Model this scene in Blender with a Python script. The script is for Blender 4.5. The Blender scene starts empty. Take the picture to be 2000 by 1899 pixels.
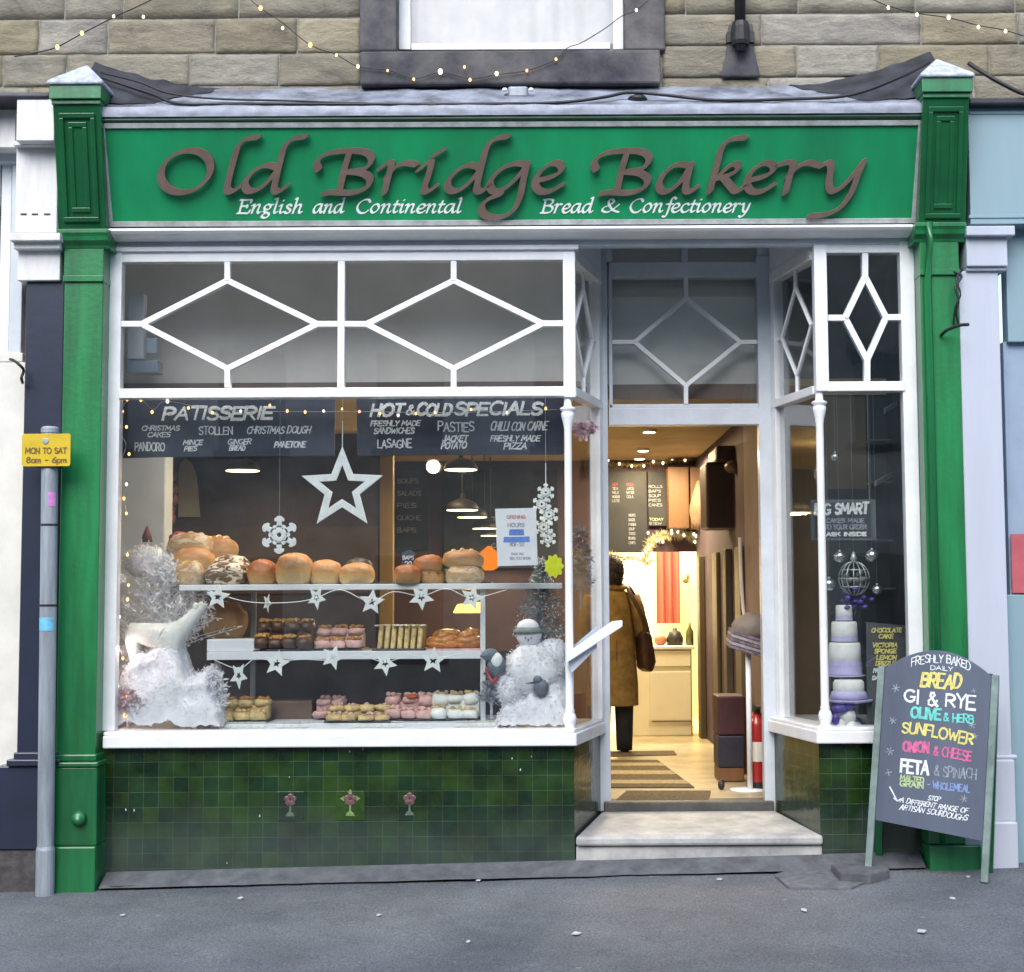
EXPO = 1.15
import bpy, bmesh, math, random
from mathutils import Vector, Matrix, noise as mnoise
R = math.radians
rng = random.Random(7)
scn = bpy.context.scene
COL = scn.collection

# ------------------------------------------------------------------ camera model
F, D, EZ = 2905.0, 8.05, 1.44
PITCH, ROLL, CX, CY = R(4.26), R(-0.3), 1063.0, 949.5
CROT = Matrix.Rotation(R(90) + PITCH, 3, 'X') @ Matrix.Rotation(ROLL, 3, 'Z')
CPOS = Vector((0, -D, EZ))
def ray(px, py): return CROT @ Vector(((px - CX) / F, -(py - CY) / F, -1.0))
def at(px, py, Y=0.0):
    d = ray(px, py); return CPOS + d * ((Y + D) / d.y)
def on_plane(px, py, p, n):
    d = ray(px, py); return CPOS + d * ((Vector(p) - CPOS).dot(n) / d.dot(n))
def XX(px, py, Y=0.0): return at(px, py, Y).x
def ZZ(px, py, Y=0.0): return at(px, py, Y).z
def S(Y=0.0): return (D + Y) / F          # metres per source pixel at depth Y

cam = bpy.data.cameras.new('camera'); camo = bpy.data.objects.new('camera', cam); COL.objects.link(camo)
camo.matrix_world = Matrix.Translation(CPOS) @ CROT.to_4x4()
cam.lens = F * 36.0 / 2000; cam.sensor_width = 36; cam.shift_x = -63 / 2000; cam.clip_end = 500
scn.camera = camo

# ------------------------------------------------------------------ materials
def new_mat(name):
    m = bpy.data.materials.new(name); m.use_nodes = True
    nt = m.node_tree; nt.nodes.clear()
    out = nt.nodes.new('ShaderNodeOutputMaterial')
    return m, nt, out
def N(nt, t, **kw):
    n = nt.nodes.new(t)
    for k, v in kw.items():
        if k in n.inputs: n.inputs[k].default_value = v
        else: setattr(n, k, v)
    return n
def c4(c): return (c[0], c[1], c[2], 1)
def srgb(r, g, b):
    f = lambda v: (v / 255 / 12.92) if v / 255 <= .04045 else ((v / 255 + .055) / 1.055) ** 2.4
    return (f(r), f(g), f(b))
def pbr(name, col, rough=.5, var=.12, scale=6., bump=.1, bscale=60., coat=0., metal=0., col2=None, spec=.5, streak=False, emit=None):
    m, nt, out = new_mat(name)
    b = N(nt, 'ShaderNodeBsdfPrincipled', Roughness=rough, Metallic=metal)
    b.inputs['Coat Weight'].default_value = coat; b.inputs['Coat Roughness'].default_value = .15
    b.inputs['Specular IOR Level'].default_value = spec
    tc = N(nt, 'ShaderNodeTexCoord')
    mp = N(nt, 'ShaderNodeMapping')
    if streak: mp.inputs['Scale'].default_value = (1, 1, .12)
    nt.links.new(tc.outputs['Object'], mp.inputs['Vector'])
    ns = N(nt, 'ShaderNodeTexNoise', Scale=scale, Detail=6., Roughness=.62)
    nt.links.new(mp.outputs[0], ns.inputs['Vector'])
    mx = N(nt, 'ShaderNodeMix', data_type='RGBA')
    lo = col2 if col2 else tuple(v * (1 - var * 2) for v in col)
    hi = tuple(min(1, v * (1 + var)) for v in col)
    rp = N(nt, 'ShaderNodeMapRange'); rp.inputs[1].default_value = .32; rp.inputs[2].default_value = .68
    nt.links.new(ns.outputs[0], rp.inputs[0]); nt.links.new(rp.outputs[0], mx.inputs[0])
    mx.inputs[6].default_value = c4(lo); mx.inputs[7].default_value = c4(hi)
    nt.links.new(mx.outputs[2], b.inputs['Base Color'])
    rr = N(nt, 'ShaderNodeMapRange'); rr.inputs[3].default_value = min(1, rough * 1.25); rr.inputs[4].default_value = rough * .8
    nt.links.new(ns.outputs[0], rr.inputs[0]); nt.links.new(rr.outputs[0], b.inputs['Roughness'])
    if bump:
        n2 = N(nt, 'ShaderNodeTexNoise', Scale=bscale, Detail=5.)
        nt.links.new(tc.outputs['Object'], n2.inputs['Vector'])
        bp = N(nt, 'ShaderNodeBump', Strength=bump, Distance=.01)
        nt.links.new(n2.outputs[0], bp.inputs['Height']); nt.links.new(bp.outputs[0], b.inputs['Normal'])
    if emit:
        b.inputs['Emission Color'].default_value = c4(emit[0]); b.inputs['Emission Strength'].default_value = emit[1]
    nt.links.new(b.outputs[0], out.inputs[0])
    return m
def glow(name, col, s):
    m, nt, out = new_mat(name); e = N(nt, 'ShaderNodeEmission', Color=c4(col), Strength=s)
    nt.links.new(e.outputs[0], out.inputs[0]); return m
def glass(name, tint=.94, gloss=1.0):
    m, nt, out = new_mat(name)
    t = N(nt, 'ShaderNodeBsdfTransparent', Color=(tint, tint * 1.01, tint, 1))
    g = N(nt, 'ShaderNodeBsdfGlossy', Roughness=.012, Color=(1, 1, 1, 1))
    nz = N(nt, 'ShaderNodeTexNoise', Scale=1.6, Detail=1.)
    bp = N(nt, 'ShaderNodeBump', Strength=.05, Distance=.05)
    nt.links.new(nz.outputs[0], bp.inputs['Height']); nt.links.new(bp.outputs[0], g.inputs['Normal'])
    lw = N(nt, 'ShaderNodeLayerWeight', Blend=.5)
    p = N(nt, 'ShaderNodeMath', operation='POWER'); p.inputs[1].default_value = 5
    q = N(nt, 'ShaderNodeMath', operation='MULTIPLY_ADD'); q.inputs[1].default_value = .9; q.inputs[2].default_value = .045 * gloss
    nt.links.new(lw.outputs['Facing'], p.inputs[0]); nt.links.new(p.outputs[0], q.inputs[0])
    mx = N(nt, 'ShaderNodeMixShader')
    nt.links.new(q.outputs[0], mx.inputs[0]); nt.links.new(t.outputs[0], mx.inputs[1]); nt.links.new(g.outputs[0], mx.inputs[2])
    nt.links.new(mx.outputs[0], out.inputs[0]); return m

M = {}
M['green'] = pbr('green_gloss_paint', (.012, .185, .056), .36, .26, 7., .12, 40., coat=.35, streak=True)
M['dgreen'] = pbr('dark_green_gloss_paint', (.008, .105, .034), .3, .14, 4., .05, 25., coat=.5)
M['fascia'] = pbr('fascia_green_paint', (.006, .272, .098), .42, .13, 3.2, .05, 30., coat=.2, streak=True)
M['white'] = pbr('white_gloss_paint', (.80, .82, .83), .33, .05, 5., .05, 30., coat=.2)
M['whitedull'] = pbr('weathered_white_paint', (.72, .72, .70), .55, .1, 9., .15, 50., streak=True)
M['greypaint'] = pbr('pale_grey_blue_paint', (.58, .63, .68), .4, .06, 6., .05, 40., coat=.1)
M['greyframe'] = pbr('grey_sign_trim', (.40, .42, .42), .5, .18, 12., .08, 60.)
M['letter'] = pbr('grey_brown_letter_paint', (.165, .115, .092), .5, .12, 10., .05, 60.)
M['signwhite'] = pbr('white_sign_lettering', (.85, .88, .86), .5, .03, 10., 0)
M['lead'] = pbr('weathered_lead', (.28, .31, .37), .5, .25, 5., .3, 18., col2=(.07, .075, .095))
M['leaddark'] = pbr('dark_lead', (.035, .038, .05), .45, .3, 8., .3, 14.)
M['leadpale'] = pbr('pale_lead_capping', (.30, .33, .40), .5, .2, 14., .2, 40., col2=(.26, .28, .33))
M['frost'] = pbr('frosted_stone_cap', (.50, .54, .62), .7, .2, 22., .4, 60., col2=(.28, .31, .38))
M['cable'] = pbr('black_cable_rubber', (.016, .016, .018), .45, .1, 10., 0)
M['iron'] = pbr('black_iron', (.02, .02, .022), .5, .2, 20., .2, 80.)
M['navy'] = pbr('navy_paint', (.020, .027, .052), .35, .15, 4., .06, 30., coat=.3)
M['brownstone'] = pbr('dark_stained_stone', (.075, .07, .07), .8, .25, 12., .5, 40.)
M['cream'] = pbr('cream_paint', (.74, .73, .66), .45, .06, 6., .05, 40.)
M['paleblue'] = pbr('pale_blue_paint', (.24, .36, .41), .45, .04, 3., .04, 30., streak=True)
M['lavender'] = pbr('lavender_white_paint', (.49, .53, .61), .45, .06, 3., .06, 30., streak=True)
M['bluegrey'] = pbr('blue_grey_panel', (.30, .39, .50), .3, .08, 3., .04, 30., coat=.3)
M['steel'] = pbr('galvanised_steel', (.34, .38, .42), .5, .2, 16., .12, 60., metal=.3, streak=True)
M['yellow'] = pbr('yellow_sign_plate', (.62, .44, .015), .45, .08, 8., .03, 50.)
M['brownink'] = pbr('brown_sign_ink', (.16, .10, .02), .6, .1, 10., 0)
M['pink'] = pbr('pink_sticker', (.65, .25, .62), .5, .1, 30., 0)
M['cyan'] = pbr('blue_tape', (.16, .52, .75), .45, .15, 30., 0)
M['glass'] = glass('window_glass', .975, 2.9)
M['glassup'] = glass('bright_window_glass', .9, 2.6)
M['chalkboard'] = pbr('navy_chalkboard', (.022, .030, .062), .6, .2, 4., .04, 60.)
M['aboard'] = pbr('slate_chalkboard', (.085, .105, .15), .6, .12, 4., .04, 80., streak=True)
M['chalk'] = pbr('white_chalk', (.80, .84, .88), .9, .18, 60., 0)
M['chalkgrey'] = pbr('faint_white_chalk', (.30, .34, .40), .9, .25, 60., 0)
M['chalkyellow'] = pbr('yellow_chalk', (.72, .66, .20), .9, .15, 60., 0)
M['chalkteal'] = pbr('teal_chalk', (.16, .62, .55), .9, .15, 60., 0)
M['chalkpink'] = pbr('pink_chalk', (.62, .14, .30), .9, .15, 60., 0)
M['chalkgreen'] = pbr('pale_green_chalk', (.45, .58, .30), .9, .15, 60., 0)
M['chalkblue'] = pbr('blue_chalk', (.22, .32, .58), .9, .15, 60., 0)
M['paper'] = pbr('white_paper', (.80, .84, .88), .7, .03, 8., .02, 30.)
M['inkblue'] = pbr('blue_print', (.12, .25, .68), .7, .1, 60., 0)
M['inkgrey'] = pbr('grey_print', (.42, .42, .48), .7, .15, 60., 0)
M['inkred'] = pbr('red_print', (.62, .28, .30), .7, .1, 60., 0)
M['neon'] = pbr('neon_yellow_card', (.70, .80, .015), .6, .08, 25., 0)
M['ornament'] = pbr('white_felt_ornament', (.80, .86, .86), .7, .06, 20., .1, 90.)
M['snow'] = pbr('artificial_snow_fabric', (.78, .80, .86), .9, .1, 9., .5, 45.)
M['frostfir'] = pbr('frosted_fir_needles', (.26, .32, .34), .8, .3, 30., 0, col2=(.13, .18, .19))
M['twig'] = pbr('white_glitter_twigs', (.86, .88, .92), .6, .15, 30., 0)
M['greyfeather'] = pbr('grey_ornament', (.14, .18, .23), .7, .2, 30., .1)
M['redorn'] = pbr('red_ornament', (.42, .05, .07), .5, .15, 30., .05)
M['shelf'] = pbr('white_shelf_laminate', (.72, .76, .80), .35, .04, 6., .02, 40.)
M['bread'] = None
M['wood'] = pbr('brown_wood', (.16, .075, .028), .5, .25, 3., .1, 50., streak=True)
M['darkwood'] = pbr('dark_brown_wood', (.045, .025, .018), .5, .25, 3., .1, 50., streak=True)
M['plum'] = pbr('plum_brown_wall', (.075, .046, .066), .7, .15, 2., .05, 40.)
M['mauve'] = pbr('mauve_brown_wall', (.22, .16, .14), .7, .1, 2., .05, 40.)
M['ochrewall'] = pbr('ochre_ceiling_paint', (.45, .34, .17), .75, .1, 2., .05, 40.)
M['ceilwhite'] = pbr('off_white_plaster', (.86, .85, .82), .8, .07, 1.6, .05, 40.)
M['kitchen'] = pbr('kitchen_white_wall', (.80, .76, .62), .5, .04, 3., .02, 40.)
M['brick_red'] = pbr('red_curtain_cloth', (.24, .045, .028), .7, .15, 12., .1, 60., streak=True)
M['fire_red'] = pbr('red_enamel', (.40, .016, .018), .3, .08, 8., 0, coat=.6)
M['coat'] = pbr('ochre_wool_coat', (.25, .16, .045), .85, .2, 14., .25, 140.)
M['trouser'] = pbr('black_trousers', (.012, .012, .014), .8, .2, 14., .1, 100.)
M['leather'] = pbr('brown_leather', (.07, .032, .018), .45, .25, 14., .15, 90.)
M['hair'] = pbr('dark_hair', (.018, .012, .010), .6, .3, 40., .4, 120.)
M['skin'] = pbr('skin', (.52, .30, .21), .55, .08, 20., .03, 90.)
def frosty(name, col):
    m, nt, out = new_mat(name); a = N(nt, 'ShaderNodeBsdfDiffuse', Color=c4(col)); t = N(nt, 'ShaderNodeBsdfTranslucent', Color=c4(col)); mx = N(nt, 'ShaderNodeMixShader'); mx.inputs[0].default_value = .5
    nt.links.new(a.outputs[0], mx.inputs[1]); nt.links.new(t.outputs[0], mx.inputs[2]); nt.links.new(mx.outputs[0], out.inputs[0]); return m
M['twig'] = frosty('white_glitter_twigs', (.90, .92, .96)); M['fluff'] = frosty('snow_wadding', (.90, .90, .94))
M['mat'] = pbr('coir_mat', (.14, .105, .055), .95, .25, 40., .6, 220.)
M['matpale'] = pbr('pale_mat_stripe', (.42, .34, .18), .9, .2, 40., .4, 220.)
M['floor'] = pbr('shop_floor_vinyl', (.46, .39, .25), .35, .15, 5., .03, 30.)
M['basket'] = pbr('striped_wicker', (.16, .13, .16), .8, .3, 30., .3, 90.)
M['purple'] = pbr('purple_ribbon', (.10, .06, .36), .4, .2, 20., .05)
M['lilac'] = pbr('lilac_icing', (.55, .52, .82), .5, .06, 20., .03)
M['icing'] = pbr('white_icing', (.80, .84, .82), .5, .06, 14., .08, 60.)
M['silver'] = pbr('silver_bauble', (.62, .66, .68), .18, .08, 10., 0, metal=.9)
M['wire'] = pbr('silver_wire', (.55, .60, .62), .35, .1, 20., 0, metal=.6)
M['choc'] = pbr('chocolate', (.085, .036, .016), .4, .3, 30., .3, 60.)
M['nuts'] = pbr('nut_and_fruit_topping', (.50, .27, .05), .55, .5, 70., .3, 90., col2=(.10, .045, .02))
M['pastry'] = pbr('glazed_pastry', (.52, .20, .035), .35, .3, 20., .3, 60., coat=.3)
M['cream_slice'] = pbr('cream_slice', (.66, .50, .22), .6, .25, 30., .2, 80.)
M['pinkicing'] = pbr('pink_icing', (.70, .44, .40), .55, .2, 22., .15, 60.)
M['tray'] = pbr('dark_serving_tray', (.03, .03, .04), .4, .2, 10., 0)
M['stonejamb'] = pbr('sooty_stone_dressing', (.115, .11, .105), .85, .3, 3.5, .3, 40., col2=(.030, .032, .045))
M['stepstone'] = pbr('worn_step_stone', (.46, .46, .43), .6, .14, 6., .2, 50., col2=(.27, .275, .28))
M['plinth'] = pbr('cement_fillet', (.105, .112, .12), .9, .2, 10., .4, 60.)
M['asphaltpatch'] = pbr('patched_asphalt', (.135, .145, .155), .9, .2, 20., .5, 150.)
M['crack'] = pbr('crack_dirt', (.022, .022, .024), .95, .2, 30., 0)
M['litter'] = pbr('pale_litter', (.55, .57, .58), .8, .2, 40., 0)
M['interiordark'] = pbr('dark_navy_interior', (.014, .017, .026), .6, .2, 3., .03, 40.)
M['bulbwarm'] = glow('warm_fairy_bulb', (1., .48, .16), 1.9)
M['bulbwhite'] = glow('white_fairy_bulb', (1., .82, .60), 1.7)
M['lampglow'] = glow('warm_lamp_diffuser', (1., .78, .42), 3.)
M['spotglow'] = glow('downlight_diffuser', (1., .85, .6), 6.)
M['orangelamp'] = glow('orange_lamp_glass', (1., .24, .008), .62)

def bread_mat(name, lo, mid, hi, flour=0.):
    m, nt, out = new_mat(name)
    b = N(nt, 'ShaderNodeBsdfPrincipled', Roughness=.5)
    tc = N(nt, 'ShaderNodeTexCoord'); sep = N(nt, 'ShaderNodeSeparateXYZ')
    nt.links.new(tc.outputs['Generated'], sep.inputs[0])
    ns = N(nt, 'ShaderNodeTexNoise', Scale=5., Detail=5.); nt.links.new(tc.outputs['Generated'], ns.inputs['Vector'])
    ma = N(nt, 'ShaderNodeMath', operation='MULTIPLY_ADD'); ma.inputs[1].default_value = .5
    nt.links.new(ns.outputs[0], ma.inputs[0]); nt.links.new(sep.outputs[2], ma.inputs[2])
    cr = N(nt, 'ShaderNodeValToRGB'); e = cr.color_ramp.elements
    e[0].position = .3; e[0].color = c4(lo); e[1].position = 1.15 if False else 1.0; e[1].color = c4(hi)
    e.new(.68).color = c4(mid)
    nt.links.new(ma.outputs[0], cr.inputs[0])
    last = cr.outputs[0]
    if flour:
        wv = N(nt, 'ShaderNodeTexNoise', Scale=4.5, Detail=4., Distortion=1.2); nt.links.new(tc.outputs['Generated'], wv.inputs['Vector'])
        mr = N(nt, 'ShaderNodeMapRange'); mr.inputs[1].default_value = .47; mr.inputs[2].default_value = .56; mr.inputs[4].default_value = flour
        nt.links.new(wv.outputs[0], mr.inputs[0])
        mx = N(nt, 'ShaderNodeMix', data_type='RGBA'); mx.inputs[7].default_value = (.62, .55, .44, 1)
        nt.links.new(mr.outputs[0], mx.inputs[0]); nt.links.new(last, mx.inputs[6]); last = mx.outputs[2]
    nt.links.new(last, b.inputs['Base Color'])
    n2 = N(nt, 'ShaderNodeTexNoise', Scale=14., Detail=5.); nt.links.new(tc.outputs['Generated'], n2.inputs['Vector'])
    bp = N(nt, 'ShaderNodeBump', Strength=.35, Distance=.01); nt.links.new(n2.outputs[0], bp.inputs['Height'])
    nt.links.new(bp.outputs[0], b.inputs['Normal']); nt.links.new(b.outputs[0], out.inputs[0])
    return m
M['bun'] = bread_mat('golden_bun_crust', (.55, .42, .20), (.58, .32, .09), (.42, .17, .04), .16)
M['bunred'] = bread_mat('dark_bun_crust', (.40, .28, .14), (.40, .17, .05), (.28, .08, .02))
M['loaf'] = bread_mat('pale_loaf_crust', (.42, .33, .19), (.44, .29, .13), (.32, .17, .06), .55)
M['rustic'] = bread_mat('floury_rye_crust', (.14, .08, .04), (.13, .07, .035), (.10, .05, .028), .95)
M['roll'] = bread_mat('wrapped_roll_crust', (.44, .30, .14), (.40, .22, .08), (.30, .13, .04))
M['burnt'] = bread_mat('dark_rye_crust', (.05, .03, .02), (.035, .02, .014), (.02, .012, .01))

def stone_mat():
    m, nt, out = new_mat('gritstone_blocks')
    b = N(nt, 'ShaderNodeBsdfPrincipled', Roughness=.88)
    tc = N(nt, 'ShaderNodeTexCoord'); at_ = N(nt, 'ShaderNodeAttribute', attribute_name='rnd')
    add = N(nt, 'ShaderNodeVectorMath', operation='ADD')
    sc = N(nt, 'ShaderNodeVectorMath', operation='SCALE'); sc.inputs['Scale'].default_value = 37.
    nt.links.new(at_.outputs['Vector'], sc.inputs[0]); nt.links.new(sc.outputs[0], add.inputs[1]); nt.links.new(tc.outputs['Object'], add.inputs[0])
    mp = N(nt, 'ShaderNodeMapping'); mp.inputs['Scale'].default_value = (1, 1, 1.9); nt.links.new(add.outputs[0], mp.inputs[0])
    n1 = N(nt, 'ShaderNodeTexNoise', Scale=3.5, Detail=8., Roughness=.68, Distortion=.5); nt.links.new(mp.outputs[0], n1.inputs['Vector'])
    cr = N(nt, 'ShaderNodeValToRGB'); e = cr.color_ramp.elements
    e[0].position = .27; e[0].color = (.13, .115, .088, 1); e[1].position = .74; e[1].color = (.47, .42, .29, 1)
    e.new(.40).color = (.26, .23, .165, 1); e.new(.56).color = (.34, .30, .205, 1)
    nt.links.new(n1.outputs[0], cr.inputs[0])
    hs = N(nt, 'ShaderNodeHueSaturation', Saturation=1.0)
    wn = N(nt, 'ShaderNodeTexWhiteNoise', noise_dimensions='1D'); nt.links.new(at_.outputs['Fac'], wn.inputs['W'])
    sr = N(nt, 'ShaderNodeMapRange'); sr.inputs[3].default_value = .5; sr.inputs[4].default_value = 1.2; nt.links.new(wn.outputs['Value'], sr.inputs[0]); nt.links.new(sr.outputs[0], hs.inputs['Saturation'])
    mr = N(nt, 'ShaderNodeMapRange'); mr.inputs[3].default_value = .78; mr.inputs[4].default_value = 1.15
    nt.links.new(at_.outputs['Fac'], mr.inputs[0]); nt.links.new(mr.outputs[0], hs.inputs['Value']); nt.links.new(cr.outputs[0], hs.inputs['Color'])
    nt.links.new(hs.outputs[0], b.inputs['Base Color'])
    n2 = N(nt, 'ShaderNodeTexNoise', Scale=22., Detail=9., Roughness=.75); nt.links.new(mp.outputs[0], n2.inputs['Vector'])
    bp = N(nt, 'ShaderNodeBump', Strength=.9, Distance=.02); nt.links.new(n2.outputs[0], bp.inputs['Height']); nt.links.new(bp.outputs[0], b.inputs['Normal'])
    nt.links.new(b.outputs[0], out.inputs[0]); return m
M['stone'] = stone_mat()
M['mortar'] = pbr('lime_mortar', (.29, .275, .23), .95, .2, 20., .6, 90.)

def tile_mat(name, c1, c2, mortar):
    m, nt, out = new_mat(name)
    b = N(nt, 'ShaderNodeBsdfPrincipled', Roughness=.14)
    tc = N(nt, 'ShaderNodeTexCoord')
    sw = N(nt, 'ShaderNodeSeparateXYZ'); cb = N(nt, 'ShaderNodeCombineXYZ')
    nt.links.new(tc.outputs['Object'], sw.inputs[0])
    ad = N(nt, 'ShaderNodeMath', operation='ADD'); nt.links.new(sw.outputs[0], ad.inputs[0]); nt.links.new(sw.outputs[1], ad.inputs[1])
    nt.links.new(ad.outputs[0], cb.inputs[0]); nt.links.new(sw.outputs[2], cb.inputs[1])
    bt = N(nt, 'ShaderNodeTexBrick', offset=0., squash=1., Scale=1., Color1=c4(c1), Color2=c4(c2), Mortar=c4(mortar))
    bt.inputs['Brick Width'].default_value = .0805; bt.inputs['Row Height'].default_value = .0805
    bt.inputs['Mortar Size'].default_value = .0016; bt.inputs['Bias'].default_value = .0
    nt.links.new(cb.outputs[0], bt.inputs['Vector'])
    ns = N(nt, 'ShaderNodeTexNoise', Scale=5.5, Detail=5.); nt.links.new(tc.outputs['Object'], ns.inputs['Vector'])
    rp = N(nt, 'ShaderNodeMapRange'); rp.inputs[1].default_value = .35; rp.inputs[2].default_value = .7; rp.inputs[3].default_value = .55; rp.inputs[4].default_value = 1.5
    nt.links.new(ns.outputs[0], rp.inputs[0])
    mx = N(nt, 'ShaderNodeVectorMath', operation='SCALE'); nt.links.new(bt.outputs[0], mx.inputs[0]); nt.links.new(rp.outputs[0], mx.inputs['Scale'])
    # pavement reflection and splash dirt, both put into a grey tint on the lower courses
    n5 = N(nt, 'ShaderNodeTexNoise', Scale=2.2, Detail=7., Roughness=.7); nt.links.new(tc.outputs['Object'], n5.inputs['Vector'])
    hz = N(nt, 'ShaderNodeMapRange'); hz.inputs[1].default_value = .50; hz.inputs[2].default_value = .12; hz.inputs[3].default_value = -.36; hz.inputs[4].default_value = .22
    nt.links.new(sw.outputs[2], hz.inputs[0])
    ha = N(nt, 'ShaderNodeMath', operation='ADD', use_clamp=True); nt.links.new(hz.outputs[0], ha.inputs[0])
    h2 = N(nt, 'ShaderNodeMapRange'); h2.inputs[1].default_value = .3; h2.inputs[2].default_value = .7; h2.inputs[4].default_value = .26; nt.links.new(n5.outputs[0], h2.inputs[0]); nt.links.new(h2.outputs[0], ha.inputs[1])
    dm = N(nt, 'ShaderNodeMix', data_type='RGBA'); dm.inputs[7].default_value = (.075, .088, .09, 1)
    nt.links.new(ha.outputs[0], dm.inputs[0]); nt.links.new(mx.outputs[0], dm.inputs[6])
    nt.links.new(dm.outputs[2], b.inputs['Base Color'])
    rr = N(nt, 'ShaderNodeMapRange'); rr.inputs[3].default_value = .06; rr.inputs[4].default_value = .24
    nt.links.new(ns.outputs[0], rr.inputs[0]); nt.links.new(rr.outputs[0], b.inputs['Roughness'])
    n3 = N(nt, 'ShaderNodeTexNoise', Scale=9., Detail=2.); nt.links.new(tc.outputs['Object'], n3.inputs['Vector'])
    b0 = N(nt, 'ShaderNodeBump', Strength=.25, Distance=.012); nt.links.new(n3.outputs[0], b0.inputs['Height'])
    bp = N(nt, 'ShaderNodeBump', Strength=.4, Distance=.002, invert=True); nt.links.new(bt.outputs['Fac'], bp.inputs['Height'])
    nt.links.new(b0.outputs[0], bp.inputs['Normal'])
    nt.links.new(bp.outputs[0], b.inputs['Normal']); nt.links.new(b.outputs[0], out.inputs[0]); return m
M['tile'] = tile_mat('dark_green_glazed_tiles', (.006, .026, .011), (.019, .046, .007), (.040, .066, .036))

def asphalt_mat():
    m, nt, out = new_mat('worn_asphalt')
    b = N(nt, 'ShaderNodeBsdfPrincipled', Roughness=.72)
    tc = N(nt, 'ShaderNodeTexCoord')
    n1 = N(nt, 'ShaderNodeTexNoise', Scale=.9, Detail=12., Roughness=.74); nt.links.new(tc.outputs['Object'], n1.inputs['Vector'])
    cr = N(nt, 'ShaderNodeValToRGB'); e = cr.color_ramp.elements
    e[0].position = .3; e[0].color = (.066, .075, .086, 1); e[1].position = .68; e[1].color = (.172, .186, .202, 1)
    nt.links.new(n1.outputs[0], cr.inputs[0])
    n2 = N(nt, 'ShaderNodeTexNoise', Scale=95., Detail=4.); nt.links.new(tc.outputs['Object'], n2.inputs['Vector'])
    mr = N(nt, 'ShaderNodeMapRange'); mr.inputs[1].default_value = .3; mr.inputs[2].default_value = .7; mr.inputs[3].default_value = .55; mr.inputs[4].default_value = 1.5
    nt.links.new(n2.outputs[0], mr.inputs[0])
    sc = N(nt, 'ShaderNodeVectorMath', operation='SCALE'); nt.links.new(cr.outputs[0], sc.inputs[0]); nt.links.new(mr.outputs[0], sc.inputs['Scale'])
    vo = N(nt, 'ShaderNodeTexVoronoi', Scale=4.2); nt.links.new(tc.outputs['Object'], vo.inputs['Vector'])
    n4 = N(nt, 'ShaderNodeTexNoise', Scale=30.); nt.links.new(tc.outputs['Object'], n4.inputs['Vector'])
    aa = N(nt, 'ShaderNodeMath', operation='MULTIPLY_ADD'); aa.inputs[1].default_value = .09; nt.links.new(n4.outputs[0], aa.inputs[0]); nt.links.new(vo.outputs['Distance'], aa.inputs[2])
    m2 = N(nt, 'ShaderNodeMapRange'); m2.inputs[1].default_value = .105; m2.inputs[2].default_value = .085; m2.inputs[4].default_value = .55
    nt.links.new(aa.outputs[0], m2.inputs[0])
    mx = N(nt, 'ShaderNodeMix', data_type='RGBA'); mx.inputs[7].default_value = (.30, .31, .31, 1)
    nt.links.new(m2.outputs[0], mx.inputs[0]); nt.links.new(sc.outputs[0], mx.inputs[6]); nt.links.new(mx.outputs[2], b.inputs['Base Color'])
    n5 = N(nt, 'ShaderNodeTexNoise', Scale=120., Detail=4.); nt.links.new(tc.outputs['Object'], n5.inputs['Vector'])
    bp = N(nt, 'ShaderNodeBump', Strength=.9, Distance=.012); nt.links.new(n5.outputs[0], bp.inputs['Height']); nt.links.new(bp.outputs[0], b.inputs['Normal'])
    nt.links.new(b.outputs[0], out.inputs[0]); return m
M['asphalt'] = asphalt_mat()

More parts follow.
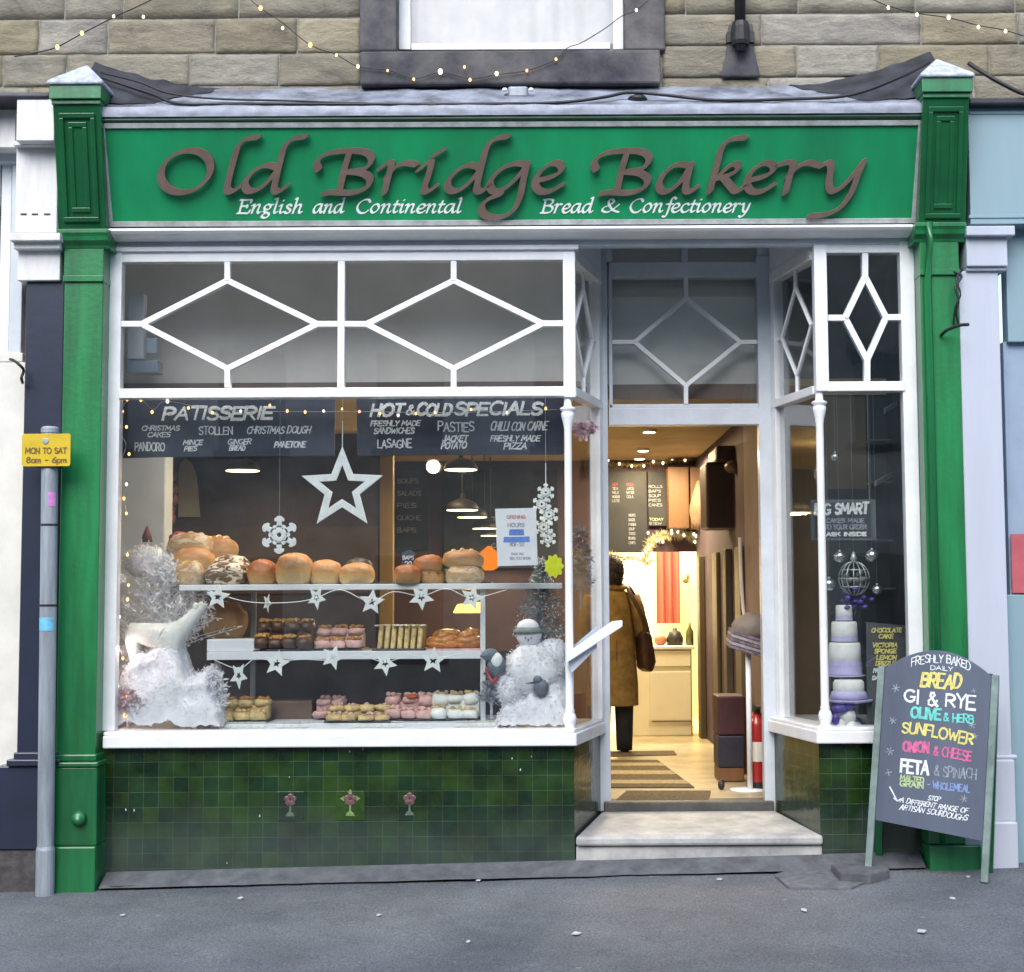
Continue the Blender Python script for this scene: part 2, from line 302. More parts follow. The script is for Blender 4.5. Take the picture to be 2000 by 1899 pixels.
# ------------------------------------------------------------------ mesh builder
class MB:
    def __init__(s): s.v = []; s.f = []
    def add(s, vs, fs):
        k = len(s.v); s.v += [Vector(p) for p in vs]; s.f += [tuple(i + k for i in f) for f in fs]; return s
    def box(s, x0, x1, y0, y1, z0, z1):
        return s.add([(x0, y0, z0), (x1, y0, z0), (x1, y1, z0), (x0, y1, z0), (x0, y0, z1), (x1, y0, z1), (x1, y1, z1), (x0, y1, z1)],
                     [(0, 3, 2, 1), (4, 5, 6, 7), (0, 1, 5, 4), (1, 2, 6, 5), (2, 3, 7, 6), (3, 0, 4, 7)])
    def hexa(s, p8): return s.add(p8, [(0, 3, 2, 1), (4, 5, 6, 7), (0, 1, 5, 4), (1, 2, 6, 5), (2, 3, 7, 6), (3, 0, 4, 7)])
    def prism(s, front, d):      # polygon of world points, extruded by vector d
        n = len(front); d = Vector(d); fr = [Vector(p) for p in front]
        return s.add(fr + [p + d for p in fr], [tuple(range(n)), tuple(range(2 * n - 1, n - 1, -1))] + [(i, i + n, (i + 1) % n + n, (i + 1) % n) for i in range(n)])
    def bar(s, a, b, w, y0, y1):  # bar in an XZ plane, half-width w, from y0 to y1
        a = Vector(a); b = Vector(b); d = (b - a); d.y = 0; d.normalize(); p = Vector((-d.z, 0, d.x)) * w
        q = [a - p, b - p, b + p, a + p]
        for t in q: t.y = y0
        return s.prism([q[0], q[1], q[2], q[3]], (0, y1 - y0, 0))
    def tube(s, pts, r, n=8, rad=None):
        pts = [Vector(p) for p in pts]; k = len(s.v); m = len(pts); up = Vector((0, 0, 1))
        for i, p in enumerate(pts):
            t = (pts[min(i + 1, m - 1)] - pts[max(i - 1, 0)])
            t = t.normalized() if t.length > 1e-9 else Vector((0, 0, 1))
            a = t.cross(up)
            if a.length < .05: a = t.cross(Vector((1, 0, 0)))
            a.normalize(); b = t.cross(a); rr = rad[i] if rad else r
            for j in range(n):
                g = 2 * math.pi * j / n; s.v.append(p + a * (rr * math.cos(g)) + b * (rr * math.sin(g)))
        for i in range(m - 1):
            for j in range(n):
                s.f.append((k + i * n + j, k + i * n + (j + 1) % n, k + (i + 1) * n + (j + 1) % n, k + (i + 1) * n + j))
        s.f.append(tuple(k + j for j in range(n))); s.f.append(tuple(k + (m - 1) * n + j for j in range(n - 1, -1, -1)))
        return s
    def lathe(s, prof, c, n=20, sx=1., sy=1.):   # prof: (r, z) upwards
        k = len(s.v); c = Vector(c)
        for r, z in prof:
            for j in range(n):
                g = 2 * math.pi * j / n; s.v.append(c + Vector((r * sx * math.cos(g), r * sy * math.sin(g), z)))
        for i in range(len(prof) - 1):
            for j in range(n): s.f.append((k + i * n + j, k + i * n + (j + 1) % n, k + (i + 1) * n + (j + 1) % n, k + (i + 1) * n + j))
        s.f.append(tuple(k + j for j in range(n - 1, -1, -1))); s.f.append(tuple(k + (len(prof) - 1) * n + j for j in range(n)))
        return s
    def blob(s, c, r, nz=.0, fr=2., flat=None, sub=3, seed=0., sq=1.):
        bm = bmesh.new(); bmesh.ops.create_icosphere(bm, subdivisions=sub, radius=1.); c = Vector(c)
        vs = []
        for v in bm.verts:
            d = 1 + nz * mnoise.noise(v.co * fr + Vector((seed, seed * 1.7, -seed)))
            w = v.co if sq == 1. else Vector([math.copysign(abs(t) ** sq, t) for t in v.co])
            if nz and sub > 2: d += nz * .35 * mnoise.noise(v.co * fr * 3.1 + Vector((seed * 2, 3, seed)))
            q = Vector((w.x * r[0], w.y * r[1], w.z * r[2])) * d
            if flat is not None and q.z < -flat * r[2]: q.z = -flat * r[2] + (q.z + flat * r[2]) * .12
            vs.append(c + q)
        s.add(vs, [tuple(v.index for v in f.verts) for f in bm.faces]); bm.free(); return s
    def grid(s, fn, nu, nv):
        k = len(s.v)
        for j in range(nv + 1):
            for i in range(nu + 1): s.v.append(Vector(fn(i / nu, j / nv)))
        for j in range(nv):
            for i in range(nu): s.f.append((k + j * (nu + 1) + i, k + j * (nu + 1) + i + 1, k + (j + 1) * (nu + 1) + i + 1, k + (j + 1) * (nu + 1) + i))
        return s
    def quad(s, a, b, c, d): return s.add([a, b, c, d], [(0, 1, 2, 3)])
    def build(s, name, mat, parent=None, bev=0., smooth=False, local=False, fix=True, **tags):
        me = bpy.data.meshes.new(name)
        off = Vector((0, 0, 0))
        if parent is not None and not local:
            r = parent
            while r.parent is not None: r = r.parent
            off = r.location
        me.from_pydata([v - off for v in s.v], [], s.f); me.materials.append(mat)
        if fix:
            bm = bmesh.new(); bm.from_mesh(me); bmesh.ops.recalc_face_normals(bm, faces=bm.faces); bm.to_mesh(me); bm.free()
        if smooth: me.polygons.foreach_set('use_smooth', [True] * len(me.polygons))
        me.update()
        o = bpy.data.objects.new(name, me); COL.objects.link(o)
        if parent is not None: o.parent = parent
        if bev:
            b = o.modifiers.new('bevel', 'BEVEL'); b.width = bev; b.segments = 2; b.limit_method = 'ANGLE'; b.angle_limit = R(40); b.harden_normals = False
        for k, v in tags.items(): o[k] = v
        return o
def thing(name, label, cat, loc=(0, 0, 0), rz=0., group=None):
    o = bpy.data.objects.new(name, None); COL.objects.link(o); o.location = loc; o.rotation_euler = (0, 0, rz); o.empty_display_size = .1
    o['label'] = label; o['category'] = cat
    if group: o['group'] = group
    return o
def tag(o, label, cat, group=None):
    o['label'] = label; o['category'] = cat
    if group: o['group'] = group
    return o
def copy_tree(o, parent=None):
    c = o.copy(); COL.objects.link(c); c.parent = parent
    for ch in list(o.children): copy_tree(ch, c)
    return c
def crom(pts, k=8):
    P = [Vector(p) for p in pts]
    if len(P) < 3: return P
    out = []
    for i in range(len(P) - 1):
        a = P[max(i - 1, 0)]; b = P[i]; c = P[i + 1]; d = P[min(i + 2, len(P) - 1)]
        for j in range(k):
            t = j / k; out.append(.5 * ((2 * b) + (c - a) * t + (2 * a - 5 * b + 4 * c - d) * t * t + (3 * b - a - 3 * c + d) * t ** 3))
    out.append(P[-1]); return out
# ------------------------------------------------------------------ lettering
import numpy as np
def pen_mesh(mb, strokes, a, b, ang, step, to3d, depth):
    """Broad-nib lettering: strokes are polylines in a 2D plane (y up); the swept elliptical nib is contoured on a grid and extruded."""
    ca, sa = math.cos(ang), math.sin(ang)
    T = lambda p: ((p[0] * ca + p[1] * sa) / a, (-p[0] * sa + p[1] * ca) / b)
    pts = [p for s in strokes for p in s]
    x0 = min(p[0] for p in pts) - a * 1.3; x1 = max(p[0] for p in pts) + a * 1.3
    y0 = min(p[1] for p in pts) - a * 1.3; y1 = max(p[1] for p in pts) + a * 1.3
    nx = int((x1 - x0) / step) + 2; ny = int((y1 - y0) / step) + 2
    gx, gy = np.meshgrid(x0 + np.arange(nx) * step, y0 + np.arange(ny) * step)
    tx = (gx * ca + gy * sa) / a; ty = (-gx * sa + gy * ca) / b
    f = np.full(gx.shape, 9.)
    for s in strokes:
        q = [T(p) for p in s]
        for (ax, ay), (bx, by) in zip(q[:-1], q[1:]):
            dx, dy = bx - ax, by - ay; L = dx * dx + dy * dy + 1e-12
            t = np.clip(((tx - ax) * dx + (ty - ay) * dy) / L, 0, 1)
            f = np.minimum(f, np.hypot(tx - ax - t * dx, ty - ay - t * dy) - 1)
    f = np.where(np.abs(f) < 1e-6, 1e-6, f)
    V = {}; front = []; back = []
    def vert(key, x, y):
        if key not in V:
            V[key] = len(front); p, n = to3d(x, y); front.append(p); back.append(p - n * depth)
        return V[key]
    faces = []; sides = []
    for j in range(ny - 1):
        row = f[j:j + 2]
        if row.min() > 0: continue
        for i in range(nx - 1):
            c = [(i, j), (i + 1, j), (i + 1, j + 1), (i, j + 1)]
            val = [f[q[1], q[0]] for q in c]
            if min(val) > 0: continue
            poly = []; cut = []
            for k in range(4):
                p, q = c[k], c[(k + 1) % 4]; u, w = val[k], val[(k + 1) % 4]
                if u < 0: poly.append(vert(p, x0 + p[0] * step, y0 + p[1] * step))
                if (u < 0) != (w < 0):
                    t = u / (u - w); key = (min(p, q), max(p, q))
                    vi = vert(key, x0 + (p[0] + (q[0] - p[0]) * t) * step, y0 + (p[1] + (q[1] - p[1]) * t) * step)
                    poly.append(vi); cut.append((vi, u < 0))
            if len(poly) >= 3: faces.append(tuple(poly))
            if len(cut) == 2: sides.append((cut[0][0], cut[1][0]) if cut[0][1] else (cut[1][0], cut[0][0]))
    n = len(front)
    mb.add(front + back, faces + [(s[1], s[0], s[0] + n, s[1] + n) for s in sides])

def sm(*p): return [(v.x, v.y) for v in crom([(x, y, 0) for x, y in p], 7)]
# italic alphabet: x-height 1, baseline 0
IT = {
 'a': ([sm((.78,.96),(.5,1.0),(.2,.72),(.1,.3),(.25,.02),(.52,.22),(.76,.8)), sm((.82,1.0),(.74,.35),(.8,.03),(1.0,.2))], 1.0),
 'c': ([sm((.72,.82),(.55,1.0),(.25,.8),(.1,.38),(.28,.02),(.55,.06),(.76,.26))], .8),
 'd': ([sm((.78,.96),(.5,1.0),(.2,.72),(.1,.3),(.25,.02),(.52,.22),(.76,.8)), sm((.72,1.62),(.88,1.68),(.82,1.1),(.74,.35),(.8,.03),(1.0,.2))], 1.0),
 'e': ([sm((.14,.42),(.5,.5),(.7,.75),(.55,1.0),(.28,.84),(.1,.38),(.28,.02),(.55,.06),(.76,.26))], .8),
 'f': ([sm((.95,1.5),(.78,1.68),(.6,1.5),(.5,.9),(.36,-.1),(.2,-.5),(.0,-.42)), [(.2,.92),(.75,.92)]], .62),
 'g': ([sm((.72,.9),(.45,1.0),(.2,.75),(.25,.45),(.5,.42),(.7,.65),(.68,.95)), sm((.3,.44),(.18,.24),(.35,.1),(.6,.02),(.66,-.25),(.4,-.5),(.1,-.42),(.1,-.2),(.3,-.02)), [(.7,.92),(.92,.98)]], .92),
 'h': ([sm((.18,1.6),(.34,1.68),(.26,1.0),(.12,.0)), sm((.16,.35),(.4,.85),(.62,1.0),(.72,.8),(.62,.3),(.7,.02),(.88,.18))], .95),
 'i': ([sm((.08,.82),(.24,.98),(.28,.9),(.18,.3),(.26,.02),(.44,.18)), [(.34,1.4),(.37,1.44)]], .5),
 'l': ([sm((.12,1.6),(.3,1.68),(.28,1.2),(.16,.3),(.24,.02),(.42,.18))], .48),
 'n': ([sm((.06,.86),(.22,1.0),(.24,.85),(.12,.0)), sm((.16,.35),(.4,.85),(.62,1.0),(.7,.8),(.6,.3),(.68,.02),(.86,.18))], .95),
 'o': ([sm((.5,1.0),(.24,.8),(.1,.38),(.28,.02),(.58,.2),(.74,.62),(.6,.97),(.48,1.0))], .88),
 'r': ([sm((.06,.86),(.22,1.0),(.24,.85),(.12,.0)), sm((.16,.4),(.36,.85),(.54,1.0),(.66,.9))], .7),
 's': ([sm((.6,.82),(.42,1.0),(.22,.86),(.3,.6),(.52,.4),(.5,.12),(.26,.0),(.06,.18))], .68),
 't': ([sm((.36,1.35),(.28,.9),(.16,.3),(.26,.02),(.46,.18)), [(.1,.95),(.56,.95)]], .54),
 'y': ([sm((.1,.86),(.26,1.0),(.28,.7),(.28,.25),(.4,.03),(.6,.25),(.78,.95)), sm((.8,1.0),(.66,.3),(.4,-.3),(.16,-.5),(.0,-.4))], .9),
 'B': ([[(.3,1.5),(.2,.0)], sm((.1,1.48),(.6,1.52),(.95,1.4),(.9,1.05),(.55,.8),(.28,.8)), sm((.55,.8),(.95,.68),(1.0,.3),(.7,.02),(.02,.0))], 1.15),
 'C': ([sm((1.15,1.2),(1.0,1.48),(.65,1.45),(.28,1.1),(.15,.55),(.4,.05),(.8,.0),(1.08,.3))], 1.2),
 'E': ([[(.32,1.5),(.2,.0)], sm((.12,1.5),(.6,1.48),(1.08,1.5),(1.05,1.2)), [(.27,.8),(.8,.8)], [(.78,.95),(.8,.62)], sm((.02,.0),(.6,.02),(.95,.02),(1.08,.35))], 1.15),
 '&': ([sm((1.15,.9),(.9,.5),(.5,.05),(.15,.2),(.2,.55),(.55,.85),(.8,1.2),(.65,1.5),(.45,1.3),(.55,.8),(.8,.3),(1.2,.05))], 1.35),
}
def italic(mb, text, px0, px1, basey, xh, plane, depth, pen=(.15, .058), ang=R(35)):
    wid = sum(IT[c][1] if c != ' ' else .55 for c in text); k = (px1 - px0) / wid
    p0, nrm = plane; x = 0.
    for c in text:
        if c == ' ': x += .55; continue
        st, w = IT[c]
        tr = [[(px0 + k * (x + u) + .16 * xh * (v - .5), -(basey) + xh * v) for u, v in s] for s in st]
        pen_mesh(mb, tr, pen[0] * xh, pen[1] * xh, ang, xh * .07, lambda a, b: (on_plane(a, -b, p0, nrm), nrm), depth)
        x += w

# hand-lettered capitals for the boards: unit height, baseline 0
def arc(cx, cy, rx, ry, a0, a1, n=7): return [(cx + rx * math.cos(R(a0 + (a1 - a0) * i / n)), cy + ry * math.sin(R(a0 + (a1 - a0) * i / n))) for i in range(n + 1)]
CAP = {
 'A': ([[(0,0),(.32,1),(.62,0)], [(.12,.36),(.52,.36)]], .75), 'B': ([[(0,0),(0,1)], [(0,1)]+arc(.25,.77,.25,.23,90,-90)+[(0,.54)], [(.2,.54)]+arc(.28,.27,.28,.27,90,-90)+[(0,0)]], .68),
 'C': ([arc(.36,.5,.36,.5,50,310,10)], .72), 'D': ([[(0,0),(0,1)], [(0,1)]+arc(.2,.5,.38,.5,90,-90,9)+[(0,0)]], .72),
 'E': ([[(.5,1),(0,1),(0,0),(.52,0)], [(0,.52),(.42,.52)]], .64), 'F': ([[(.5,1),(0,1),(0,0)], [(0,.52),(.4,.52)]], .6),
 'G': ([arc(.36,.5,.36,.5,50,320,10)+[(.66,.42),(.4,.42)]], .8), 'H': ([[(0,0),(0,1)], [(.55,0),(.55,1)], [(0,.5),(.55,.5)]], .72),
 'I': ([[(.06,0),(.06,1)]], .26), 'J': ([[(.4,1),(.4,.2)]+arc(.2,.2,.2,.2,0,-160,5)], .56), 'K': ([[(0,0),(0,1)], [(.52,1),(0,.42)], [(.18,.6),(.56,0)]], .68),
 'L': ([[(0,1),(0,0),(.46,0)]], .58), 'M': ([[(0,0),(.08,1),(.38,.3),(.68,1),(.76,0)]], .9), 'N': ([[(0,0),(0,1),(.55,0),(.55,1)]], .72),
 'O': ([arc(.36,.5,.36,.5,90,450,12)], .84), 'P': ([[(0,0),(0,1)]+arc(.25,.74,.28,.26,90,-90)+[(0,.48)]], .64), 'R': ([[(0,0),(0,1)]+arc(.25,.74,.28,.26,90,-90)+[(0,.48)], [(.22,.48),(.54,0)]], .68),
 'S': ([[(.5,.86)]+arc(.26,.76,.24,.24,40,250,7)+arc(.26,.25,.26,.25,80,-150,8)], .64), 'T': ([[(0,1),(.58,1)], [(.29,1),(.29,0)]], .66), 'U': ([[(0,1),(0,.28)]+arc(.27,.27,.27,.27,180,360,7)+[(.54,1)]], .7),
 'V': ([[(0,1),(.3,0),(.6,1)]], .7), 'W': ([[(0,1),(.2,0),(.4,.7),(.6,0),(.8,1)]], .92), 'Y': ([[(0,1),(.28,.5),(.56,1)], [(.28,.5),(.26,0)]], .64), 'Q': ([arc(.36,.5,.36,.5,90,450,12), [(.45,.25),(.72,-.05)]], .84), 'X': ([[(0,0),(.55,1)], [(0,1),(.55,0)]], .68), 'Z': ([[(0,1),(.52,1),(0,0),(.54,0)]], .64),
 '&': ([[(.62,0),(.16,.72),(.2,.96),(.36,.98),(.42,.78),(.06,.36),(.06,.08),(.26,0),(.46,.12),(.58,.4)]], .72), '-': ([[(0,.45),(.34,.45)]], .46), "'": ([[(.05,1),(.02,.8)]], .2), '.': ([[(.02,0),(.05,.03)]], .2),
 '8': ([arc(.24,.76,.2,.24,-90,270,9), arc(.24,.26,.24,.26,90,450,9)], .6), '6': ([[(.42,.96),(.12,.6)]+arc(.25,.26,.24,.26,150,510,10)], .6), '1': ([[(0,.8),(.18,1),(.18,0)]], .4), '2': ([arc(.24,.74,.24,.26,170,-30,7)+[(0,0),(.5,0)]], .6), '0': ([arc(.24,.5,.24,.5,90,450,11)], .6),
 'a': ([arc(.22,.3,.22,.3,60,420,9), [(.44,.6),(.44,0)]], .58), 'm': ([[(0,0),(0,.6)], [(0,.4),(.14,.6),(.27,.5),(.27,0)], [(.27,.4),(.42,.6),(.55,.5),(.55,0)]], .7), 'p': ([[(0,.6),(0,-.35)], arc(.22,.3,.22,.3,180,-180,9)], .58),
 'o': ([arc(.22,.3,.22,.3,90,450,9)], .56), 'n': ([[(0,0),(0,.6)], [(0,.4),(.2,.6),(.4,.5),(.4,0)]], .54), 't': ([[(.16,.9),(.16,.1),(.3,0)], [(0,.6),(.34,.6)]], .42),
}
_eps = [0]
def chalk(mb, text, o, u, v, n, w, h, pen, wob=.0, lift=.0015, curve=0., slant=0., tiltdeg=0.):
    """text centred on o, width w, height h in the plane (u, v), n toward the viewer"""
    tw = sum(CAP[c][1] if c != ' ' else .45 for c in text) - .1; sx = w / tw; x = 0.
    ct, st_ = math.cos(R(tiltdeg)), math.sin(R(tiltdeg))
    for c in text:
        if c == ' ': x += .45; continue
        st, cw = CAP[c]; dy = rng.uniform(-wob, wob) * h; sc = 1 + rng.uniform(-wob, wob)
        for s in st:
            q = []
            for a, b in s:
                X = (x + a) * sx - w / 2 + slant * b * h; Yv = b * h * sc + dy - h / 2 - curve * (2 * X / w) ** 2
                q.append((X * ct - Yv * st_, X * st_ + Yv * ct))
            for (ax, ay), (bx, by) in zip(q[:-1], q[1:]):
                d = Vector((bx - ax, by - ay)); L = d.length
                if L < 1e-6: continue
                d /= L; e = Vector((-d.y, d.x)) * pen * rng.uniform(.38, .62); ax_, ay_ = ax - d.x * pen * .4, ay - d.y * pen * .4; bx_, by_ = bx + d.x * pen * .4, by + d.y * pen * .4
                _eps[0] = (_eps[0] + 1) % 23; l = lift + _eps[0] * .00004
                P = lambda X, Y: o + u * X + v * Y + n * l
                mb.quad(P(ax_ - e.x, ay_ - e.y), P(bx_ - e.x, by_ - e.y), P(bx_ + e.x, by_ + e.y), P(ax_ + e.x, ay_ + e.y))
        x += cw
UX, UZ, NF = Vector((1, 0, 0)), Vector((0, 0, 1)), Vector((0, -1, 0))
def chalk_px(mb, text, px0, px1, py0, py1, Y, pen=1.6, **kw):
    a = at(px0, py1, Y); b = at(px1, py0, Y)
    chalk(mb, text, (a + b) / 2, UX, UZ, NF, b.x - a.x, b.z - a.z, pen * S(Y), **kw)
# ------------------------------------------------------------------ placing helpers
def atz(px, py, z):
    d = ray(px, py); return CPOS + d * ((z - EZ) / d.z)
def pbox(mb, px0, px1, py0, py1, Y0, Y1):
    mx, my = (px0 + px1) / 2, (py0 + py1) / 2
    return mb.box(XX(px0, my, Y0), XX(px1, my, Y0), Y0, Y1, ZZ(mx, py1, Y0), ZZ(mx, py0, Y0))
_bz = [0]
def pbar(mb, a, b, wpx, Y0, Y1):
    _bz[0] = (_bz[0] + 1) % 9; e = _bz[0] * .0007
    return mb.bar(at(a[0], a[1], Y0), at(b[0], b[1], Y0), wpx * .5 * S(Y0), Y0 - e, Y1)
def ppoly(mb, pts, Y, d): return mb.prism([at(x, y, Y) for x, y in pts], (0, d, 0))

# ------------------------------------------------------------------ ground
pL = at(155, 1740, -.08); pR = at(1850, 1697, -.08)
GSX = (pR.z - pL.z) / (pR.x - pL.x); GSY = .035
def gz(x, y): return pL.z + GSX * (x - pL.x) + GSY * (y + .08)
def gpt(px, py):   # where a pixel meets the pavement
    p = at(px, py, -.3)
    for _ in range(8): p = atz(px, py, gz(p.x, p.y))
    return p
def ground(name, x0, x1, y0, y1, fn, mat, nu, nv):
    o = MB().grid(lambda u, v: (x0 + (x1 - x0) * u, y0 + (y1 - y0) * v, fn(x0 + (x1 - x0) * u, y0 + (y1 - y0) * v)), nu, nv).build(name, mat, smooth=True); o['kind'] = 'structure'; return o
ground('pavement', -14, 14, -2.9, .3, lambda x, y: gz(x, y) + .006 * mnoise.noise(Vector((x * 1.2, y * 1.2, 0))), M['asphalt'], 160, 24)
KY = -2.9
k = MB()
for i in range(28):
    x0 = -14 + i; x1 = x0 + .992
    k.hexa([(x0, KY - .13, gz(x0, KY) - .16), (x1, KY - .13, gz(x1, KY) - .16), (x1, KY - .003, gz(x1, KY) - .16), (x0, KY - .003, gz(x0, KY) - .16),
            (x0, KY - .13, gz(x0, KY) + .002), (x1, KY - .13, gz(x1, KY) + .002), (x1, KY - .003, gz(x1, KY) + .004), (x0, KY - .003, gz(x0, KY) + .004)])
k.build('kerb', M['plinth'], bev=.01)['kind'] = 'structure'
ground('road', -60, 60, -11.5, KY - .12, lambda x, y: gz(x, KY) - .12 + .02 * (y - KY) * .2, M['asphalt'], 60, 8)
ground('far_pavement', -60, 60, -16, -11.52, lambda x, y: gz(x, KY) - .02, M['asphalt'], 10, 2)
ground('ground', -300, 300, -300, 300, lambda x, y: -1.4 - .0 * x, M['asphalt'], 4, 4)

# cement fillet at the foot of the tiled wall, with its broken edge
def fil(u, v):
    x = XX(203, 1700, 0) + (XX(1800, 1690, 0) - XX(203, 1700, 0)) * u
    w = .095 + .0 + .018 * mnoise.noise(Vector((x * 3, 1, 0))) + .012 * mnoise.noise(Vector((x * 11, 4, 0)))
    y = .06 - (w + .06) * v
    return (x, y, gz(x, y) + .050 * (1 - v) ** .9 * (1.15 if v < .9 else 0.6) + .012)
fo = MB().grid(fil, 120, 6).build('cement_fillet', M['plinth'], smooth=True); fo['kind'] = 'structure'
cr_ = MB(); prev = None
for (a, b, n) in ((215, 470, 40), (770, 1140, 46), (1150, 1480, 40)):
    L, Rr = [], []
    for i in range(n + 1):
        px = a + (b - a) * i / n; x = XX(px, 1725, -.08)
        yb = -.052 + .012 * mnoise.noise(Vector((x * 6, 9, 0))) + .007 * mnoise.noise(Vector((x * 30, 2, 0))) - (.03 if a < 400 else .0) * (1 - i / n)
        w = .010 * (.55 + .6 * abs(mnoise.noise(Vector((x * 9, 5, 0))))) * math.sin(math.pi * min(max(i / n, .03), .97)) ** .5
        for lst, yy in ((L, yb - w), (Rr, yb + w)): lst.append((x, yy, gz(x, yy) + .020))
    for i in range(n): cr_.quad(L[i], L[i + 1], Rr[i + 1], Rr[i])
cr_.build('pavement_crack', M['crack'])['kind'] = 'structure'
# repaired patch to the right of the step
pp = [gpt(*q) for q in ((1512, 1712), (1560, 1698), (1640, 1697), (1712, 1706), (1700, 1722), (1662, 1738), (1540, 1736))]
MB().prism([p + Vector((0, 0, .012)) for p in pp], (0, 0, -.06)).build('pavement_patch', M['asphaltpatch'], bev=.004)['kind'] = 'structure'
lit = MB()
for px, py, a in ((1405, 1720, .02), (740, 1790, .016), (1125, 1826, .022), (1570, 1780, .022), (1800, 1822, .025), (470, 1757, .018), (935, 1722, .014), (1890, 1715, .013), (1860, 1757, .016), (240, 1790, .012), (915, 1842, .015), (1010, 1716, .01)):
    p = gpt(px, py); q = [(p.x + a * c * rng.uniform(.6, 1.2), p.y + a * 1.6 * s * rng.uniform(.6, 1.2), p.z + .009) for c, s in ((-1, -.4), (.4, -1), (1, .3), (-.2, 1))]
    lit.prism(q, (0, 0, -.004))
lit.build('litter_scraps', M['litter'])['kind'] = 'stuff'

# ------------------------------------------------------------------ the stone building above
YW = .12
SFX0, SFX1 = XX(118, 900, -.06), XX(1882, 900, -.06)
bld = thing('stone_building', 'coursed gritstone building with an upper sash window above the bakery shopfront', 'building', (0, .5, 0))
ztop = 8.5
WX0, WX1 = XX(705, 60, YW), XX(1292, 60, YW)
zsill = ZZ(1000, 167, YW)
st = MB(); atts = []
def course(z0, z1, joints):
    for xa, xb in zip(joints[:-1], joints[1:]):
        g = .004; x0, x1, a0, a1 = xa + g, xb - g, z0 + g, z1 - g
        if x1 - x0 < .03: continue
        r = rng.random(); d = rng.uniform(.0, .008); ph = rng.uniform(0, 99)
        nu = max(4, int((x1 - x0) / .02)); nv = max(4, int((a1 - a0) / .014))
        if a0 > 4.6: nu = max(3, nu // 4); nv = 3
        k = len(st.f)
        def fn(u, v):
            e = min(u, 1 - u) * (x1 - x0); h = min(v, 1 - v) * (a1 - a0); m = min(e, h)
            jx = .006 * mnoise.noise(Vector((ph, v * 3, u * 2))) if 0 < u < 1 or True else 0
            bulge = .009 * min(1, m / .018) ** .5 + (.0045 * mnoise.noise(Vector((u * (x1 - x0) * 7 + ph, v * (a1 - a0) * 26, ph))) + .0045 * mnoise.noise(Vector((u * (x1 - x0) * 26 + ph, v * (a1 - a0) * 60, ph)))) * min(1, m / .02)
            return (x0 + (x1 - x0) * u + jx, YW + .012 - bulge - d, a0 + (a1 - a0) * v + .004 * mnoise.noise(Vector((ph + 7, u * 4, 3))))
        st.grid(fn, nu, nv)
        # returns to the mortar
        n1 = nu + 1; b = len(st.v) - n1 * (nv + 1)
        ring = [b + i for i in range(nu)] + [b + nu + n1 * j for j in range(nv)] + [b + n1 * nv + nu - i for i in range(nu)] + [b + n1 * (nv - j) for j in range(nv)]
        bk = len(st.v)
        for i in ring: p = st.v[i]; st.v.append(Vector((p.x, YW + .03, p.z)))
        m = len(ring)
        for i in range(m): st.f.append((ring[i], ring[(i + 1) % m], bk + (i + 1) % m, bk + i))
        atts.extend([r] * (len(st.f) - k))
X1 = lambda *p: [XX(q, 70, YW) for q in p]
zc = [ZZ(400, y, YW) for y in (232, 168, 105, 36)]
zr = [ZZ(1600, y, YW) for y in (215, 150, 88, 26)]
LEFT, RIGHT = -6.2, 6.2
def fill(x0, x1):
    j = [x0]
    while j[-1] < x1 - .75: j.append(j[-1] + rng.uniform(.3, .62))
    return j + [x1]
lj = {0: [130, 370, 545, 705], 1: [75, 210, 420, 580, 705], 2: [125, 240, 465, 705], -1: [60, 250, 470, 705]}
rj = {0: [1292, 1430, 1555, 1715, 1932], 1: [1292, 1488, 1800, 1990], 2: [1292, 1340, 1560, 1790, 1985], -1: [1292, 1500, 1650, 1900]}
# three courses as photographed, then regular ones to the eaves
zz = [zc[0], zc[1], zc[2], zc[3]]; zq = [zr[0], zr[1], zr[2], zr[3]]
for i in range(3):
    key = (-1, 0, 1)[i]
    jl = X1(*lj[key]); course(zz[i], zz[i + 1], fill(LEFT, jl[0]) + jl[1:])
    jr = X1(*rj[key]); course(zq[i], zq[i + 1], jr[:-1] + fill(jr[-1], RIGHT))
a, b = zz[3], zq[3]; n = 0
WTOP = zsill + 1.75
while a < ztop:
    h = rng.uniform(.16, .19); jl = X1(*lj[2]) if n == 0 else None
    if b < WTOP:
        course(a, a + h, (fill(LEFT, jl[0]) + jl[1:]) if jl else fill(LEFT, WX0))
        jr = X1(*rj[2]) if n == 0 else None
        course(b, b + h, (jr[:-1] + fill(jr[-1], RIGHT)) if jr else fill(WX1, RIGHT))
    else:
        course(b, b + h, fill(LEFT, RIGHT))
    a += h; b += h; n += 1
w = st.build('wall', M['stone'], bld, smooth=True)
at_ = w.data.attributes.new('rnd', 'FLOAT', 'FACE'); at_.data.foreach_set('value', atts)
mo = MB(); mo.box(LEFT, WX0 + .05, YW + .012, .5, 3.70, ztop); mo.box(WX1 - .05, RIGHT, YW + .012, .5, 3.70, ztop)
mo.box(WX0 + .05, WX1 - .05, YW + .012, .5, 3.70, zsill); mo.box(WX0 + .05, WX1 - .05, YW + .012, .5, WTOP + .2, ztop)
mo.build('mortar_backing', M['mortar'], bld)
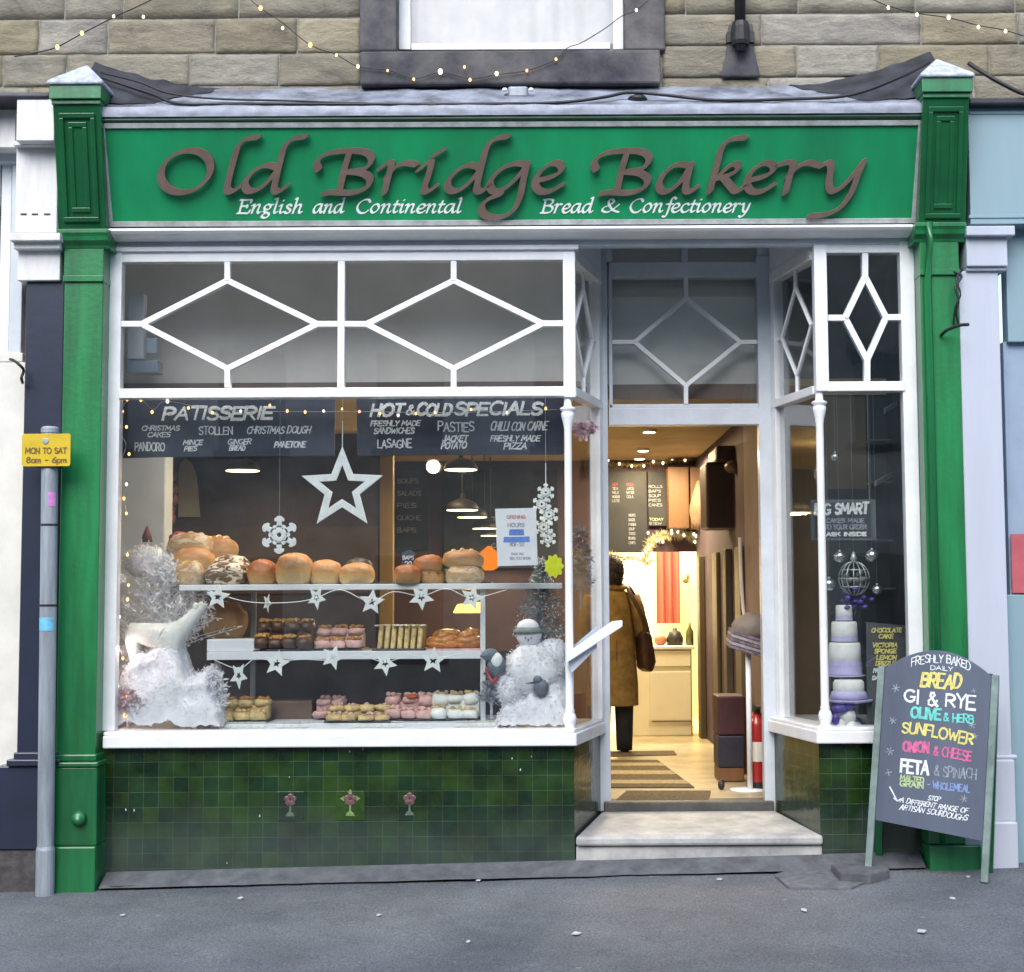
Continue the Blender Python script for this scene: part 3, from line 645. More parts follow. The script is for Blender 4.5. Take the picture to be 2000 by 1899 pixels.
# upper window with dressed stone surround
sj = MB(); pbox(sj, 705, 776, -1200, 100, YW - .035, YW + .2); sj.build('window_jamb', M['stonejamb'], bld, bev=.012)
sj = MB(); pbox(sj, 1214, 1292, -1200, 98, YW - .035, YW + .2); sj.build('window_jamb', M['stonejamb'], bld, bev=.012)
sj = MB(); pbox(sj, 703, 1290, 98, 164, YW - .085, YW + .25); sj.build('window_sill', M['stonejamb'], bld, bev=.012)
sj = MB().box(WX0, WX1, YW - .035, YW + .2, WTOP, WTOP + .22); sj.build('window_lintel', M['stonejamb'], bld, bev=.012)
uw = MB(); YU = YW + .11
pbox(uw, 776, 803, -1150, 97, YU, YU + .06); pbox(uw, 1192, 1214, -1150, 97, YU, YU + .06); pbox(uw, 803, 1192, 84, 97, YU, YU + .06)
pbox(uw, 803, 1192, -620, -600, YU, YU + .06)
up = uw.build('window', M['white'], bld, bev=.004)
g_ = MB(); pbox(g_, 800, 1195, -1150, 86, YU + .025, YU + .031); g_.build('pane', M['glassup'], up)
cu = MB(); x0, x1 = XX(780, 40, YU), XX(1212, 40, YU); z0, z1 = ZZ(1000, 99, YU), zsill + 1.7
cu.grid(lambda u, v: (x0 + (x1 - x0) * u, YU + .16 + .018 * math.sin(u * 44 + 2 * math.sin(u * 9)), z0 + (z1 - z0) * v), 120, 2)
cu.build('net_curtain', pbr('net_curtain_cloth', (.66, .62, .56), .9, .08, 6., 0), up, smooth=True)
rb = MB(); rb.box(LEFT, RIGHT, .5, .6, 3.70, ztop); rb.box(LEFT, RIGHT, .02, 7.6, ztop, ztop + .2); rb.build('roof_eave', M['brownstone'], bld)

# rainwater pipe on the wall
dp = MB(); px0, px1 = 1437, 1458
c = at(1446, 60, YW - .07)
dp.tube([(c.x, c.y, ztop), (c.x, c.y, ZZ(1446, 100, YW - .07))], .03, 14)
dpo = tag(dp.build('drainpipe', M['iron'], smooth=True), 'black iron pipe stub against the stone wall right of the upper window', 'drainpipe')
db = MB(); db.lathe([(.045, 0), (.052, .02), (.052, .1), (.046, .13)], (c.x, c.y, ZZ(1446, 98, YW)), 14); pbox(db, 1420, 1474, 62, 82, YW - .045, YW)
db.build('pipe_socket', M['iron'], dpo, smooth=False)
sn = MB(); sn.prism([at(x, y, YW - .03) for x, y in ((1424, 46), (1470, 44), (1474, 98), (1486, 150), (1408, 150), (1420, 96))], (0, .03, 0)); sn.build('backing_stone', M['stonejamb'], dpo, bev=.012)

# ------------------------------------------------------------------ neighbours
nl = thing('neighbouring_shopfront', 'white and navy shopfront adjoining on the left', 'shopfront', (XX(60, 1700, 0), 0, 0))
Yn = -.03
q = MB(); pbox(q, 32, 106, 190, 275, Yn - .2, .14); pbox(q, 40, 98, 186, 190, Yn - .2, .14); q.build('console_block', M['whitedull'], nl, bev=.006)
q = MB(); pbox(q, 30, 112, 283, 455, Yn - .09, .14); q.build('console', M['whitedull'], nl, bev=.006)
q = MB(); pbox(q, 26, 112, 275, 284, Yn - .14, .14); q.build('console_bead', M['whitedull'], nl, bev=.003)
q = MB()
for x in (46, 68, 92): q = MB(); pbox(q, x - 6, x + 6, 417, 420, Yn - .0925, Yn - .08); q.build('vent_slot', M['iron'], nl)
q = MB(); pbox(q, 18, 117, 455, 470, Yn - .12, .14); pbox(q, 26, 117, 470, 486, Yn - .08, .14); pbox(q, 34, 117, 486, 548, Yn - .03, .14); q.build('capital', M['whitedull'], nl, bev=.005)
q = MB(); pbox(q, 42, 117, 548, 1492, Yn, .14); q.build('pilaster', M['navy'], nl, bev=.005)
q = MB(); pbox(q, 12, 117, 1484, 1497, Yn - .08, .14); pbox(q, 26, 117, 1470, 1484, Yn - .04, .14); pbox(q, -10, 104, 1497, 1660, Yn - .06, .14); q.build('base', M['navy'], nl, bev=.006)
q = MB(); pbox(q, -260, 117, 1660, 1790, Yn - .05, .14); q.build('plinth', M['brownstone'], nl, bev=.01)
q = MB(); pbox(q, -700, 30, 198, 290, Yn - .05, .14); q.build('fascia', M['whitedull'], nl, bev=.004)
q = MB(); pbox(q, 0, 20, 318, 690, .10, .2); pbox(q, -330, -240, 318, 1500, .1, .2); pbox(q, -240, 0, 318, 400, .1, .2); q.build('window_frame', M['white'], nl, bev=.004)
q = MB(); pbox(q, -330, 42, 286, 318, .04, .2); pbox(q, 20, 44, 318, 700, .07, .2); q.build('reveal', M['greypaint'], nl, bev=.004)
q = MB(); pbox(q, -330, 44, 690, 708, .06, .2); pbox(q, -40, 42, 708, 1500, .06, .16); q.build('door_post', M['cream'], nl, bev=.005)
q = MB(); pbox(q, -240, 0, 400, 690, .15, .156); q.build('pane', M['glass'], nl)
q = MB(); pbox(q, -330, 20, 318, 1500, 1.2, 1.3); q.build('interior_wall', M['ceilwhite'], nl)
q = MB(); pbox(q, -700, -330, 300, 1700, .0, .2); pbox(q, -330, -40, 1330, 1700, .08, .2); q.build('side_panel', M['cream'], nl, bev=.004)
br = MB(); y0 = Yn - .02
br.tube(crom([at(20, 702, y0), at(28, 705, y0 - .06), at(40, 715, y0 - .07), at(46, 724, y0 - .03), at(42, 738, y0 - .06), at(44, 748, y0)]), .008, 8)
br.build('iron_hook', M['iron'], nl, smooth=True)
q = MB(); pbox(q, -700, 100, 180, 197, -.24, .12); q.build('lead_capping', M['leaddark'], nl, bev=.02)

nr = thing('neighbouring_shopfront', 'pale blue and lavender shopfront adjoining on the right', 'shopfront', (XX(1930, 1650, 0), 0, 0))
q = MB(); pbox(q, 1893, 2700, 200, 436, -.10, .12); q.build('fascia', M['paleblue'], nr, bev=.004)
q = MB(); pbox(q, 1893, 2700, 214, 221, -.106, -.09); pbox(q, 1893, 2700, 418, 424, -.106, -.09); q.build('fascia_bead', M['paleblue'], nr, bev=.002)
q = MB(); pbox(q, 1888, 1983, 441, 460, -.13, .14); pbox(q, 1888, 1968, 460, 520, -.09, .14); pbox(q, 1888, 1966, 520, 529, -.07, .14); q.build('capital', M['lavender'], nr, bev=.006)
q = MB(); pbox(q, 1884, 1963, 529, 1475, -.05, .14); q.build('pilaster', M['lavender'], nr, bev=.006)
q = MB(); pbox(q, 1884, 1988, 1475, 1484, -.07, .14); pbox(q, 1884, 1984, 1484, 1606, -.08, .14); pbox(q, 1884, 1990, 1606, 1720, -.10, .14); q.build('base', M['lavender'], nr, bev=.01)
for a_, b_ in ((436, 666), (1160, 1700)): q = MB(); pbox(q, 1966, 2700, a_, b_, .02, .12); q.build('window_panel', M['paleblue'], nr, bev=.004)
q = MB(); pbox(q, 1966, 2700, 666, 1160, .06, .12); q.build('shutter', M['bluegrey'], nr)
q = MB(); pbox(q, 1976, 2110, 1043, 1158, .035, .042); po = q.build('poster', pbr('faded_red_poster', (.45, .10, .12), .6, .08, 8., 0), nr)
q = MB(); pbox(q, 1893, 2700, 188, 202, -.16, .12); q.build('lead_capping', M['leaddark'], nr, bev=.01)

# ------------------------------------------------------------------ the bakery shopfront
sf = thing('shopfront', 'green and white bakery shopfront with recessed doorway and tiled base', 'shopfront', (XX(1000, 1690, 0), 0, .0))
YF = .06                       # face of the window framing
Yd = .75                       # face of the door framing
# fascia plane
YB, YT = -.01, -.19
fb = Vector((0, YB, ZZ(1000, 438, YB))); ft = Vector((0, YT, ZZ(1000, 238, YT)))
fv = (ft - fb).normalized(); fn = Vector((0, -fv.z, fv.y))
def fp(px, py, out=0.): return on_plane(px, py, fb, fn) + fn * out
# pilasters
def pilaster(x0, x1, sx0, sx1, tops, name_extra=None):
    """x0..x1 shaft, pixel columns at y=900"""
    a0, a1 = XX(x0, 900, -.06), XX(x1, 900, -.06)
    zcap = lambda y: ZZ((x0 + x1) / 2, y, -.06)
    dy = tops
    p = MB().box(a0, a1, -.06, .12, zcap(1480 + dy), zcap(545 + dy)).build('pilaster', M['green'], sf, bev=.006)
    c = MB(); e = .0
    c.box(a0 - .004, a1 + .004, -.075, .12, zcap(548 + dy), zcap(536 + dy))
    c.box(a0 - .001, a1 + .001, -.068, .12, zcap(536 + dy), zcap(484 + dy))
    prof = [(-.068, 484), (-.075, 478), (-.1, 470), (-.105, 462), (-.115, 456), (-.115, 449), (-.06, 447)]
    pts = [(y, zcap(v + dy)) for y, v in prof]
    poly = [(a0 - .035, y, z) for y, z in pts] + [(a0 - .035, .12, pts[-1][1]), (a0 - .035, .12, pts[0][1])]
    c.prism(poly, (a1 - a0 + .07, 0, 0)); c.build('capital', M['green'], p, bev=.003)
    b = MB(); gb = min(gz(a0, 0), gz(a1, 0)) - .1
    b.box(a0 - .038, a1 + .024, -.098, .12, zcap(1650 + dy * .2), zcap(1494 + dy))
    b.box(a0 - .03, a1 + .03, -.11, .12, zcap(1494 + dy), zcap(1484 + dy)); b.box(a0 - .012, a1 + .012, -.08, .12, zcap(1484 + dy), zcap(1470 + dy))
    b.box(a0 - .038, a1 + .026, -.118, .12, gb, zcap(1650 + dy * .2)); b.build('pedestal', M['green'], p, bev=.008)
    return p, a0, a1, zcap
def console(px0, px1, qx0, qx1, ytop, ybot, ycap, apex, p):
    """tilted console head: pixel edges at its top and foot, then the pyramid cap"""
    Yt, Yb = -.27, -.085
    x0, x1 = XX(qx0, ybot, Yb), XX(qx1, ybot, Yb); t0, t1 = XX(px0, ytop, Yt), XX(px1, ytop, Yt)
    mx = (px0 + px1) / 2; zb, zt = ZZ(mx, ybot, Yb), ZZ(mx, ytop, Yt)
    f = lambda u, v, o=0.: Vector((x0 + (x1 - x0) * u + ((t0 - x0) * (1 - u) + (t1 - x1) * u) * v, Yb + (Yt - Yb) * v - o, zb + (zt - zb) * v))
    c = MB(); bk = lambda u, v: Vector((f(u, v).x, .12, f(u, v).z))
    c.hexa([f(0, 0), f(1, 0), bk(1, 0), bk(0, 0), f(0, 1), f(1, 1), bk(1, 1), bk(0, 1)])
    h = c.build('console', M['dgreen'], p, bev=.004)
    m = MB()
    def rim(u0, u1, v0, v1, w, o):
        wv = w * (x1 - x0) / (zt - zb)
        for a, b, cc, d in ((u0, u1, v0, v0 + wv), (u0, u1, v1 - wv, v1), (u0, u0 + w, v0 + wv, v1 - wv), (u1 - w, u1, v0 + wv, v1 - wv)):
            m.hexa([f(a, cc, o), f(b, cc, o), f(b, cc), f(a, cc), f(a, d, o), f(b, d, o), f(b, d), f(a, d)])
    rim(.12, .88, .05, .93, .10, .014); rim(.30, .70, .13, .86, .10, .008)
    m.build('panel_moulding', M['dgreen'], h, bev=.004)
    # neck and cap block
    k = MB(); e = .012
    z2 = ZZ(mx, ycap + 4, Yt); z1 = ZZ(mx, ytop - 0, Yt)
    k.box(t0 - .004, t1 + .004, Yt - .012, .1, z1 + .0005, z1 + (z2 - z1) * .25); k.box(t0 - e, t1 + e, Yt - .03, .1, z1 + (z2 - z1) * .25, z2)
    k.build('cap_block', M['green'], h, bev=.004)
    za = ZZ(apex[0], apex[1], Yt + .13); cx = (t0 + t1) / 2; o = .022
    y0, y1 = Yt - .045, .1
    k = MB().add([(t0 - o, y0, z2 + .002), (t1 + o, y0, z2 + .002), (t1 + o, y1, z2 + .002), (t0 - o, y1, z2 + .002),
                  (t0 - o, y0, z2 + .022), (t1 + o, y0, z2 + .022), (t1 + o, y1, z2 + .022), (t0 - o, y1, z2 + .022), (cx, (y0 + y1) / 2, za)],
                 [(3, 2, 1, 0), (0, 1, 5, 4), (1, 2, 6, 5), (2, 3, 7, 6), (3, 0, 4, 7), (4, 5, 8), (5, 6, 8), (6, 7, 8), (7, 4, 8)])
    k.build('pyramid_cap', M['frost'], h, bev=.008)
    return t0, t1
pl, a0, a1, zl = pilaster(119, 196, 0, 0, 3)
console(103, 196, 115, 207, 205, 447, 166, (152, 122), pl)
kb = MB(); c = at(155, 1598, -.098); kb.lathe([(.0, 0), (.03, .002), (.04, .016), (.034, .03), (.018, .04), (0, .042)], (0, 0, 0), 18)
rot = Matrix.Rotation(R(90), 3, 'X'); kb.v = [rot @ v + c for v in kb.v]; kb.build('boss', M['green'], pl, smooth=True)
pr, b0, b1, zr_ = pilaster(1806, 1882, 0, 0, -10)
console(1803, 1893, 1794, 1886, 192, 440, 152, (1848, 110), pr)
cd = MB(); xx = XX(1821, 900, -.085); cd.tube([(xx, -.085, gz(xx, 0)), (xx, -.085, zr_(552)), (xx, -.14, zr_(480)), (xx, -.145, zr_(442))], .021, 12)
cd.build('conduit', M['green'], pr, smooth=True)

# lead roof over the fascia
lx0, lx1 = XX(196, 210, -.2), XX(1803, 205, -.2); zL = ZZ(1000, 207, -.22); zW = ZZ(1000, 172, YW)
def leadf(u, v):
    x = lx0 + (lx1 - lx0) * u; d0 = (x - lx0); d1 = (lx1 - x)
    hump = 0.
    nz = .012 * mnoise.noise(Vector((x * 4, v * 3, 1))) + .006 * mnoise.noise(Vector((x * 14, v * 6, 5)))
    return (x, -.225 + (.225 + YW - .005) * v, zL + (zW - zL) * v + hump * min(1, v * 1.4) ** 1.1 * (1 if v > .1 else .8) + nz * (1 if 0 < v else .4))
MB().grid(leadf, 220, 14).build('lead_roof', M['lead'], sf, smooth=True)
for side in (0, 1):            # dark flashing sheet swept up behind each pyramid cap
    def hf(u, v):
        wdt = (.66 if side == 0 else .72) * (.62 + .5 * v + .10 * mnoise.noise(Vector((v * 5, side * 7., 2)))); d = wdt * u; x = (lx0 - .13 + d) if side == 0 else (lx1 + .13 - d)
        y = -.16 + (.27) * v; e = leadf(max(0, min(1, (x - lx0) / (lx1 - lx0))), max(0, min(1, (y + .225) / (.22 + YW))))[2]
        h = (.155 if side == 0 else .19) * (1 - u) ** 1.5 * (.45 + .55 * v ** .7) * (1 - .25 * u)
        return (x, y, e + .003 + .006 * (1 - u) + h * min(1, v * 3 + .15) + .010 * mnoise.noise(Vector((x * 12, v * 5, 4))) * min(1, v * 4))
    MB().grid(hf, 40, 14).build('flashing_sheet', M['leaddark'], sf, smooth=True)
lf = MB()
zr0 = ZZ(1000, 225, -.225)
lf.grid(lambda u, v: (lx0 + (lx1 - lx0) * u, -.228 - .004 * math.sin(v * 3) - .004 * mnoise.noise(Vector((u * 40, v * 2, 3))), zr0 + (leadf(u, 0)[2] + .002 - zr0) * v), 220, 4)
lf.build('lead_drip', M['leadpale'], sf, smooth=True)
# cornice moulding in green under the lead
q = MB(); z0, z1 = ft.z + .0, zr0 + .004
q.prism([(lx0 + .0, -.215, z1), (lx0, -.215, z1 - .018), (lx0, -.205, z1 - .022), (lx0, -.20, z0 + .012), (lx0, -.19, z0 - .004), (lx0, .1, z0 - .004), (lx0, .1, z1)], (lx1 - lx0, 0, 0))
q.build('cornice', M['dgreen'], sf, bev=.002)
# moulding, frieze and soffit under the fascia
q = MB(); zb = fb.z; fx0, fx1 = a1 + .002, b0 - .002
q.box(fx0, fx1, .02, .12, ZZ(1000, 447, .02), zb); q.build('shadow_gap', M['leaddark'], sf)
q = MB(); q.prism([(fx0, y, ZZ(1000, p, -.03)) for y, p in ((.06, 444.5), (-.06, 445), (-.065, 450), (-.05, 455), (-.01, 459), (.03, 462), (.06, 462))], (fx1 - fx0, 0, 0)); q.build('white_cornice', M['white'], sf, bev=.003)
q = MB(); q.box(fx0, fx1, .062, .12, ZZ(1000, 482, .062), ZZ(1000, 462, .062)); q.build('frieze', M['greypaint'], sf, bev=.003)

# ---- windows
def window(label): return MB().build('x', M['white'])
fx = MB(); Yg = YF + .035
pbox(fx, 204, 231, 480, 1428, YF, YF + .07)            # left stile
pbox(fx, 231, 1122, 488, 510, YF + .006, YF + .07)       # head
pbox(fx, 204, 1130, 480, 489, YF - .016, YF + .06)
pbox(fx, 231, 1102, 757, 776, YF - .010, YF + .07)       # transom
pbox(fx, 1100, 1124, 492, 776, YF - .004, YF + .075)
pbox(fx, 659, 673, 510, 757, YF + .004, YF + .06)
win = fx.build('display_window', M['white'], sf, bev=.004)
def diamond(mb, t, l, b, r, x0, x1, y0, y1, w, Y0, Y1):
    for a, c in ((t, l), (t, r), (b, l), (b, r), ((t[0], y0), t), (b, (b[0], y1)), ((x0, l[1]), l), (r, (x1, r[1]))): pbar(mb, a, c, w, Y0, Y1)
gb = MB(); diamond(gb, (444, 548), (276, 633), (444, 720), (620, 633), 231, 660, 510, 757, 11.5, YF + .012, YF + .05)
diamond(gb, (886, 548), (716, 633), (886, 720), (1060, 632), 672, 1102, 510, 757, 11.5, YF + .012, YF + .05)
gb.build('glazing_bars', M['white'], win, bev=.002)
g_ = MB(); pbox(g_, 229, 1104, 508, 760, Yg, Yg + .005); g_.build('clerestory_pane', M['glass'], win)
g_ = MB(); pbox(g_, 228, 1110, 774, 1428, Yg, Yg + .005); g_.build('pane', M['glass'], win)
def colonnette(px, y0, y1, parent, Y):
    c = at(px, (y0 + y1) / 2, Y); s = S(Y); z0, z1 = ZZ(px, y1, Y), ZZ(px, y0, Y); H = z1 - z0; r = 7.6 * s
    prof = [(14 * s, 0), (14 * s, 8 * s), (9 * s, 12 * s), (12.5 * s, 20 * s), (13.5 * s, 28 * s), (11 * s, 36 * s), (8.5 * s, 40 * s), (10 * s, 43 * s), (8 * s, 47 * s), (r * 1.06, 60 * s)]
    for t in (.2, .4, .6, .8): prof.append((r * (1.06 - .1 * t), 60 * s + (H - 130 * s) * t))
    h = H - 64 * s
    prof += [(r, h), (9.5 * s, h + 12 * s), (12.5 * s, h + 24 * s), (13.5 * s, h + 32 * s), (11 * s, h + 36 * s), (15.5 * s, h + 39 * s), (15.5 * s, h + 42 * s), (8 * s, h + 46 * s), (7 * s, H)]
    return MB().lathe(prof, (c.x, Y, z0), 20).build('colonnette', M['white'], parent, smooth=True)
colonnette(1111, 776, 1432, win, YF + .03)
# sill: front run and return to the door
def sillrun(mb, A, B, z0, z1, proj):   # A,B outer corners in XY (front face line), profile with a nosing
    pass
zs0, zs1 = ZZ(660, 1460, .0), ZZ(660, 1428, .0)
SLx0, SLx1 = XX(200, 1440, .0), XX(1126, 1440, .02)
C1 = Vector((XX(1121, 1440, YF), .05, 0)); D1 = Vector((XX(1172, 1420, Yd), Yd, 0))
q = MB(); q.prism([(SLx0, -.0, zs0), (SLx1, -.0, zs0), (D1.x + .035, Yd - .002, zs0), (D1.x - .05, Yd - .002, zs0), (C1.x - .07, .14, zs0), (SLx0, .14, zs0)], (0, 0, zs1 - zs0 - .02))
q.prism([(SLx0, .012, zs1 - .0205), (SLx1 - .012, .012, zs1 - .0205), (D1.x + .025, Yd - .003, zs1 - .0205), (D1.x - .05, Yd - .003, zs1 - .0205), (C1.x - .07, .14, zs1 - .0205), (SLx0, .14, zs1 - .0205)], (0, 0, .0205))
q.build('sill', M['white'], win, bev=.007)
# return window beside the doorway
zrec = ZZ(1340, 466, Yd)
def return_window(A, B, zt0, zt1, zs, zh, sign, pane_top, nm):
    """A front corner, B door corner (XY). zt0..zt1 transom, zs sill top, zh head"""
    d = (B - A); L = d.length; d.normalize(); nrm = Vector((-d.y, d.x, 0)) * sign
    P = lambda t, z, o=0.: Vector((A.x + d.x * L * t, A.y + d.y * L * t, z)) + nrm * o
    def slab(mb, t0, t1, z0, z1, o0, o1): mb.hexa([P(t0, z0, o0), P(t1, z0, o0), P(t1, z0, o1), P(t0, z0, o1), P(t0, z1, o0), P(t1, z1, o0), P(t1, z1, o1), P(t0, z1, o1)])
    m = MB(); slab(m, .02, .99, zt0, zt1, -.035, .035); slab(m, .02, .99, zh - .05, zh + .02, -.035, .035)
    slab(m, .90, .995, zs, zh, -.03, .03); slab(m, .02, .99, zh + .021, zrec - .001, -.03, .03)
    o = m.build('return_window', M['white'], sf, bev=.004)
    g = MB(); zc = (zt1 + zh - .05) / 2; dz = (zh - .05 - zt1)
    for a, b in (((.48, zc + dz * .36), (.14, zc)), ((.48, zc + dz * .36), (.82, zc)), ((.48, zc - dz * .36), (.14, zc)), ((.48, zc - dz * .36), (.82, zc)),
                 ((.48, zc + dz * .36), (.48, zh - .05)), ((.48, zc - dz * .36), (.48, zt1)), ((.02, zc), (.14, zc)), ((.82, zc), (.9, zc))):
        g.tube([P(*a), P(*b)], .013, 6)
    g.build('glazing_bars', M['white'], o)
    g = MB(); slab(g, .03, .92, zs, zt0 + .01, -.0025, .0025); slab(g, .03, .92, zt1 - .01, zh - .04, -.0025, .0025); g.build('pane', M['glass'], o)
    return o
zt0, zt1 = ZZ(660, 776, YF), ZZ(660, 757, YF); zh = ZZ(1000, 488, YF)
return_window(Vector((XX(1114, 900, YF + .06), YF + .06, 0)), Vector((XX(1168, 900, Yd), Yd, 0)), zt0 + .01, zt1 + .005, zs1, zh, 1, 0, 'l')
# right-hand window
fx = MB()
pbox(fx, 1768, 1796, 470, 1424, YF, YF + .07); pbox(fx, 1592, 1617, 478, 764, YF - .004, YF + .075); pbox(fx, 1617, 1768, 745, 764, YF - .01, YF + .07)
pbox(fx, 1592, 1768, 470, 494, YF + .006, YF + .07)
wr = fx.build('display_window', M['white'], sf, bev=.004)
gb = MB(); diamond(gb, (1690, 540), (1651, 621), (1694, 703), (1731, 620), 1617, 1768, 494, 745, 12, YF + .012, YF + .05); gb.build('glazing_bars', M['white'], wr, bev=.002)
g_ = MB(); pbox(g_, 1612, 1772, 490, 748, Yg, Yg + .005); g_.build('clerestory_pane', M['glass'], wr)
g_ = MB(); pbox(g_, 1604, 1772, 762, 1428, Yg, Yg + .005); g_.build('pane', M['glass'], wr)
colonnette(1606, 764, 1426, wr, YF + .03)
zq0, zq1 = zs0 + .005, zs1 + .005
SRx0, SRx1 = XX(1594, 1440, .02), XX(1803, 1440, .0)
C2 = XX(1598, 1440, YF); D2 = XX(1512, 1420, Yd)
q = MB(); q.prism([(SRx0, 0, zq0), (SRx1, 0, zq0), (SRx1, .14, zq0), (C2 + .07, .14, zq0), (D2 + .05, Yd - .002, zq0), (D2 - .035, Yd - .002, zq0)], (0, 0, zq1 - zq0 - .02))
q.prism([(SRx0 + .012, .012, zq1 - .0205), (SRx1, .012, zq1 - .0205), (SRx1, .14, zq1 - .0205), (C2 + .07, .14, zq1 - .0205), (D2 + .05, Yd - .003, zq1 - .0205), (D2 - .025, Yd - .003, zq1 - .0205)], (0, 0, .0205))
q.build('sill', M['white'], wr, bev=.007)
return_window(Vector((XX(1603, 900, YF + .06), YF + .06, 0)), Vector((XX(1517, 900, Yd), Yd, 0)), zt0 + .01, zt1 + .005, zq1, zh, -1, 0, 'r')

# ---- stall risers
FZ = EZ - 1.2
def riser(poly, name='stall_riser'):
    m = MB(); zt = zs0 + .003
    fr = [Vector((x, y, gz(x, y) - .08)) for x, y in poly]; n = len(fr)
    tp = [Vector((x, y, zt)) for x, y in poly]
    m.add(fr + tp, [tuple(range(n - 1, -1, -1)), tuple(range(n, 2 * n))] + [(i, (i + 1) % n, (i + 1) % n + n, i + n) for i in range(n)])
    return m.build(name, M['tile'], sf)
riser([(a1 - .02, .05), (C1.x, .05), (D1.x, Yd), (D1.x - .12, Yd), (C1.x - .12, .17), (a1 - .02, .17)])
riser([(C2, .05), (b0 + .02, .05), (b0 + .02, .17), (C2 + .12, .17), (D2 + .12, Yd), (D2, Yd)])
ch = MB()
for x, y in ((683, 1468), (709, 1464), (1000, 1482), (1038, 1478), (565, 1518), (507, 1594), (1016, 1504), (443, 1686), (246, 1582), (262, 1583)):
    c = at(x, y, .049); a = rng.uniform(1.2, 2.4) * S(.05); t = rng.uniform(-.5, .5); ch.prism([(c.x - a * .5, .0492, c.z - a), (c.x + a * .6, .0492, c.z - a * .6), (c.x + a * .4 + t * a, .0492, c.z + a * 1.4), (c.x - a * .4 + t * a, .0492, c.z + a)], (0, .002, 0))
cho = ch.build('glaze_chips', M['litter'], sf); cho['kind'] = 'stuff'
# flower tiles
for (px, py, bright) in ((567, 1575, 0), (684, 1574, 1), (800, 1573, 0)):
    y = .05; c = at(px, py, y); s = S(y)
    ft_ = MB()
    if bright: ft_.box(c.x - 28 * s, c.x + 28 * s, y - .003, y + .01, c.z - 28 * s, c.z + 28 * s)
    else: ft_.box(c.x - 26 * s, c.x + 26 * s, y - .003, y + .01, c.z - 28 * s, c.z + 28 * s)
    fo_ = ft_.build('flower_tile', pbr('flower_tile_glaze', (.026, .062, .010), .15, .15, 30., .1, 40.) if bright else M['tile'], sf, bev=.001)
    f1 = MB()
    for k in range(5):
        g = 2 * math.pi * k / 5 + .3; q = c + Vector((math.cos(g) * 7 * s, -.004, 12 * s + math.sin(g) * 7 * s)); q.y = y - .004
        f1.blob(q, (6 * s, .003, 6 * s), sub=2)
    f1.build('blossom', pbr('pink_glaze_%d' % px, (.15, .085, .085), .2, .2, 60., 0), fo_, smooth=True)
    f2 = MB(); W_ = lambda dx, dy, o=.004: Vector((c.x + dx * s, y - o, c.z + dy * s))
    f2.prism([W_(-1.6, 5), W_(1.6, 5), W_(2, -14), W_(-2, -14)], (0, .003, 0)); f2.prism([W_(-9, -19, .0045), W_(9, -19, .0045), W_(6, -13, .0045), W_(0, -9, .0045), W_(-6, -13, .0045)], (0, .003, 0))
    if bright:
        f2.prism([W_(-20, 14, .0042), W_(-12, 9, .0042), W_(-9, 14, .0042), W_(-12, 19, .0042)], (0, .003, 0)); f2.prism([W_(20, 14, .0042), W_(12, 9, .0042), W_(9, 14, .0042), W_(12, 19, .0042)], (0, .003, 0)); f2.prism([W_(-4, 26, .0042), W_(0, 20, .0042), W_(4, 26, .0042), W_(0, 32, .0042)], (0, .003, 0))
    f2.build('stem', pbr('leaf_glaze_%d' % px, (.20, .30, .10) if bright else (.12, .17, .12), .2, .2, 60., 0), fo_)

# ---- door framing
dz0 = FZ
q = MB(); Yp = Yd
pbox(q, 1163, 1189, 500, 1585, Yp, Yp + .09); pbox(q, 1486, 1522, 500, 1585, Yp, Yp + .09)
pbox(q, 1189, 1486, 797, 830, Yp + .004, Yp + .09); pbox(q, 1189, 1486, 512, 541, Yp + .006, Yp + .09); pbox(q, 1189, 1196, 541, 797, Yp + .02, Yp + .08); pbox(q, 1479, 1486, 541, 797, Yp + .02, Yp + .08)
pbox(q, 1189, 1486, 789, 797.5, Yp + .02, Yp + .08)
pbox(q, 1163, 1522, 455, 480, Yp, Yp + .09); pbox(q, 1163, 1196, 480, 512, Yp + .01, Yp + .08); pbox(q, 1479, 1522, 480, 512, Yp + .01, Yp + .08); pbox(q, 1331, 1344, 480, 512, Yp + .012, Yp + .08)
dfm = q.build('door_frame', M['greypaint'], sf, bev=.004)
gb = MB(); diamond(gb, (1340, 583), (1240, 668), (1340, 753), (1446, 668), 1196, 1479, 541, 789, 8.5, Yp + .012, Yp + .06); gb.build('glazing_bars', M['white'], dfm, bev=.002)
g_ = MB(); pbox(g_, 1190, 1484, 536, 793, Yp + .045, Yp + .05); pbox(g_, 1190, 1484, 476, 516, Yp + .045, Yp + .05); g_.build('fanlight_pane', M['glass'], dfm)
# recess ceiling and threshold
q = MB(); zr1 = zrec
q.prism([(XX(1118, 480, .12), .119, zr1), (XX(1600, 480, .12), .119, zr1), (XX(1522, 480, Yd), Yd - .001, zr1), (XX(1163, 480, Yd), Yd - .001, zr1)], (0, 0, .05)); q.build('recess_soffit', M['greypaint'], sf)
q = MB(); pbox(q, 1180, 1512, 1566, 1590, Yd - .03, Yd + .12); q.build('threshold', pbr('worn_threshold', (.085, .085, .08), .5, .2, 8., .1, 40.), sf, bev=.006)

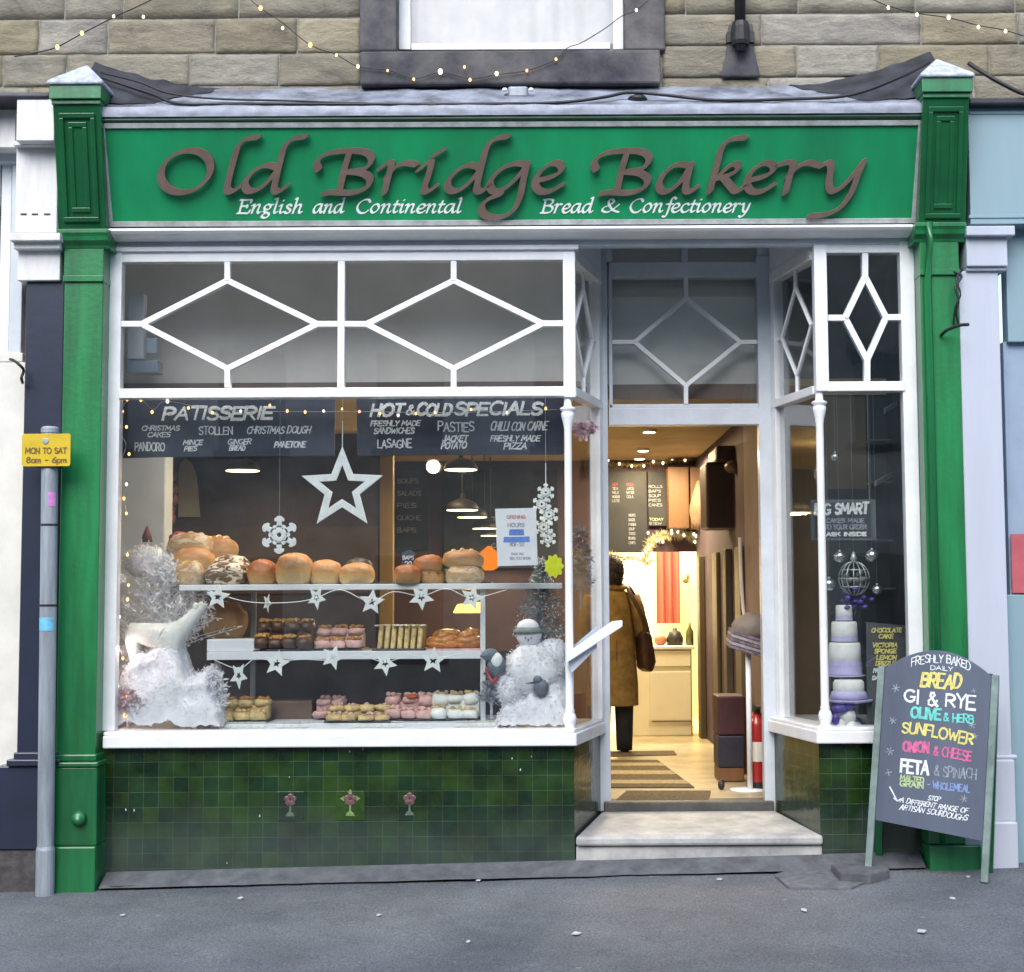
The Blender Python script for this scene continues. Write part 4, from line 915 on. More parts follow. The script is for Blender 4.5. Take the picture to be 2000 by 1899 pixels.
# door step: a thing of its own
q = MB(); sx0, sx1 = XX(1124, 1650, .03), XX(1608, 1650, .03); sz = ZZ(1366, 1633, .03); rx0, rx1 = D1.x + .004, D2 - .004
lo = min(gz(sx0, 0), gz(sx1, 0)) - .1; nos = .022
q.prism([(sx0, .045, lo), (sx1, .045, lo), (rx1, Yd - .035, lo), (rx0, Yd - .035, lo)], (0, 0, sz - .05 - lo))
szb = ZZ(1340, 1584, Yd - .03); ry = Yd - .035
q.hexa([(sx0, .02, sz - .05), (sx1, .02, sz - .05), (rx1, ry, sz - .05), (rx0, ry, sz - .05), (sx0, .02, sz), (sx1, .02, sz), (rx1, ry, szb), (rx0, ry, szb)])
tag(q.build('door_step', M['stepstone'], bev=.014), 'worn pale stone step in the recessed doorway', 'step')

# iron hanger on the right pilaster
q = MB(); y = -.07; A = lambda px, py, o=0.: at(px, py, y - o)
q.tube(crom([A(1862, 530), A(1878, 540, .03), A(1866, 560, .05), A(1872, 585, .05), A(1868, 610, .03), A(1872, 632, .01)]), .007, 7)
q.tube(crom([A(1880, 528), A(1868, 545, .05), A(1876, 575, .06), A(1866, 600, .04), A(1862, 640)]), .005, 7)
q.tube(crom([A(1838, 655), A(1850, 645, .05), A(1872, 636, .1), A(1892, 634, .14)]), .009, 8)
tag(q.build('iron_bracket', M['iron'], smooth=True), 'small curly black iron bracket on the right green pilaster', 'bracket')

# ------------------------------------------------------------------ shop sign
sg = thing('shop_sign', 'green fascia sign with large raised grey-brown bakery name lettering', 'sign', fb)
q = MB(); cs = ((201, 243), (1797, 237), (1786, 432), (216, 440))
q.prism([fp(*c) for c in cs], -fn * .03); q.build('panel', M['fascia'], sg)
q = MB()
def strip(a, b, c, d, o): q.prism([fp(*a, o), fp(*b, o), fp(*c, o), fp(*d, o)], -fn * .03)
strip((194, 241), (1803, 235), (1803, 245), (194, 251), .012); strip((211, 433), (1790, 426), (1790, 436), (211, 443), .012)
strip((194, 251), (205, 251), (221, 433.1), (211, 433.1), .0125); strip((1793, 245), (1803, 245), (1790, 426.1), (1780, 426.1), .0125)
q.build('frame', M['greyframe'], sg, bev=.002)
def cr2(*p): return [(v.x, -v.y) for v in crom([(x, y, 0) for x, y in p], 7)]
OL = [[(365.5 + 50 * math.cos(t) * math.cos(.42) - 39 * math.sin(t) * math.sin(.42), -(334.5 - 50 * math.cos(t) * math.sin(.42) - 39 * math.sin(t) * math.cos(.42))) for t in [2 * math.pi * i / 56 for i in range(57)]]]
LL = [cr2((506,268),(484,271),(468,285),(459,312),(449,350),(446,369),(455,374),(470,364))]
def dd(o): return [cr2((545+o,327),(522+o,322),(498+o,334),(481+o,356),(487+o,372),(505+o,370),(526+o,353),(543+o,331)), cr2((598+o,267),(574+o,271),(558+o,286),(549+o,315),(540+o,352),(538+o,369),(546+o,374),(561+o,363))]
def bb(o): return [cr2((624+o,331),(620+o,317),(634+o,303),(658+o,296),(695+o,294),(720+o,299),(727+o,311),(718+o,326),(700+o,333),(680+o,335)), cr2((680+o,335),(710+o,338),(724+o,350),(716+o,367),(690+o,376),(655+o,375),(634+o,377)), cr2((684+o,297),(674+o,330),(664+o,374))]
def rr(o): return [cr2((743+o,329),(758+o,318),(766+o,320),(759+o,346),(752+o,376)), cr2((756+o,346),(772+o,327),(792+o,318),(814+o,321))]
II = [cr2((819,331),(836,317),(843,320),(835,350),(829,368),(836,374),(852,363)), [(847,-304),(866,-293)]]
GG = [cr2((1028,321),(1006,319),(978,331),(958,354),(963,372),(980,371),(1004,353),(1026,326)), cr2((1030,319),(1022,352),(1015,386),(1000,413),(972,425),(947,419),(941,403),(955,388),(978,379))]
def ee(o): return [cr2((1047+o,352),(1075+o,346),(1095+o,334),(1094+o,321),(1077+o,319),(1054+o,336),(1045+o,357),(1055+o,373),(1075+o,373),(1097+o,361))]
AA = [cr2((1345,323),(1322,321),(1299,336),(1286,358),(1293,373),(1309,371),(1331,351),(1346,325)), cr2((1349,320),(1340,352),(1338,369),(1347,374),(1359,365))]
KK = [cr2((1455,269),(1427,272),(1409,288),(1398,325),(1385,374)), cr2((1397,350),(1415,331),(1432,320),(1441,324),(1432,337),(1405,347)), cr2((1412,346),(1424,361),(1437,373),(1453,364))]
YY = [cr2((1602,324),(1616,317),(1621,328),(1617,355),(1622,372),(1638,368),(1662,345),(1684,315)), cr2((1685,314),(1672,345),(1660,377),(1640,404),(1612,418),(1580,421))]
r2 = [cr2((1518,322),(1536,317),(1547,320),(1540,346),(1532,376)), cr2((1538,344),(1555,327),(1575,318),(1598,322))]
for strokes in (OL, LL, dd(0), bb(0), rr(0), II, dd(394), GG, ee(0), bb(540), AA, KK, ee(412), r2, YY):
    m = MB(); pen_mesh(m, strokes, 8.8, 2.9, R(37), 1.0, lambda a, b: (fp(a, -b, .034), fn), .022)
    m.build('raised_letter', M['letter'], sg, bev=0)
for txt, x0, x1, by in (('English', 464, 592, 417), ('and', 611, 672, 416.6), ('Continental', 694, 902, 416.2), ('Bread', 1057, 1158, 416), ('&', 1173, 1214, 415.5), ('Confectionery', 1228, 1466, 415)):
    m = MB(); italic(m, txt, x0, x1, by, 17.5, (fb + fn * .003, fn), .003)
    m.build('lettering', M['signwhite'], sg)
# ------------------------------------------------------------------ street things
# parking sign post
gp = gpt(88, 1748); PY = gp.y
pt = thing('sign_post', 'grey steel post with a yellow parking plate beside the left green pilaster', 'sign post', gp)
q = MB(); r = 16 * S(PY); zt = ZZ(98, 842, PY); zb = gp.z
tx = lambda z: gp.x + (XX(98, 842, PY) - gp.x) * (z - zb) / (zt - zb)
q.tube([(tx(z), PY, z) for z in [zb - .05] + [zb + (zt - zb) * i / 10 for i in range(11)]], r, 18); pole = q.build('pole', M['steel'], pt, smooth=True)
for py in (1028, 1185): q = MB(); z = ZZ(92, py, PY); q.lathe([(r * 1.03, 0), (r * 1.03, .012)], (tx(z), PY, z), 18); q.build('band', M['iron'], pole)
q = MB(); z = ZZ(90, 1660, PY); q.lathe([(r * 1.12, -.26), (r * 1.12, 0), (r, .02)], (tx(z), PY, z), 18); q.build('sleeve', M['steel'], pole)
q = MB(); z = ZZ(98, 842, PY); q.lathe([(r * 1.08, -.012), (r * 1.1, .012), (r * .9, .022)], (tx(z), PY, z), 18); q.build('cap', M['steel'], pole)
def wrap(py0, py1, g0, g1, mat, nm):
    q = MB(); z0, z1 = ZZ(95, py1, PY), ZZ(95, py0, PY)
    q.grid(lambda u, v: (tx(z0) + r * 1.04 * math.sin(R(g0 + (g1 - g0) * u)), PY - r * 1.04 * math.cos(R(g0 + (g1 - g0) * u)), z0 + (z1 - z0) * v), 10, 2); q.build(nm, mat, pole)
wrap(962, 990, 10, 62, M['pink'], 'sticker'); wrap(1206, 1232, -60, 60, M['cyan'], 'tape')
q = MB(); pyl = PY - r - .012; a, b = at(42, 911, pyl), at(138, 847, pyl)
def rrect(x0, x1, z0, z1, rad, y, n=5):
    out = []
    for cx, cz, g in ((x1 - rad, z1 - rad, 0), (x0 + rad, z1 - rad, 90), (x0 + rad, z0 + rad, 180), (x1 - rad, z0 + rad, 270)):
        for i in range(n + 1): t = R(g + 90 * i / n); out.append((cx + rad * math.cos(t), y, cz + rad * math.sin(t)))
    return out[::-1]
q.prism(rrect(a.x, b.x, a.z, b.z, .012, pyl), (0, .004, 0)); plate = q.build('sign_plate', M['yellow'], pt)
q = MB(); c = at(89, 862, pyl); q.lathe([(.017, 0), (.017, .002), (.012, .004)], (0, 0, 0), 16); q.v = [Matrix.Rotation(R(90), 3, 'X') @ v + c for v in q.v]; q.build('badge', M['greyframe'], plate)
q = MB(); chalk_px(q, 'Mon', 52, 81, 874, 886, pyl, 2.4) if False else None
chalk_px(q, 'MON TO SAT', 50, 130, 875, 886, pyl, 2.2); q.build('lettering', M['brownink'], plate); q = MB(); chalk_px(q, '8am - 6pm', 52, 130, 893, 904, pyl, 2.2); q.build('lettering', M['brownink'], plate)
q = MB(); q.box(tx(zt) - r * 1.25, tx(zt) + r * 1.25, pyl + .004, PY + r * 1.1, ZZ(95, 914, PY), ZZ(95, 908, PY)); q.build('clip', M['iron'], pt)

# sandwich board
fl, fr = at(1690, 1691, -.20), at(1930, 1723, -.44)
pq = [atz(x, y, fl.z) for x, y in ((1622, 1686), (1716, 1684), (1738, 1696), (1700, 1704), (1640, 1702))]
MB().prism(pq, (0, 0, -.14)).build('pavement_patch', M['plinth'], bev=.012)['kind'] = 'structure'
Wd = (fr - fl).length; yaw = math.atan2(fr.y - fl.y, fr.x - fl.x); roll = math.asin((fr.z - fl.z) / Wd)
ab = thing('sandwich_board', 'arch-topped chalk sandwich board listing breads in coloured lettering on the pavement', 'sandwich board', fl, yaw)
Hh, lean = 1.04, .11
def L3(u, h, o=0.):   # board frame: u along the foot line, h up the leaning face, o toward the viewer
    c = math.sqrt(1 - lean ** 2); X, Z = u * math.cos(roll) - h * c * math.sin(roll), h * c * math.cos(roll) + u * math.sin(roll)
    return Vector((X, lean * h - o * c, Z - o * lean))
def bplate(mb, pts, o0, o1):
    f = [L3(u, h, o1) for u, h in pts]; mb.prism(f, L3(0, 0, o0) - L3(0, 0, o1))
lw = .036
for u0 in (0, Wd - lw):
    q = MB(); bplate(q, [(u0, 0), (u0 + lw, 0), (u0 + lw, Hh - .005), (u0, Hh - .005)], -.018, .018); q.build('front_leg', M['steel'] if False else pbr('weathered_green_wood_%d' % int(u0 * 100), (.20, .27, .25), .6, .2, 8., .15, 60.), ab, bev=.004)
f = [(lw + .001, .24), (Wd - lw - .001, .20)]; n = 22
top = [(lw + .001 + (Wd - 2 * lw - .002) * (1 - i / n), Hh - .015 + .115 * math.sin(math.pi * (1 - i / n)) ** .85) for i in range(n + 1)]
q = MB(); bplate(q, f + top, -.006, .012); pan = q.build('chalk_panel', M['aboard'], ab, bev=.002)
def rear(u, h, o=0.): p = L3(u, h); return Vector((p.x, lean * Hh + .03 + (Hh - h) * .10 + o, p.z))
for u0 in (.004, Wd - lw - .004):
    q = MB(); q.hexa([rear(u0, 0), rear(u0 + lw, 0), rear(u0 + lw, 0, .03), rear(u0, 0, .03), rear(u0, Hh - .02), rear(u0 + lw, Hh - .02), rear(u0 + lw, Hh - .02, .03), rear(u0, Hh - .02, .03)])
    q.build('rear_leg', M['dgreen'], ab, bev=.004)
q = MB(); q.hexa([rear(lw, .2), rear(Wd - lw, .2), rear(Wd - lw, .2, .012), rear(lw, .2, .012), rear(lw, Hh), rear(Wd - lw, Hh), rear(Wd - lw, Hh, .012), rear(lw, Hh, .012)]); q.build('rear_panel', M['aboard'], ab)
Mz = Matrix.Rotation(yaw, 3, 'Z')
for o in list(ab.children): pass
U3 = L3(1, 0) - L3(0, 0); V3 = (L3(0, 1) - L3(0, 0)).normalized(); N3 = (L3(0, 0, 1) - L3(0, 0, 0)).normalized()
# the pixel box of the panel gives u,h for each line of writing
uc = Wd / 2
lines = [('FRESHLY BAKED', uc + .015, 1.100, .30, .040, 'chalk', 3.4, dict(curve=.030, wob=.1)), ('DAILY', uc + .02, 1.052, .11, .022, 'chalk', 2.6, dict(wob=.1)), ('BREAD', uc + .02, .988, .20, .070, 'chalkyellow', 9, dict(slant=.12, wob=.06)),
         ('GI & RYE', uc + .02, .890, .36, .062, 'chalk', 8, dict(wob=.12)), ('OLIVE', uc - .045, .812, .15, .054, 'chalkteal', 8.5, dict(wob=.08)), ('& HERB', uc + .12, .803, .15, .040, 'chalkteal', 5, dict(wob=.08)),
         ('SUNFLOWER', uc + .02, .722, .36, .056, 'chalkyellow', 6.5, dict(wob=.12, tiltdeg=-5)), ('ONION', uc - .085, .636, .13, .050, 'chalkpink', 8, dict(wob=.08)), ('& CHEESE', uc + .10, .620, .19, .048, 'chalkpink', 5.5, dict(wob=.08, tiltdeg=-3)),
         ('FETA', uc - .085, .535, .14, .064, 'chalk', 8.5, dict(wob=.06)), ('& SPINACH', uc + .12, .528, .21, .050, 'chalkgrey', 4, dict(wob=.1)),
         ('MALTED', uc - .095, .472, .12, .025, 'chalkgreen', 4, dict(wob=.05)), ('GRAIN', uc - .095, .442, .12, .027, 'chalkgreen', 4.5, dict(wob=.05)), ('- WHOLEMEAL', uc + .09, .452, .21, .034, 'chalkblue', 4, dict(wob=.06)),
         ('STOP', uc + .02, .385, .06, .022, 'chalk', 2.6, dict(slant=.3)), ('A DIFFERENT RANGE OF', uc + .02, .350, .34, .024, 'chalk', 2.8, dict(wob=.08, slant=.3, tiltdeg=-3)), ('ARTISAN SOURDOUGHS', uc + .02, .315, .34, .026, 'chalk', 2.8, dict(wob=.08, slant=.3, tiltdeg=-3))]
for t, u, h, w, s, m, p, kw in lines:
    q = MB(); chalk(q, t, L3(u, h, .012), U3.normalized(), V3, N3, w, s, p * .00145, **kw)
    q.build('lettering', M[m], pan, local=True)
q = MB()
def lstar(u, h, s, k=3):
    for i in range(k):
        g = math.pi * i / k + .3; d = Vector((math.cos(g), math.sin(g))) * s
        e = Vector((-d.y, d.x)).normalized() * .0022
        P = lambda a: L3(u + a.x, h + a.y, .0135 + .00005 * i)
        q.quad(P(-d - e), P(d - e), P(d + e), P(-d + e))
for n_, (u, h, s) in enumerate(((.10, .93, .022), (.095, .76, .02), (.09, .60, .022), (.09, .49, .018), (Wd - .12, .775, .02), (Wd - .14, .40, .02), (Wd - .12, .95, .012), (Wd - .10, .72, .016))): q = MB(); lstar(u, h, s, 2 + int(s > .018)); q.build('chalk_star', M['chalkgrey'], pan, local=True)
q = MB()
for i, (a, b) in enumerate((((.10, .42), (.145, .35)), ((.145, .35), (.125, .365)), ((.145, .35), (.165, .365)))):
    d = Vector((b[0] - a[0], b[1] - a[1])).normalized(); e = Vector((-d.y, d.x)) * .0035; P = lambda p, s: L3(p[0] + e.x * s, p[1] + e.y * s, .0138 + .0001 * i)
    q.quad(P(a, -1), P(b, -1), P(b, 1), P(a, 1))
q.build('chalk_arrow', M['chalk'], pan, local=True)
for o in ab.children:       # the board's parts were built in world units: move them into the board's own frame
    if o.type == 'MESH':
        for v in o.data.vertices: v.co = v.co + fl
for o in pan.children:
    pass

# cables along the lead roof
q = MB(); Yc = -.20
pts = [at(x, y, Yc + o) for x, y, o in ((196, 150, .14), (240, 165, .1), (300, 185, .05), (352, 203, .0), (480, 203, .0), (760, 204, -.01), (980, 203, 0), (1100, 200, .0), (1180, 190, .02), (1230, 181, .05), (1300, 186, .03), (1400, 196, 0), (1540, 194, 0), (1660, 186, 0), (1760, 150, .05), (1815, 122, .12))]
q.tube(crom(pts), .009, 8); cb = tag(q.build('roof_cable', M['cable'], smooth=True), 'thick black cable lying along the lead roof above the sign', 'cable')
q = MB(); pts = [at(x, y, -.2 + o) for x, y, o in ((198, 142, .16), (270, 160, .1), (330, 182, .06), (420, 193, .05), (560, 197, .04), (700, 202, .0), (860, 205, -.02))]; q.tube(crom(pts), .006, 8)
q.build('thin_strand', M['cable'], cb, smooth=True)
q = MB(); pts = [at(x, y, -.12 + o) for x, y, o in ((1892, 124, .06), (1925, 145, 0), (1960, 165, -.03), (2010, 186, -.05), (2100, 196, -.05))]; q.tube(crom(pts), .012, 8)
tag(q.build('roof_cable', M['cable'], smooth=True), 'black cable drooping over the pale blue shop on the right', 'cable')
q = MB(); c = at(1012, 183, -.02); q.box(c.x - .055, c.x + .055, -.06, .03, c.z - .035, c.z + .03)
tb = tag(q.build('junction_box', M['steel'], bev=.012), 'small grey junction box on the lead roof under the upper window sill', 'junction box')
q = MB(); q.tube(crom([c + Vector((-.055, -.02, 0)), c + Vector((-.09, -.03, -.03)), c + Vector((-.10, -.05, -.075))]), .005, 6); q.build('lead', M['greyframe'], tb)
for s in (-1, 1): q = MB(); q.blob(c + Vector((s * .072, -.05, .004)), (.016, .012, .012), sub=2); q.build('clamp', M['signwhite'], tb, smooth=True)
q = MB(); c = at(1245, 195, -.12); q.blob(c, (.055, .05, .026), .1, 2, sub=3); tag(q.build('cable_joint', M['cable'], smooth=True), 'black lump of cable joint resting on the lead roof', 'cable joint')

# ------------------------------------------------------------------ fairy lights
def bulb_mb(p, r, dr=None):
    m = MB(); m.blob(p, (r, r, r * 1.35), sub=2); return m
def lights(label, wire, bulbs, Y, r, mats, group, wr=.0035, wire_mat='cable'):
    pts = crom([at(x, y, Y) for x, y in wire], 6)
    o = tag(MB().tube(pts, wr, 6).build('fairy_lights', M[wire_mat], smooth=True), label, 'fairy lights', group)
    for i, (x, y, k) in enumerate(bulbs):
        bulb_mb(at(x, y, Y - .01), r * k).build('bulb', M[mats[i % len(mats)]], o, smooth=True)
    return o
YL = YW - .05
lights('black wire fairy lights rising over the stonework at the upper left', [(28, 111), (75, 102), (112, 92), (160, 66), (222, 34), (262, 16), (312, -8)], [(112, 92, 1.25), (160, 65, 1.2), (222, 32, .9), (280, 33, .9)], YL, .0085, ['bulbwarm', 'bulbwarm', 'bulbwhite', 'bulbwhite'], 'fairy lights on the stone wall')
lights('fairy lights sloping down the wall and along the upper window sill', [(480, -8), (509, 16), (552, 45), (606, 88), (657, 107), (699, 130), (760, 138), (810, 154), (860, 142), (918, 154), (970, 146), (1030, 138), (1086, 116), (1108, 94), (1135, 84), (1180, 57), (1214, 32), (1243, 20), (1275, -8)],
       [(509, 16, 1.25), (552, 55, .9), (606, 88, 1.3), (657, 108, .8), (699, 130, 1.), (757, 138, .7), (808, 155, .8), (860, 140, 1.5), (907, 131, .8), (918, 156, .9), (970, 144, 1.2), (1029, 138, .8), (1086, 116, .8), (1243, 20, .9)], YW - .1, .0085, ['bulbwarm', 'bulbwhite', 'bulbwarm'], 'fairy lights on the stone wall', .0028)
lights('pale fairy lights on the stone wall at the top right', [(1690, -8), (1735, 12), (1790, 26), (1853, 35), (1912, 50), (1965, 60), (2040, 84)], [(1735, 15, 1.), (1791, 29, 1.), (1853, 34, 1.2), (1911, 53, 1.), (1964, 61, 1.)], YL, .0085, ['bulbwhite'], 'fairy lights on the stone wall', .0028)
lights('fairy lights running down the left edge inside the bakery window', [(252, 777), (238, 800), (232, 840), (246, 870), (232, 917), (246, 947), (242, 975), (246, 1003), (232, 1030), (230, 1058), (250, 1084), (232, 1115), (250, 1145), (248, 1172), (232, 1205), (226, 1255), (240, 1285), (226, 1340), (240, 1400)],
       [(239, 804, 1.), (247, 834, 1.), (230, 872, .8), (252, 887, 1.), (231, 917, .8), (247, 946, 1.), (242, 974, 1.), (247, 1003, .9), (230, 1037, .9), (230, 1057, 1.), (249, 1084, .9), (231, 1116, 1.), (251, 1143, .9), (249, 1171, 1.1), (234, 1205, .8), (226, 1253, .8), (240, 1286, 1.), (230, 1340, 1.), (245, 1362, 1.), (244, 1398, 1.2), (226, 1428, 1.)], .14, .0075, ['bulbwarm', 'bulbwarm', 'bulbwhite'], 'fairy lights in the window', .0018, 'wire')
lights('fairy lights strung across the top of the chalkboards in the window', [(245, 780), (276, 781), (300, 800), (326, 784), (420, 800), (560, 804), (700, 804), (850, 806), (1000, 803), (1090, 800)],
       [(248, 781, 1.), (275, 782, 1.), (327, 784, 1.25), (297, 805, 1.1), (368, 797, 1.), (415, 806, .9), (470, 803, .9), (527, 792, .9), (561, 803, 1.), (596, 805, 1.), (632, 803, .9), (668, 799, .8), (702, 804, .9), (742, 808, .9), (778, 812, .9), (812, 808, .9), (850, 806, .9), (920, 800, .9), (990, 806, .9), (1066, 798, 1.)], .155, .0072, ['bulbwarm', 'bulbwarm', 'bulbwhite', 'bulbwarm'], 'fairy lights in the window', .0016, 'wire')

# ------------------------------------------------------------------ inside the shop: the shell belongs to the building
PX = 1.36; BY = 5.3; CZ = ZZ(1290, 899, BY)
o = MB().box(-2.9, 2.4, .86, 8.2, FZ - .1, FZ).build('shop_floor', M['floor']); o['kind'] = 'structure'
q = MB(); q.box(-2.9, 2.4, .98, 8.2, CZ, CZ + .1); q.build('ceiling', M['ochrewall'], bld)
q = MB(); q.box(-2.9, 2.4, .125, 1.36, 3.60, 3.66); q.box(D1.x - .10, PX + .06, .92, .979, CZ + .0, 3.60); q.box(-2.9, D1.x - .101, .70, .76, CZ, 3.60); q.box(D1.x - .16, D1.x - .101, .761, .98, CZ, 3.60); q.box(-2.9, D1.x - .161, .761, .98, CZ, CZ + .05); q.build('bulkhead', M['ceilwhite'], bld)
q = MB(); q.box(D1.x - .1, PX + .06, .906, .919, CZ - .03, CZ + .06); q.box(-2.9, D1.x - .101, .686, .699, CZ - .03, CZ + .05); q.build('bulkhead_trim', M['mauve'], bld)
q = MB(); q.box(-2.9, -2.8, .12, 8.2, FZ, 3.5); q.box(2.3, 2.4, .12, 8.2, FZ, 3.5); q.build('side_wall', M['mauve'], bld)
PX = 1.36                         # partition on the right of the doorway
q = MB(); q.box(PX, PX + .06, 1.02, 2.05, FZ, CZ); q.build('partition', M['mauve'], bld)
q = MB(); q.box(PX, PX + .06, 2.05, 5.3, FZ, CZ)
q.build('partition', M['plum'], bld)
q = MB()
OT = pbr('olive_painted_timber', (.12, .095, .055), .5, .2, 4., .1, 40., streak=True)
for i, (y, w, d) in enumerate(((2.1, .3, .03), (2.75, .16, .05), (3.5, .3, .03), (4.6, .2, .05))): q = MB(); q.box(PX - d, PX - .001, y, y + w, FZ, 1.78); q.build('timber_strip', OT, bld, bev=.006)
# back wall with the opening to the kitchen
kx0, kx1 = XX(1182, 1200, BY), XX(1368, 1200, BY); kz = ZZ(1280, 1078, BY)
q = MB(); q.box(-2.8, kx0, BY, BY + .1, FZ, CZ); q.box(kx0, kx1, BY, BY + .1, kz, CZ); q.box(kx1, PX + .06, BY, BY + .1, FZ, CZ)
q.build('back_wall', M['plum'], bld)
q = MB(); q.box(kx0 - .6, kx1 + .5, 7.2, 7.3, FZ, CZ); q.box(kx1 + .3, kx1 + .36, BY + .1, 7.2, FZ, CZ); q.box(kx0 - .7, kx0 - .6, BY + .1, 7.2, FZ, CZ); q.build('kitchen_wall', M['kitchen'], bld)
q = MB(); pbox(q, 1276, 1370, 1060, 1440, 7.0, 7.06); q.build('kitchen_wall', pbr('warm_cream_wall', (.74, .60, .30), .6, .06, 4., .02, 30.), bld)
# plum screen wall behind the left of the display
q = MB(); q.box(-2.8, XX(742, 1000, 3.0), 3.0, 3.06, FZ, CZ); q.build('screen_wall', pbr('dusky_plum_wall', (.045, .034, .056), .6, .2, 1.5, .04, 30.), bld)
q = MB(); x = XX(742, 1000, 3.0); q.box(x, x + .10, 2.98, 3.08, FZ, CZ); q.build('timber_post', pbr('golden_oak', (.26, .17, .06), .5, .2, 3., .1, 40., streak=True), bld, bev=.005)
q = MB(); pbox(q, 200, 738, 1030, 1160, 2.985, 2.999); q.build('dado', pbr('brown_dado_paint', (.070, .050, .052), .6, .15, 3., .04, 30.), bld)
q = MB(); pbox(q, 232, 322, 700, 1440, .98, 1.16); q.build('white_pier', pbr('pale_grey_pier', (.66, .71, .76), .5, .06, 3., .04, 30.), bld, bev=.01)
# arched mirror on the screen wall
am = MB(); ppoly(am, [(348, 1010), (348, 930), (352, 905), (362, 896), (374, 905), (384, 930), (390, 1010)], 2.97, .02)
tag(am.build('arched_mirror', pbr('grey_mirror', (.30, .30, .29), .35, .1, 4., 0)), 'narrow arched grey mirror on the plum wall behind the loaves', 'mirror')

ap = thing('wall_speaker', 'white upright speaker box on a grey bracket at the left of the upper window', 'speaker', at(264, 700, .44))
q = MB(); pbox(q, 248, 281, 573, 702, .40, .47); q.build('box', M['shelf'], ap, bev=.008)
q = MB(); pbox(q, 246, 309, 704, 728, .38, .495); pbox(q, 285, 306, 660, 690, .36, .40); q.build('bracket', M['bluegrey'], ap, bev=.006)
# menu boards on the back wall
def board(name, label, px0, px1, py0, py1, Y, mat, rows, group=None, cat='menu board'):
    q = MB(); pbox(q, px0, px1, py0, py1, Y, Y + .02); o = tag(q.build(name, M[mat], bev=.004), label, cat, group)
    for (t, a, b, c, d, m, pen, kw) in rows:
        w = MB(); chalk_px(w, t, a, b, c, d, Y, pen, **kw); w.build('lettering', M[m], o)
    return o
def rows(words, x0, x1, y0, dy, h, mats, pen=1.6, **kw):
    return [(w, x0, x0 + (x1 - x0) * min(1, .35 + .09 * len(w)), y0 + i * dy, y0 + i * dy + h, mats[i % len(mats)], pen, kw) for i, w in enumerate(words)]
BG = 'menu boards on the back wall'
board('menu_board', 'dark menu board left of the pendant lamps behind the star', 762, 838, 918, 1076, BY - .05, 'interiordark', rows(['SOUPS', 'SALADS', 'PIES', 'QUICHE', 'BAPS'], 776, 828, 935, 24, 9, ['chalkgrey']), BG)
board('menu_board', 'tall dark menu board seen between the pendant lamps and the doorway edge', 866, 1090, 918, 1110, BY - .06, 'interiordark', rows(['TEA', 'COFFEE', 'CAKES'], 960, 1010, 1010, 26, 8, ['chalkgrey']), BG)
board('menu_board', 'black menu board with red heading just inside the doorway', 1178, 1264, 920, 1080, BY - .05, 'interiordark', rows(['HOT', 'TEA', 'MILK', 'MOCHA', 'LATTE'], 1196, 1214, 944, 8, 5, ['redorn', 'chalkgrey', 'chalkgrey', 'chalkgrey', 'chalkgrey'], .7) + rows(['COLD', 'JUICE', 'WATER', 'COLA'], 1224, 1242, 944, 8, 5, ['redorn', 'chalkgrey', 'chalkgrey', 'chalkgrey'], .7) + rows(['WRAPS', 'BAGEL', 'PANINI', 'SOUP', 'TOAST', 'BEANS', 'CHIPS'], 1228, 1244, 1004, 9, 5, ['chalkgrey'], .7), BG)
board('menu_board', 'black menu board with white rows beside the brown cupboard', 1266, 1306, 920, 1028, BY - .05, 'interiordark', rows(['ROLLS', 'BAPS', 'SOUP', 'PIES', 'CAKES'], 1267, 1300, 948, 9, 5, ['chalkgrey'], .8) + rows(['TODAY', 'STEW'], 1268, 1302, 1012, 8, 5, ['chalkgreen', 'chalkgrey'], .7), BG)
q = MB(); pbox(q, 1306, 1346, 912, 1032, BY - .3, BY - .01); pbox(q, 1349, 1379, 912, 1032, BY - .3, BY - .01); tag(q.build('wall_cupboard', M['wood'], bev=.006), 'brown wooden wall cupboard beside the menu boards over the kitchen opening', 'cupboard')
q = MB(); pbox(q, 1379, 1448, 902, 1032, 2.6, 3.0); pbox(q, 1398, 1452, 870, 902, 2.5, 3.0)
tag(q.build('extractor_hood', M['darkwood'], bev=.02), 'dark brown boxed hood high on the right inside the doorway', 'hood')
q = MB(); q.blob(at(1434, 912, 2.45), (.07, .06, .05), .1, 2, sub=3); tag(q.build('ceiling_speaker', pbr('brown_plastic', (.10, .06, .05), .4, .1, 8., 0), smooth=True), 'small rounded brown speaker on the dark hood inside the doorway', 'speaker')
q = MB(); c = at(1366, 1000, BY - .33)
q.lathe([(.0, .28), (.02, .27), (.05, .18), (.085, .06), (.09, .0), (.07, -.1), (.03, -.16), (0, -.17)], c, 14); tag(q.build('hanging_ham', pbr('brown_paper_bag', (.24, .15, .09), .7, .2, 8., .2, 40.), smooth=True), 'brown paper-wrapped bundle hanging beside the wall cupboard', 'bundle')

